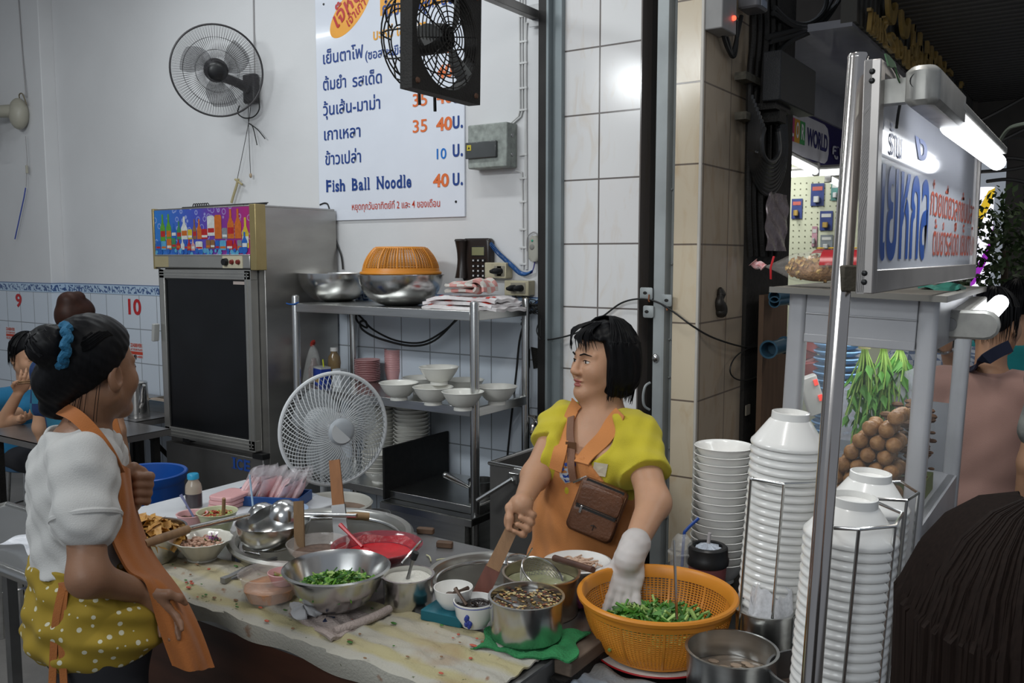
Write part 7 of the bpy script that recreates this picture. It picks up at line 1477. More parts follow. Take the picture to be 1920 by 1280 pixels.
def clothmat2(name,col,bump=.2,sc=350,rough=.9,**k):return mat(name,col,rough,bump=bump,bscale=sc,sheen=.1,**k)
# ================================================================== THE WOMAN IN YELLOW
def woman_yellow():
 J=lambda px,py,D:dep(px,py,D)
 hc=J(1127,678,2.72);R=frame(-RT*.86-FH*.52+Vector((0,0,.07)));S1=.93
 tf=(-FH*.88-RT*.47).normalized();T=frame(tf);tl=-(T@Vector((1,0,0)))
 base=Vector((hc.x+.02,hc.y+.05,0));hip=J(1092,1075,2.76);root=thing('person','woman with black bob in yellow shirt and orange apron stirring with a paddle','person',(hip.x,hip.y,0))
 chest=J(1118,862,2.735);nb=J(1128,772,2.745);waist=J(1096,975,2.75)
 shR,elR,wrR=J(1052,797,2.79),J(1003,893,2.66),J(978,945,2.47)
 shL,elL,wrL=J(1193,818,2.66),J(1226,942,2.50),J(1182,1040,2.30)
 lo=Vector((min(hip.x-.36,elR.x-.2),-9,0));pts=[hc,hip,shR,elR,wrR,shL,elL,wrL]
 lo=[min(p[i]for p in pts)-.26 for i in range(3)];hi=[max(p[i]for p in pts)+.26 for i in range(3)];lo[2]=-.01
 B=Field([lo[0],lo[1],.60],hi,.0034)
 def torso(F,g=0.0,k=.06):
  F.ell(chest+T@Vector((0,-.0,0)),(.150+g,.108+g,.150+g),T,k);F.ell(waist,(.148+g,.118+g,.13+g),T,k);F.ell(hip,(.165+g,.13+g,.13+g),T,k)
  F.ell(chest+T@Vector((.062,.062,.005)),(.066+g,.060+g,.062+g),T,.04);F.ell(chest+T@Vector((-.062,.062,.005)),(.066+g,.060+g,.062+g),T,.04)
  F.cap(nb+Vector((0,0,-.035)),shR+Vector((0,0,-.01)),.060+g,.050+g,.05);F.cap(nb+Vector((0,0,-.035)),shL+Vector((0,0,-.01)),.060+g,.050+g,.05)
 torso(B);head(B,hc,R,S1,1.12,mouth=.006)
 B.cap(nb+Vector((0,0,-.04)),hc+R@Vector((0,-.022,-.055)),.060,.056,.03);B.cap(hc+R@Vector((0,.03,-.105)),nb+T@Vector((0,.04,-.01)),.030,.040,.04)
 B.cap(shR,elR,.050,.039,.03).cap(elR,wrR,.040,.025,.03);B.cap(shL,elL,.054,.044,.03).cap(elL,wrL,.046,.028,.03)
 pt_,pb_=J(986,936,2.475),J(902,1112,2.44);pa=(pt_-pb_).normalized();hcn=J(964,978,2.47);hcn=pb_+pa*(hcn-pb_).dot(pa);nrm=(EYE-hcn).normalized();nrm=(nrm-pa*nrm.dot(pa)).normalized();sd=pa.cross(nrm)
 B.cap(wrR,hcn-nrm*.018+pa*.045,.026,.026,.02);B.ell(hcn-nrm*.024+pa*.012,(.036,.016,.046),Matrix((sd,nrm,pa)).transposed(),.015)
 sgn=1 if sd.dot(RT)>0 else-1;sx_=sd*sgn
 for i in range(4):
  z=.040-i*.0205;w=.026+(.004 if i in(1,2)else 0);r=(.0092,.0095,.0092,.0080)[i];c0=hcn+pa*z
  B.chain([c0-nrm*.026+sx_*.010,c0-nrm*.016+sx_*(w+.012),c0+nrm*.010+sx_*(w+.007),c0+nrm*.0185+sx_*.008],[r*1.1,r*1.05,r,r*.85],.006)
 B.chain([hcn-nrm*.016+pa*.052-sx_*.026,hcn+nrm*.006+pa*.030-sx_*.032,hcn+nrm*.0175+pa*.004-sx_*.018,hcn+nrm*.019-pa*.022-sx_*.008],[.0135,.0115,.0105,.0085],.008)
 gk=J(1160,1092,2.215);gd=(gk-wrL).normalized();gn=(FH*-.2+RT*.75+Vector((0,0,-.3)))
 def lefthand(F,g=0.0):
  F.cap(wrL,wrL+gd*.03,.028+g,.030+g,.02);d=Vector((-.0,0,-1))*.75+gd*.6;hand(F,wrL+gd*.004,d,FH*.8+RT*.1,-1,.16,1.04+g*18,.22)
 lefthand(B)
 body=B.build('body',[SKIN,LIPS,EYEW,IRIS],root);brows(hc,R,S1,HAIRB,root)
 G=Field([min(wrL.x,gk.x)-.12,min(wrL.y,gk.y)-.14,.70],[max(wrL.x,gk.x)+.12,max(wrL.y,gk.y)+.12,wrL.z+.09],.0028);lefthand(G,0);ad=(wrL-elL).normalized();G.cap(wrL-ad*.050,wrL+ad*.01,.037,.034,.012)
 fold(G,1,((.0004,60,40,310,0),(.0003,210,-160,120,1)));G.build('glove',mat('white_glove',(.56,.52,.50),.5,var=.12,scale=26,sss=.05),root,iso=.0038)
 MB().tube([wrL-ad*.049+Matrix.Rotation(t,3,ad)@(ad.orthogonal().normalized()*.037)for t in[2*PI*i/28 for i in range(28)]],.0032,6,True).build('glove_cuff',mat('cream_cuff',(.62,.57,.48),.6),root,world=True)
 Sh=Field([lo[0],lo[1],.86],[hi[0],hi[1],nb.z+.12],.0044);torso(Sh,.010)
 for a,b,r in((shR,elR,.068),(shL,elL,.072)):Sh.cap(a-(b-a)*.05,a.lerp(b,.60),r-.004,r+.002,.04)
 fold(Sh,1,((.0030,40,26,50,0),(.0024,-30,60,80,2),(.0018,90,50,-40,1)))
 for a,b in((shR,elR),(shL,elL)):
  d=np.array((b-a).normalized());e_=np.array(a.lerp(b,.60 if a is shL else .42));m_=np.array(a.lerp(b,.5));t3=np.array(tl if a is shL else-tl);s3=np.array(a)
  def cut(X,Y,Z):
   p=(X-e_[0])*d[0]+(Y-e_[1])*d[1]+(Z-e_[2])*d[2];q=(X-s3[0])*t3[0]+(Y-s3[1])*t3[1]+(Z-s3[2])*t3[2]
   return np.where(q>-.012,p,-.05).astype(np.float32)
  Sh.func(cut)
 Sh.cap(nb+T@Vector((0,.03,-.055)),nb+T@Vector((0,.13,-.045)),.075,.085,.012,'s').cap(nb+Vector((0,0,-.05)),nb+Vector((0,0,.12)),.074,.09,.012,'s')
 YEL=clothmat2('yellow_jersey',(.56,.47,.030),var=.12,scale=9);Sh.build('shirt',YEL,root)
 Ap=Field([lo[0],lo[1],.55],[hi[0],hi[1],chest.z+.20],.0044);torso(Ap,.021);Ap.ell(hip+Vector((0,0,-.20)),(.19,.155,.22),T,.06)
 fold(Ap,1,((.0030,55,30,6,0),(.0022,-40,70,10,2),(.0012,90,40,60,1)))
 o_=np.array(chest);a_=np.array(T@Vector((1,0,0)));f_=np.array(tf);zt=J(1080,858,2.6).z;zw=J(1080,960,2.6).z
 def region(X,Y,Z):
  u=(X-o_[0])*a_[0]+(Y-o_[1])*a_[1]+(Z-o_[2])*a_[2];f=(X-o_[0])*f_[0]+(Y-o_[1])*f_[1]+(Z-o_[2])*f_[2]
  q=np.clip((zt-Z)/(zt-zw),0,1);w=.074+.115*q**.8
  return np.maximum(np.maximum(np.abs(u-.056)-w,Z-(zt+.02*np.clip(np.abs(u)/.1,0,1))),-(f+.03*q)).astype(np.float32)
 Ap.func(region);APR=clothmat2('orange_apron_cloth',(.60,.235,.072),var=.12,scale=10);Ap.build('apron',APR,root)
 def surf_hit(x,y,Fs):
  best=None
  for q in Fs:
   p=q.hit(x,y,0.0,2.2)
   if p is not None and(best is None or depth(p)<depth(best[0])):best=(p,q)
  return best
 def lay(pix,off,Fs):
  out=[]
  for x,y in pix:
   r=surf_hit(x,y,Fs)
   if r is None:continue
   p,U=r;e=.008;g=Vector((U.at(p+Vector((e,0,0)))-U.at(p-Vector((e,0,0))),U.at(p+Vector((0,e,0)))-U.at(p-Vector((0,e,0))),U.at(p+Vector((0,0,e)))-U.at(p-Vector((0,0,e)))));g=g.normalized()if g.length>1e-6 else(EYE-p).normalized()
   out.append((p+g*off,g))
  return out
 def strap(pix,w,off,m,name,Fs,th=.004):
  L=lay(pix,off,Fs);P=catm([q[0]for q in L],5);n=len(L);N=[L[min(i//5,n-1)][1].lerp(L[min(i//5+1,n-1)][1],(i%5)/5).normalized()for i in range(len(P))]
  MB().ribbon(P,w,th,N).build(name,m,root,world=True);return P
 strap([(1043,880),(1050,850),(1059,818),(1068,790),(1077,768),(1084,752)],.042,.007,APR,'apron_strap',[Sh,B,Ap])
 strap([(1092,868),(1108,848),(1133,822),(1149,796),(1163,776),(1174,762)],.050,.007,APR,'apron_strap',[Sh,B,Ap])
 LEA=mat('brown_leather',(.135,.055,.026),.38,var=.3,scale=14,bump=.2,bscale=120)
 P=strap([(1083,752),(1076,785),(1073,815),(1073,845),(1075,872),(1080,900)],.024,.014,mat('brown_webbing',(.20,.095,.055),.6,bump=.3,bscale=400),'bag_strap',[Sh,B,Ap])
 k=P[len(P)//2-1];MB().box(k+(EYE-k).normalized()*.004,(.034,.004,.026),R=T).build('strap_buckle',mat('bronze_buckle',(.20,.10,.05),.3,.5),root,world=True)
 bc=Ap.hit(1120,955);bc=(bc if bc else J(1120,955,2.55));bc=bc+(EYE-bc).normalized()*.030
 bf=((EYE-bc).normalized()*.9+tf*.45).normalized();bf.z*=.4;RB_=aim(bf)@Matrix.Rotation(math.radians(-19),3,'Z')
 bag=thing('shoulder_bag','small brown leather shoulder bag worn by the woman in yellow','bag',bc,rot=RB_.to_euler())
 bw,bh=pxm(92,depth(bc)),pxm(104,depth(bc))
 MB().rbox((0,0,0),(bw,bh,.045),.018).build('bag_body',LEA,bag,bevel=.004);MB().rbox((0,bh*.20,.024),(bw*.90,bh*.42,.012),.014).build('upper_flap',LEA,bag,bevel=.003);MB().rbox((0,-bh*.22,.027),(bw*.94,bh*.46,.018),.016).build('front_pocket',LEA,bag,bevel=.003)
 ZIP=mat('black_zip',(.012,.011,.010),.5);MB().box((0,-bh*.015,.034),(bw*.84,.007,.006)).box((0,bh*.22-bh*.21,.030),(bw*.86,.005,.004)).box((0,bh*.47,.012),(bw*.8,.008,.02)).build('zip',ZIP,bag)
 MB().rbox((-bw*.30,-bh*.05,.038),(.007,.022,.003),.002).build('zip_pull',STEEL2,bag);MB().tube([(bw*.06,-bh*.33,.0375),(bw*.06,-bh*.24,.0375)],.0012,5).tube([(bw*.0,-bh*.26,.0375),(bw*.06,-bh*.235,.0375),(bw*.12,-bh*.265,.0375)],.0014,5).build('stamped_palm',ZIP,bag)
 mb=MB()
 for sg in(-1,1):mb.tube([(sg*bw*.46,-bh*.4,.0228),(sg*bw*.46,bh*.42,.0228)],.0008,4)
 mb.build('stitching',mat('pale_thread',(.30,.17,.09),.7),bag);t0=Vector((-bw*.42,bh*.50,.01));
 MB().tube([RB_@t0+bc,P[-1]],.0045,6).build('strap_clip',STEEL2,bag,world=True)
 def patch(pix,m,name,off,Fd):
  pts=[Fd.hit(x,y)for x,y in pix]
  if any(p is None for p in pts):return
  pts=[p+(EYE-p).normalized()*off for p in pts];c=sum(pts,Vector())/len(pts);v=pts+[p-(EYE-p).normalized()*.0015 for p in pts];n=len(pts)
  MB().add(v,[tuple(range(n)),tuple(range(2*n-1,n-1,-1))]+[(i,i+n,(i+1)%n+n,(i+1)%n)for i in range(n)]).build(name,m,root,world=True,smooth=0)
 patch([(1048,876),(1062,872),(1076,886),(1078,902),(1060,906),(1050,894)],mat('emblem_white',(.55,.58,.62),.7),'apron_emblem',.0035,Ap);EB=mat('emblem_blue',(.02,.07,.36),.6)
 patch([(1054,889),(1062,892),(1068,886),(1074,900),(1060,904)],EB,'apron_emblem',.005,Ap);patch([(1050,878),(1058,876),(1056,883)],EB,'apron_emblem',.005,Ap)
 for x in(1050,1058,1066,1074):patch([(x,868),(x+5,867),(x+6,873),(x+1,874)],EB,'apron_lettering',.004,Ap)
 patch([(1114,866),(1140,870),(1135,894),(1110,890)],mat('shirt_print_white',(.62,.56,.42),.8),'shirt_print',.006,Sh)
 H=Field([hc.x-.2,hc.y-.2,hc.z-.2],[hc.x+.2,hc.y+.2,hc.z+.2],.0034);Pt=lambda x,y,z:hc+R@Vector((x,y,z))
 H.ell(Pt(0,-.018,.040),(.094,.116,.090),R,.02);H.ell(Pt(0,-.035,-.035),(.098,.096,.090),R,.05)
 H.op(lambda X,Y,Z:np.maximum.reduce([-(((X-hc.x)*R[0][1]+(Y-hc.y)*R[1][1]+(Z-hc.z)*R[2][1])-.030-.18*np.maximum(0,((X-hc.x)*R[0][2]+(Y-hc.y)*R[1][2]+(Z-hc.z)*R[2][2])-.01)),((X-hc.x)*R[0][2]+(Y-hc.y)*R[1][2]+(Z-hc.z)*R[2][2]+0)-.066]),[hc.x-.2,hc.y-.2,hc.z-.2],[hc.x+.2]*0+[hc.x+.2,hc.y+.2,hc.z+.2],.012,'s')
 H.op(lambda X,Y,Z:((X-hc.x)*R[0][2]+(Y-hc.y)*R[1][2]+(Z-hc.z)*R[2][2])+.108,[hc.x-.2,hc.y-.2,hc.z-.2],[hc.x+.2,hc.y+.2,hc.z-.05],.012,'s')
 fold(H,1,((.0014,160,120,10,0),(.0010,-220,170,14,1)));hair=H.build('hair',HAIRB,root)
 cov=lambda r:r.uniform(1.12,2*PI-1.12);he=lambda a,r:-.108+r.uniform(-.034,.014)+(.015 if abs(math.sin(a))>.8 else 0)
 mb=strands(hc,R,.94,230,5,cov,he,.0034)
 rnd=random.Random(8)
 for i in range(44):
  a=rnd.uniform(-1,1);x0=a*.062;P=[(x0*.5,.030,.122),(x0*.85,.078,.100),(x0*1.0+.004,.1005-.45*x0*x0/.06,.074),(x0*1.08+rnd.uniform(-.008,.008),.101-.55*x0*x0/.06,.040+rnd.uniform(-.014,.014))]
  mb.tube(catm([hc+R@Vector(p)for p in P],3),[.0026*rnd.uniform(.6,1.2)*q for q in(.8,1,1,1,1,.9,.8,.6,.4,.1)],5)
 mb.build('hair_strands',HAIRB,root,world=True)
 Tr=Field([hip.x-.28,hip.y-.28,.02],[hip.x+.28,hip.y+.28,hip.z+.06],.008);Tr.ell(hip+Vector((0,0,-.03)),(.168,.135,.12),T,.04)
 for sg in(-1,1):
  a=hip+T@Vector((sg*.085,0,-.06));b=Vector((a.x,a.y,.48))+T@Vector((0,.02,0));c=Vector((a.x,a.y,.07));Tr.cap(a,b,.095,.066,.04).cap(b,c,.066,.050,.03)
  MB().ball(Vector((c.x,c.y,.045))+tf*.05,.055,16,10,(.85,2.2,.8),R=T).build('shoe',BLACK,root,world=True)
 Tr.build('trousers',mat('dark_trousers',(.02,.02,.024),.85),root)
 pd_=thing('wooden_paddle','long flat wooden paddle held in the fist of the woman in yellow','paddle',pb_);Lp=pt_-pb_
 MB().ribbon([pb_+Lp*.26,pb_+Lp*.6,pt_+pa*.012],[.040,.036,.034],.012,nrm).build('paddle_handle',mat('pale_paddle_wood',(.36,.20,.10),.55,var=.3,scale=4,stretch=(10,10,1),bump=.15),pd_,world=True)
 MB().ribbon([pb_-Lp*.08,pb_+Lp*.1,pb_+Lp*.28],[.046,.046,.044],.010,nrm).build('wet_blade',mat('wet_reddish_wood',(.20,.075,.055),.35,var=.3,scale=6,stretch=(10,10,1)),pd_,world=True)
 return root
woman_yellow()
# ================================================================== THE YOUNG WOMAN IN WHITE AT THE LEFT
def woman_white():
 J=dep;hc=J(179,695,2.02);R=frame(RT*.40+FH*.92);tf=(RT*.78+FH*.62).normalized();T=frame(tf)
 hip=J(178,1150,2.04);chest=J(137,915,2.04);waist=J(152,1045,2.04);nb=J(157,815,2.04)
 root=thing('person','young woman in white top and orange apron with a blue scrunchie in her hair','person',(hip.x,hip.y,0))
 shR,elR,wrR=J(158,862,1.93),J(165,1082,1.85),J(262,1108,1.97);shL,elL,wrL=J(180,855,2.17),J(212,1000,2.24),J(246,935,2.17)
 ps=[hc,hip,shR,elR,wrR,shL,elL,wrL];lo=[min(p[i]for p in ps)-.24 for i in range(3)];hi=[max(p[i]for p in ps)+.24 for i in range(3)]
 B=Field([lo[0],lo[1],.66],hi,.0034)
 def torso(F,g=0.0,k=.06):
  F.ell(chest,(.122+g,.080+g,.135+g),T,k);F.ell(waist,(.115+g,.082+g,.12+g),T,k);F.ell(hip,(.150+g,.115+g,.12+g),T,k)
  for sh in(shR,shL):F.cap(nb+Vector((0,0,-.03)),sh,.050+g,.044+g,.05)
 torso(B);head(B,hc,R,.96,.95);B.cap(nb+Vector((0,0,-.04)),hc+R@Vector((0,-.02,-.05)),.050,.046,.03)
 B.cap(shR,elR,.047,.037,.03).cap(elR,wrR,.038,.025,.03).cap(shL,elL,.042,.036,.03).cap(elL,wrL,.036,.025,.03)
 hand(B,wrR,RT*.62+Vector((0,0,-.75))+FH*.12,FH*.8+RT*.2,1,.30,.86)
 fc=J(256,910,2.16);B.ell(fc+FH*.008,(.034,.030,.040),None,.015);B.cap(wrL,fc,.025,.028,.02)
 for i in range(4):
  r=(.0102,.0102,.0098,.0085)[i];f=lambda px,D:J(px,893+15.5*i,D);B.chain([f(277-i,2.165),f(281-2*i,2.135),f(258,2.118),f(238+i*3,2.128)],[r*1.1,r*1.1,r,r*.9],.006)
 B.chain([J(266,884,2.15),J(250,876,2.125),J(238,884,2.115),J(234,897,2.112)],[.013,.012,.011,.009],.008)
 B.build('body',[SKIND,LIPD,EYEW,IRIS],root);brows(hc,R,.96,HAIRB,root)
 MB().ball(J(231,898,2.101),.0055,8,6,(1,.5,1.2)).build('blue_ring',mat('blue_ring',(.03,.05,.4),.3),root,world=True)
 H=Field([hc.x-.24,hc.y-.24,hc.z-.2],[hc.x+.2,hc.y+.2,hc.z+.2],.0034);Pt=lambda x,y,z:hc+R@Vector((x,y,z));ax=lambda i:lambda X,Y,Z:(X-hc.x)*R[0][i]+(Y-hc.y)*R[1][i]+(Z-hc.z)*R[2][i]
 yy,zz=ax(1),ax(2);H.ell(Pt(0,-.012,.038),(.084,.102,.096),R,.02)
 box=([hc.x-.24,hc.y-.24,hc.z-.2],[hc.x+.2,hc.y+.2,hc.z+.2])
 H.op(lambda X,Y,Z:-(yy(X,Y,Z)-(-.030+.95*np.clip(zz(X,Y,Z)+.015,-.05,.10))),*box,.012,'s')
 H.ell(J(128,712,2.01),(.070,.078,.064),None,.04);H.ell(J(92,648,1.93),(.050,.046,.048),None,.010);H.ell(J(118,762,2.03),(.05,.05,.03),None,.03)
 fold(H,1,((.0006,190,150,260,0),(.0005,-160,240,120,1)));H.build('hair',HAIRB,root)
 rnd=random.Random(4);mb=MB()
 for i in range(170):
  a0=rnd.uniform(-1.0,1.0);P=[Pt(.086*math.sin(a0)*.75,.060-.02*abs(a0),.092-.035*abs(a0)),Pt(.088*math.sin(a0),-.02,.118*math.cos(a0*.75)),Pt(.075*math.sin(a0),-.082,.085*math.cos(a0)+.01),J(114+rnd.uniform(-6,6),652+rnd.uniform(-18,18),1.975)]
  mb.tube(catm(P,4),.0011,4)
 for i in range(26):a0=rnd.random()*6.28;r0=rnd.uniform(.02,.05);c0=J(92,648,1.93);u=Vector((rnd.gauss(0,1),rnd.gauss(0,1),rnd.gauss(0,1))).normalized();w=u.orthogonal().normalized();v=u.cross(w);mb.tube([c0+(w*math.cos(a0+t)+v*math.sin(a0+t))*.047 for t in(0,.4,.8,1.2,1.6)],.0022,4)
 for i in range(9):x=rnd.uniform(140,190);mb.tube(catm([J(x,740-(x-140)*.5,1.955),J(x-6,770,1.962),J(x-12+rnd.uniform(-6,6),792,1.97)],3),[.0007]*6+[.0003],4)
 mb.build('hair_strands',HAIRB,root,world=True)
 sc=J(118,648,1.925);Ms=aim(-RT*.80-FH*.55+Vector((0,0,.15)));MB().tube([sc+Ms@Vector((.044*math.cos(t),.044*math.sin(t),.004*math.sin(9*t)))for t in[2*PI*i/60 for i in range(60)]],[.0105+.0016*math.sin(i*1.9)for i in range(60)],8,True).build('scrunchie',mat('turquoise_scrunchie',(.008,.10,.20),.8,bump=.5,bscale=150),root,world=True)
 W=Field([lo[0],lo[1],waist.z-.1],[hi[0],hi[1],nb.z+.12],.0044);torso(W,.016);se=shR.lerp(elR,.50);W.cap(shR+Vector((0,0,-.01)),se,.058,.072,.04).cap(shL,shL.lerp(elL,.6),.055,.066,.04)
 fold(W,1,((.0034,34,30,46,0),(.0024,-60,40,70,2),(.0016,90,-70,110,1)));hz=J(150,1062,2.0).z;W.func(lambda X,Y,Z:(hz+.05*np.sin(9*X+4)*.3-Z+0*X+0*Y).astype(np.float32))
 d=np.array((elR-shR).normalized());e_=np.array(se);W.func(lambda X,Y,Z:np.where(((X-e_[0])*RT.x+(Y-e_[1])*RT.y)*0+((X-shR.x)**2+(Y-shR.y)**2)<.0085,(X-e_[0])*d[0]+(Y-e_[1])*d[1]+(Z-e_[2])*d[2],-.05).astype(np.float32))if False else None
 W.cap(nb+Vector((0,0,-.012)),nb+Vector((0,0,.14)),.072,.10,.015,'s');W.build('white_top',clothmat2('white_jersey',(.46,.455,.44),var=.08),root)
 MB().tube([se+aim(elR-shR)@Vector((.066*math.cos(t),.066*math.sin(t),0))for t in[2*PI*i/40 for i in range(40)]],.008,8,True).build('sleeve_band',MATS['white_jersey'],root,world=True)
 m=bpy.data.materials.new('mustard_polka_dots');m.use_nodes=True;nt=m.node_tree;p=nt.nodes['Principled BSDF'];N=nt.nodes.new;L=nt.links.new;tc=N('ShaderNodeTexCoord');v=N('ShaderNodeTexVoronoi');v.inputs['Scale'].default_value=42;v.inputs['Randomness'].default_value=.35;L(tc.outputs['Object'],v.inputs['Vector'])
 rp=N('ShaderNodeValToRGB');rp.color_ramp.interpolation='CONSTANT';rp.color_ramp.elements[0].color=(.50,.48,.36,1);rp.color_ramp.elements[1].position=.24;rp.color_ramp.elements[1].color=(.26,.175,.012,1);L(v.outputs['Distance'],rp.inputs[0]);L(rp.outputs[0],p.inputs['Base Color']);p.inputs['Roughness'].default_value=.9
 Sk=Field([lo[0],lo[1],hip.z-.16],[hi[0],hi[1],waist.z+.04],.0046);torso(Sk,.020);Sk.ell(hip+T@Vector((0,.015,-.02)),(.178,.150,.10),T,.05);fold(Sk,1,((.0045,20,24,90,0),(.003,-50,40,60,2),(.002,80,60,30,0)));h0,h1=J(180,1222,2.0).z,J(150,1050,2.0).z
 o=np.array(hip);t3=np.array(tf);Sk.func(lambda X,Y,Z:np.maximum(h0+.10*((X-o[0])*t3[0]+(Y-o[1])*t3[1])-Z,Z-h1).astype(np.float32));Sk.build('polka_dot_tunic',m,root)
 Tr=Field([hip.x-.28,hip.y-.28,.02],[hip.x+.28,hip.y+.28,hip.z+.04],.008);Tr.ell(hip+Vector((0,0,-.03)),(.158,.125,.12),T,.04)
 for sg in(-1,1):
  a=hip+T@Vector((sg*.078,0,-.06));b=Vector((a.x,a.y,.46))+T@Vector((0,.02,0));c=Vector((a.x,a.y,.07));Tr.cap(a,b,.09,.064,.04).cap(b,c,.064,.048,.03);MB().ball(Vector((c.x,c.y,.042))+tf*.045,.052,16,10,(.85,2.2,.8),R=T).build('shoe',BLACK,root,world=True)
 Tr.build('trousers',MATS['dark_trousers'],root)
 AP2=clothmat2('rust_apron_cloth',(.34,.11,.024),var=.18,scale=8)
 rows=[((212,868,2.00),(244,882,2.17)),((221,930,1.99),(251,950,2.17)),((206,1004,1.965),(273,1010,2.16)),((232,1062,1.95),(301,1064,2.14)),((272,1096,1.955),(339,1110,2.09)),((300,1170,1.965),(370,1180,2.06)),((327,1252,1.97),(397,1246,2.04))]
 Lc,Rc=catm([J(*a)for a,b in rows],6),catm([J(*b)for a,b in rows],6);n=len(Lc)-1
 def ap(u,v):
  k=min(int(v*n),n);a,b=Lc[k],Rc[k];out=(-FH*.6+RT*.5).normalized();return a.lerp(b,u)+out*(.030*math.sin(PI*u)+.008*math.sin(9*u+5*v)*v+.004*math.sin(16*u-9*v))+Vector((0,0,.004*math.sin(20*v+4*u)))
 MB().surf(ap,22,n,th=.005).build('apron',AP2,root,world=True)
 MB().ribbon(catm([J(114,766,1.985),J(140,778,1.93),J(170,806,1.915),J(200,846,1.92),J(222,886,1.96)],6),.030,.004,[(-FW+Vector((0,0,.5)))]*25).build('neck_strap',AP2,root,world=True)
 for a,b,c in(((118,1098),(104,1170),(98,1285)),((122,1098),(116,1180),(120,1285))):MB().ribbon(catm([J(*a,1.90),J(*b,1.885),J(*c,1.88)],5),.016,.003,-FW).build('apron_string',AP2,root,world=True)
 MB().ribbon(catm([J(112,1100,1.905),J(150,1096,1.885),J(215,1100,1.92),J(262,1098,1.95)],5),.018,.004,-FW).build('waist_band',AP2,root,world=True)
woman_white()
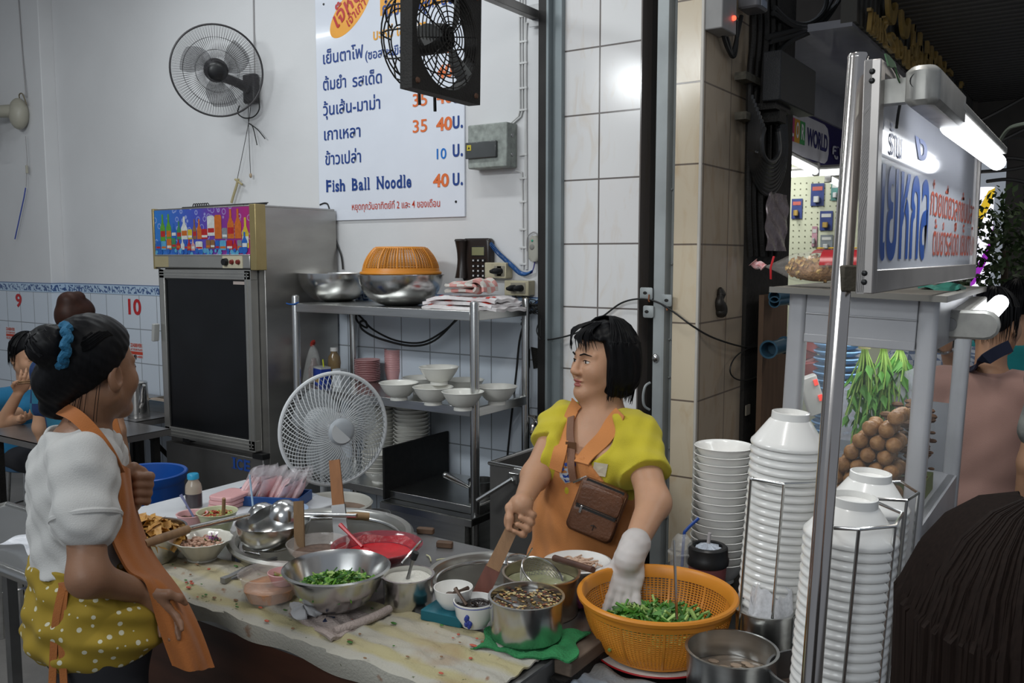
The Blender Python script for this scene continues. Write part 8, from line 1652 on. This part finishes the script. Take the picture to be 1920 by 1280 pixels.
# ================================================================== SIMPLER FIGURES FURTHER OFF
FIG={}
def figure(lab,hc,hf,tf,shirt,pants,hairm,skin=SKIN,arms=None,seat=None,long_sleeve=False,hair='short',h=.0075,s=1.0,loc=None):
 hc=Vector(hc);R=frame(hf);tf=Vector(tf).normalized();T=frame(tf);X=T@Vector((1,0,0));t=thing('person',lab,'person',(hc.x,hc.y,0))
 z=hc.z;up=Vector((0,0,1));sz=z-.235*s;hz=(z-.235*s)-.46*s;c0=Vector((hc.x,hc.y,0))-T@Vector((0,.03,0))
 if seat:hz=seat+.09
 chest=c0+up*(sz-.14*s);hip=c0+up*hz;nb=c0+up*(sz+.045*s);sh=[c0+X*(sg*.165*s)+up*sz for sg in(-1,1)]
 A=[]
 for i,sg in enumerate((-1,1)):
  if arms and arms[i]:A.append(arms[i])
  else:e=sh[i]+X*sg*.04-up*.27*s;A.append((e,e-up*.23*s+tf*.07))
 ps=[hc,hip]+sh+[q for a in A for q in a];lo=[min(p[i]for p in ps)-.24 for i in range(3)];hi=[max(p[i]for p in ps)+.24 for i in range(3)]
 B=Field(lo,hi,h)
 def torso(F,g):F.ell(chest,((.155+g)*s,(.10+g)*s,.17*s),T,.05);F.ell((chest+hip)/2,((.13+g)*s,(.095+g)*s,.16*s),T,.06);F.ell(hip,((.15+g)*s,(.11+g)*s,.12*s),T,.05);[F.cap(nb-up*.04,q,.055+g,.05+g,.04)for q in sh]
 torso(B,0);head(B,hc,R,s,lips=0);B.cap(nb-up*.05,hc+R@Vector((0,-.02,-.05)),.056*s,.052*s,.03)
 for q,(e,w)in zip(sh,A):B.cap(q,e,.046*s,.038*s,.03).cap(e,w,.038*s,.026*s,.02);d=(w-e).normalized();hand(B,w,d,tf-d*tf.dot(d)+X*.01,1 if q is sh[1]else-1,.3,s*.95)
 B.build('body',[skin],t);brows(hc,R,s,HAIRB,t)
 S=Field([lo[0],lo[1],hz-.16],[hi[0],hi[1],nb.z+.08],h);torso(S,.016)
 for q,(e,w)in zip(sh,A):
  S.cap(q,e if long_sleeve else q.lerp(e,.62),.060,.056,.03)
  if long_sleeve:S.cap(e,e.lerp(w,.92),.056,.042,.03)
 FIG[t.name]=S;fold(S,1,((.003,18,14,22,0),(.0016,-30,24,36,2)));S.cap(nb,nb+up*.12,.058,.075,.012,'s');S.func(lambda x,y,zz:(hz-.10-zz+0*x+0*y).astype(np.float32));S.build('shirt',shirt,t)
 P=Field([hip.x-.5,hip.y-.5,.01],[hip.x+.5,hip.y+.5,hz+.1],.011);P.ell(hip,(.152*s,.115*s,.11*s),T,.04)
 for sg in(-1,1):
  a=hip+X*sg*.08*s-up*.04
  if seat:b=a+tf*.38;c=Vector((b.x,b.y,.07))-tf*.03
  else:b=Vector((a.x,a.y,hz*.53))+tf*.02;c=Vector((a.x,a.y,.07))
  P.cap(a,b,.088,.066,.04).cap(b,c,.066,.05,.03);MB().ball(Vector((c.x,c.y,.045))+tf*.05,.052,14,8,(.85,2.2,.8),R=T).build('shoe',BLACK,t,world=True)
 P.build('trousers',pants,t)
 H=Field([hc.x-.2,hc.y-.2,hc.z-.34],[hc.x+.2,hc.y+.2,hc.z+.26],.006);Q=lambda x,y,zz:hc+R@(Vector((x,y,zz))*s);H.ell(Q(0,-.016,.042),[.084*s,.104*s,.094*s],R,.02)
 yy=lambda x,y,zz:(x-hc.x)*R[0][1]+(y-hc.y)*R[1][1]+(zz-hc.z)*R[2][1];z2=lambda x,y,zz:(x-hc.x)*R[0][2]+(y-hc.y)*R[1][2]+(zz-hc.z)*R[2][2];bx=([hc.x-.2,hc.y-.2,hc.z-.34],[hc.x+.2,hc.y+.2,hc.z+.26])
 if hair=='long':H.ell(Q(0,-.05,-.09),[.098*s,.072*s,.17*s],R,.05)
 H.op(lambda x,y,zz:-(yy(x,y,zz)-(-.022+1.0*np.clip(z2(x,y,zz)+.01,-.03 if hair!='long'else 0,.11))),*bx,.012,'s')
 if hair=='bun':H.ell(Q(0,-.055,.105),[.055*s,.05*s,.05*s],R,.015);H.ell(Q(.02,-.02,.125),[.035,.03,.03],R,.01)
 if hair=='short':H.op(lambda x,y,zz:z2(x,y,zz)+.065,*bx,.01,'s')
 H.build('hair',hairm,t);mb=strands(hc,R,s*(.93 if hair!='long'else 1.02),90 if hair!='long'else 420,3,lambda r:r.uniform(1.3,2*PI-1.3),lambda a,r:(-.06+r.uniform(-.02,.01)if hair!='long'else-.34+r.uniform(-.06,.03)),.0022 if hair!='long'else .0030)
 if hair!='bun':mb.build('hair_strands',hairm,t,world=True)
 return t
PINKS=clothmat2('dusty_pink_shirt',(.40,.235,.195),var=.12,scale=6);JEAN=clothmat2('dark_jeans',(.022,.034,.062),var=.3,scale=20);BLK=MATS['dark_trousers']
def plaid(name,a,b,sc):
 m=towelmat(name,a,b,sc);return m
bh=dep(53,668,5.3);bt=(RT*.75-FH*.65).normalized()
boy=figure('boy in a blue shirt eating at the table by the corner wall',bh,RT*.85-FH*.50+Vector((0,0,-.25)),bt,clothmat2('bright_blue_shirt',(.012,.15,.30),var=.15),BLK,HAIRB,SKIN,arms=[(dep(4,792,5.1),dep(34,738,5.04)),(dep(-5,800,5.3),dep(40,786,4.98))],seat=.45,h=.006,s=1.06)
MB().tube([dep(34,716,4.98),dep(66,712,5.05)],.004,6).tube([dep(34,719,4.98),dep(66,716,5.05)],.004,6).build('chopsticks',WOOD).__setitem__('label','pair of chopsticks in the hand of the boy in blue');bpy.data.objects['chopsticks']['category']='chopsticks'
figure('woman with reddish bun in a striped top standing behind the woman in white',dep(146,606,4.2),FH+RT*.15,FH+RT*.2,plaid('striped_navy_top',(.01,.03,.10),(.02,.14,.22),9),BLK,HAIRR,SKIN,hair='bun')
MB().ribbon(catm([dep(205,770,4.0),dep(216,810,3.98),dep(226,850,3.98),dep(234,890,4.0)],4),.05,.005,-FW).build('apron_edge',MATS['rust_apron_cloth'],[o for o in bpy.data.objects if o.get('label','').startswith('woman with reddish')][0],world=True)
pm=figure('man in a dusty pink shirt with a dark shoulder strap walking away',dep(1866,606,3.4),RT*.86+FH*.5,FH*.76+RT*.65,PINKS,JEAN,HAIRB,long_sleeve=True,s=1.03)
SB=[FIG[pm.name].hit(x,y,0,2.6)or dep(x,y,3.25)for x,y in((1893,648),(1868,660),(1842,676),(1820,692),(1800,706))];MB().ribbon(catm([p-FH*.006 for p in SB],5),.045,.006,-FW).build('shoulder_strap',mat('navy_strap',(.012,.016,.04),.8),pm,world=True)
figure('person in a teal shirt beyond the man in pink',dep(1905,575,4.4),FH+RT*.3,FH+RT*.2,clothmat2('teal_shirt',(.015,.26,.27),var=.15),BLK,HAIRB)
gp_=figure('person in blue and white checked shirt behind the glass case',dep(1758,580,3.9),FH-RT*.2,FH,plaid('checked_shirt',(.42,.45,.50),(.12,.16,.25),40),BLK,HAIRB,arms=[None,(dep(1790,700,3.75),dep(1772,640,3.66))])
w=dep(1773,652,3.66);MB().tube([w+aim(dep(1772,640,3.66)-dep(1790,700,3.75))@Vector((.030*math.cos(t),.030*math.sin(t),0))for t in[2*PI*i/24 for i in range(24)]],.007,6,True).build('wrist_watch',STEEL2,gp_,world=True)
cam_m=mat('blotched_shirt',(.42,.42,.38),.8,col2=(.05,.05,.05),scale=14);figure('person in a black and white blotched shirt at the street edge',dep(2080,580,2.8),RT*.5+FH,FH+RT*.3,cam_m,JEAN,HAIRB)
figure('onlooker with long dark brown hair close by at the lower corner',dep(1935,1285,.74),FH+RT*.45,FH+RT*.3,clothmat2('dark_top',(.03,.028,.03)),BLK,mat('dark_brown_hair',(.014,.008,.006),.75,ior=1.2,var=.4,scale=40,stretch=(8,8,1)),hair='long',s=1.08)
# ================================================================== DINING TABLES AT THE BACK
TBL=mat('worn_table_steel',(.34,.32,.31),.3,.75,var=.25,scale=4);BRN=mat('brown_table_edge',(.12,.065,.04),.5)
def table(lab,x0,x1,y0,y1,z=.75,edge=TBL):
 t=thing('dining_table',lab,'table',((x0+x1)/2,(y0+y1)/2,0));MB().bb(x0,x1,y0,y1,z-.004,z).bb(x0,x1,y0,y0+.004,z-.035,z).bb(x1-.004,x1,y0,y1,z-.035,z).build('tabletop',TBL,t,world=True);MB().bb(x0+.006,x1-.006,y0+.005,y1,z-.034,z-.005).build('underside',edge,t,world=True)
 for x in(x0+.06,x1-.06):
  for y in(y0+.06,y1-.06):MB().bb(x-.018,x+.018,y-.018,y+.018,0,z-.035).build('leg',BLACKM,t,world=True)
 MB().tube([(x1-.06,y0+.08,z-.06),(x1-.06,y1-.10,.12)],.014,8).build('brace',BLACKM,t,world=True)
a=onz(306,782,.75);table('steel topped dining table with kettle beside the fridge',a.x-1.05,a.x,2.93,3.60)
b=onz(85,832,.75);table('brown edged dining table in front of the boy in blue',b.x-.62,b.x+.18,b.y-.02,b.y+.60,edge=BRN)
def onT(px,py):return onz(px,py,.75)
p=onT(243,784);k=thing('kettle','tall steel water jug with a spout on the back table','kettle',p+Vector((0,.06,.0005)))
MB().lathe([(0,0),(.062,0),(.064,.01),(.054,.20),(.056,.205),(.050,.212),(0,.222)],seg=32).ball((0,0,.226),.010,10,6).build('jug',STEEL2,k)
MB().tube(catm([(.05,-.02,.07),(.085,-.03,.11),(.10,-.035,.17),(.125,-.04,.205)],4),[.016]*5+[.013]*5+[.010]*3,10).build('spout',STEEL2,k)
p=onT(251,770);k=thing('sauce_bottle','plastic bottle of dark sauce with white cap behind the steel jug','bottle',(p.x+.02,3.45,.75));MB().lathe([(0,0),(.035,0),(.036,.15),(.018,.19),(.016,.20),(0,.20)],seg=20).build('bottle',mat('dark_red_sauce',(.10,.025,.02),.15),k);MB().lathe([(0,.20),(.02,.20),(.018,.235),(0,.237)],seg=16).build('cap',WHITEP,k)
p=onT(285,775);k=thing('tissue_tray','steel tray of paper napkins on the back table by the fridge','tray',(p.x-.02,p.y+.12,.7503));MB().bb(-.13,.13,-.07,.07,0,.004).bb(-.13,.13,-.072,-.068,0,.07).bb(-.13,.13,.068,.072,0,.07).bb(-.132,-.128,-.07,.07,0,.07).bb(.128,.132,-.07,.07,0,.07).build('tray',STEEL,k,bevel=.001);MB().surf(lambda u,v:(-.12+.24*u,-.06+.12*v,.06+.010*math.sin(9*u+4*v)),14,10,th=.012).build('napkins',mat('napkin_tan',(.48,.38,.30),.9),k)
p=onT(73,802);MB().lathe(bowlprof(.062,.05,.03,.003,.2),seg=32).build('pink_bowl',PINK).location=p+Vector((0,.06,.0003));tag(bpy.data.objects['pink_bowl.002']if 'pink_bowl.002'in bpy.data.objects else bpy.data.objects['pink_bowl.001'],'small pink bowl on the table before the boy in blue','bowl')
p=onT(82,796);o=MB().lathe(bowlprof(.125,.085,.06,.003,.2),seg=36).build('noodle_bowl',mat('blue_grey_bowl',(.30,.34,.46),.35));o.location=p+Vector((.0,.24,.0003));tag(o,'large blue-grey bowl on the table before the boy in blue','bowl')
def stool(lab,c,z,r,m):
 t=thing('stool',lab,'stool',(c.x,c.y,0));MB().lathe([(0,z-.03),(r*.96,z-.03),(r,z-.024),(r,z-.004),(r*.97,z),(0,z)],seg=32).build('seat',m,t)
 for i in range(4):a=PI/4+i*PI/2;MB().rod((r*.8*math.cos(a),r*.8*math.sin(a),z-.03),(r*1.05*math.cos(a),r*1.05*math.sin(a),0),.011,8).build('leg',STEEL,t)
 MB().tube([(r*.95*math.cos(q),r*.95*math.sin(q),z*.4)for q in[2*PI*i/28 for i in range(28)]],.007,6,True).build('foot_ring',STEEL,t);return t
stool('round steel stool with blue seat below the boy in blue',Vector((bh.x-.02,bh.y,0)),.45,.16,mat('blue_stool_seat',(.04,.10,.18),.4));stool('round steel stool under the back table beside the blue bin',dep(258,846,4.55),.46,.15,STEEL);stool('low steel stool at the left edge in front of the tables',dep(10,908,4.0),.52,.13,mat('teal_stool_seat',(.02,.08,.11),.4))
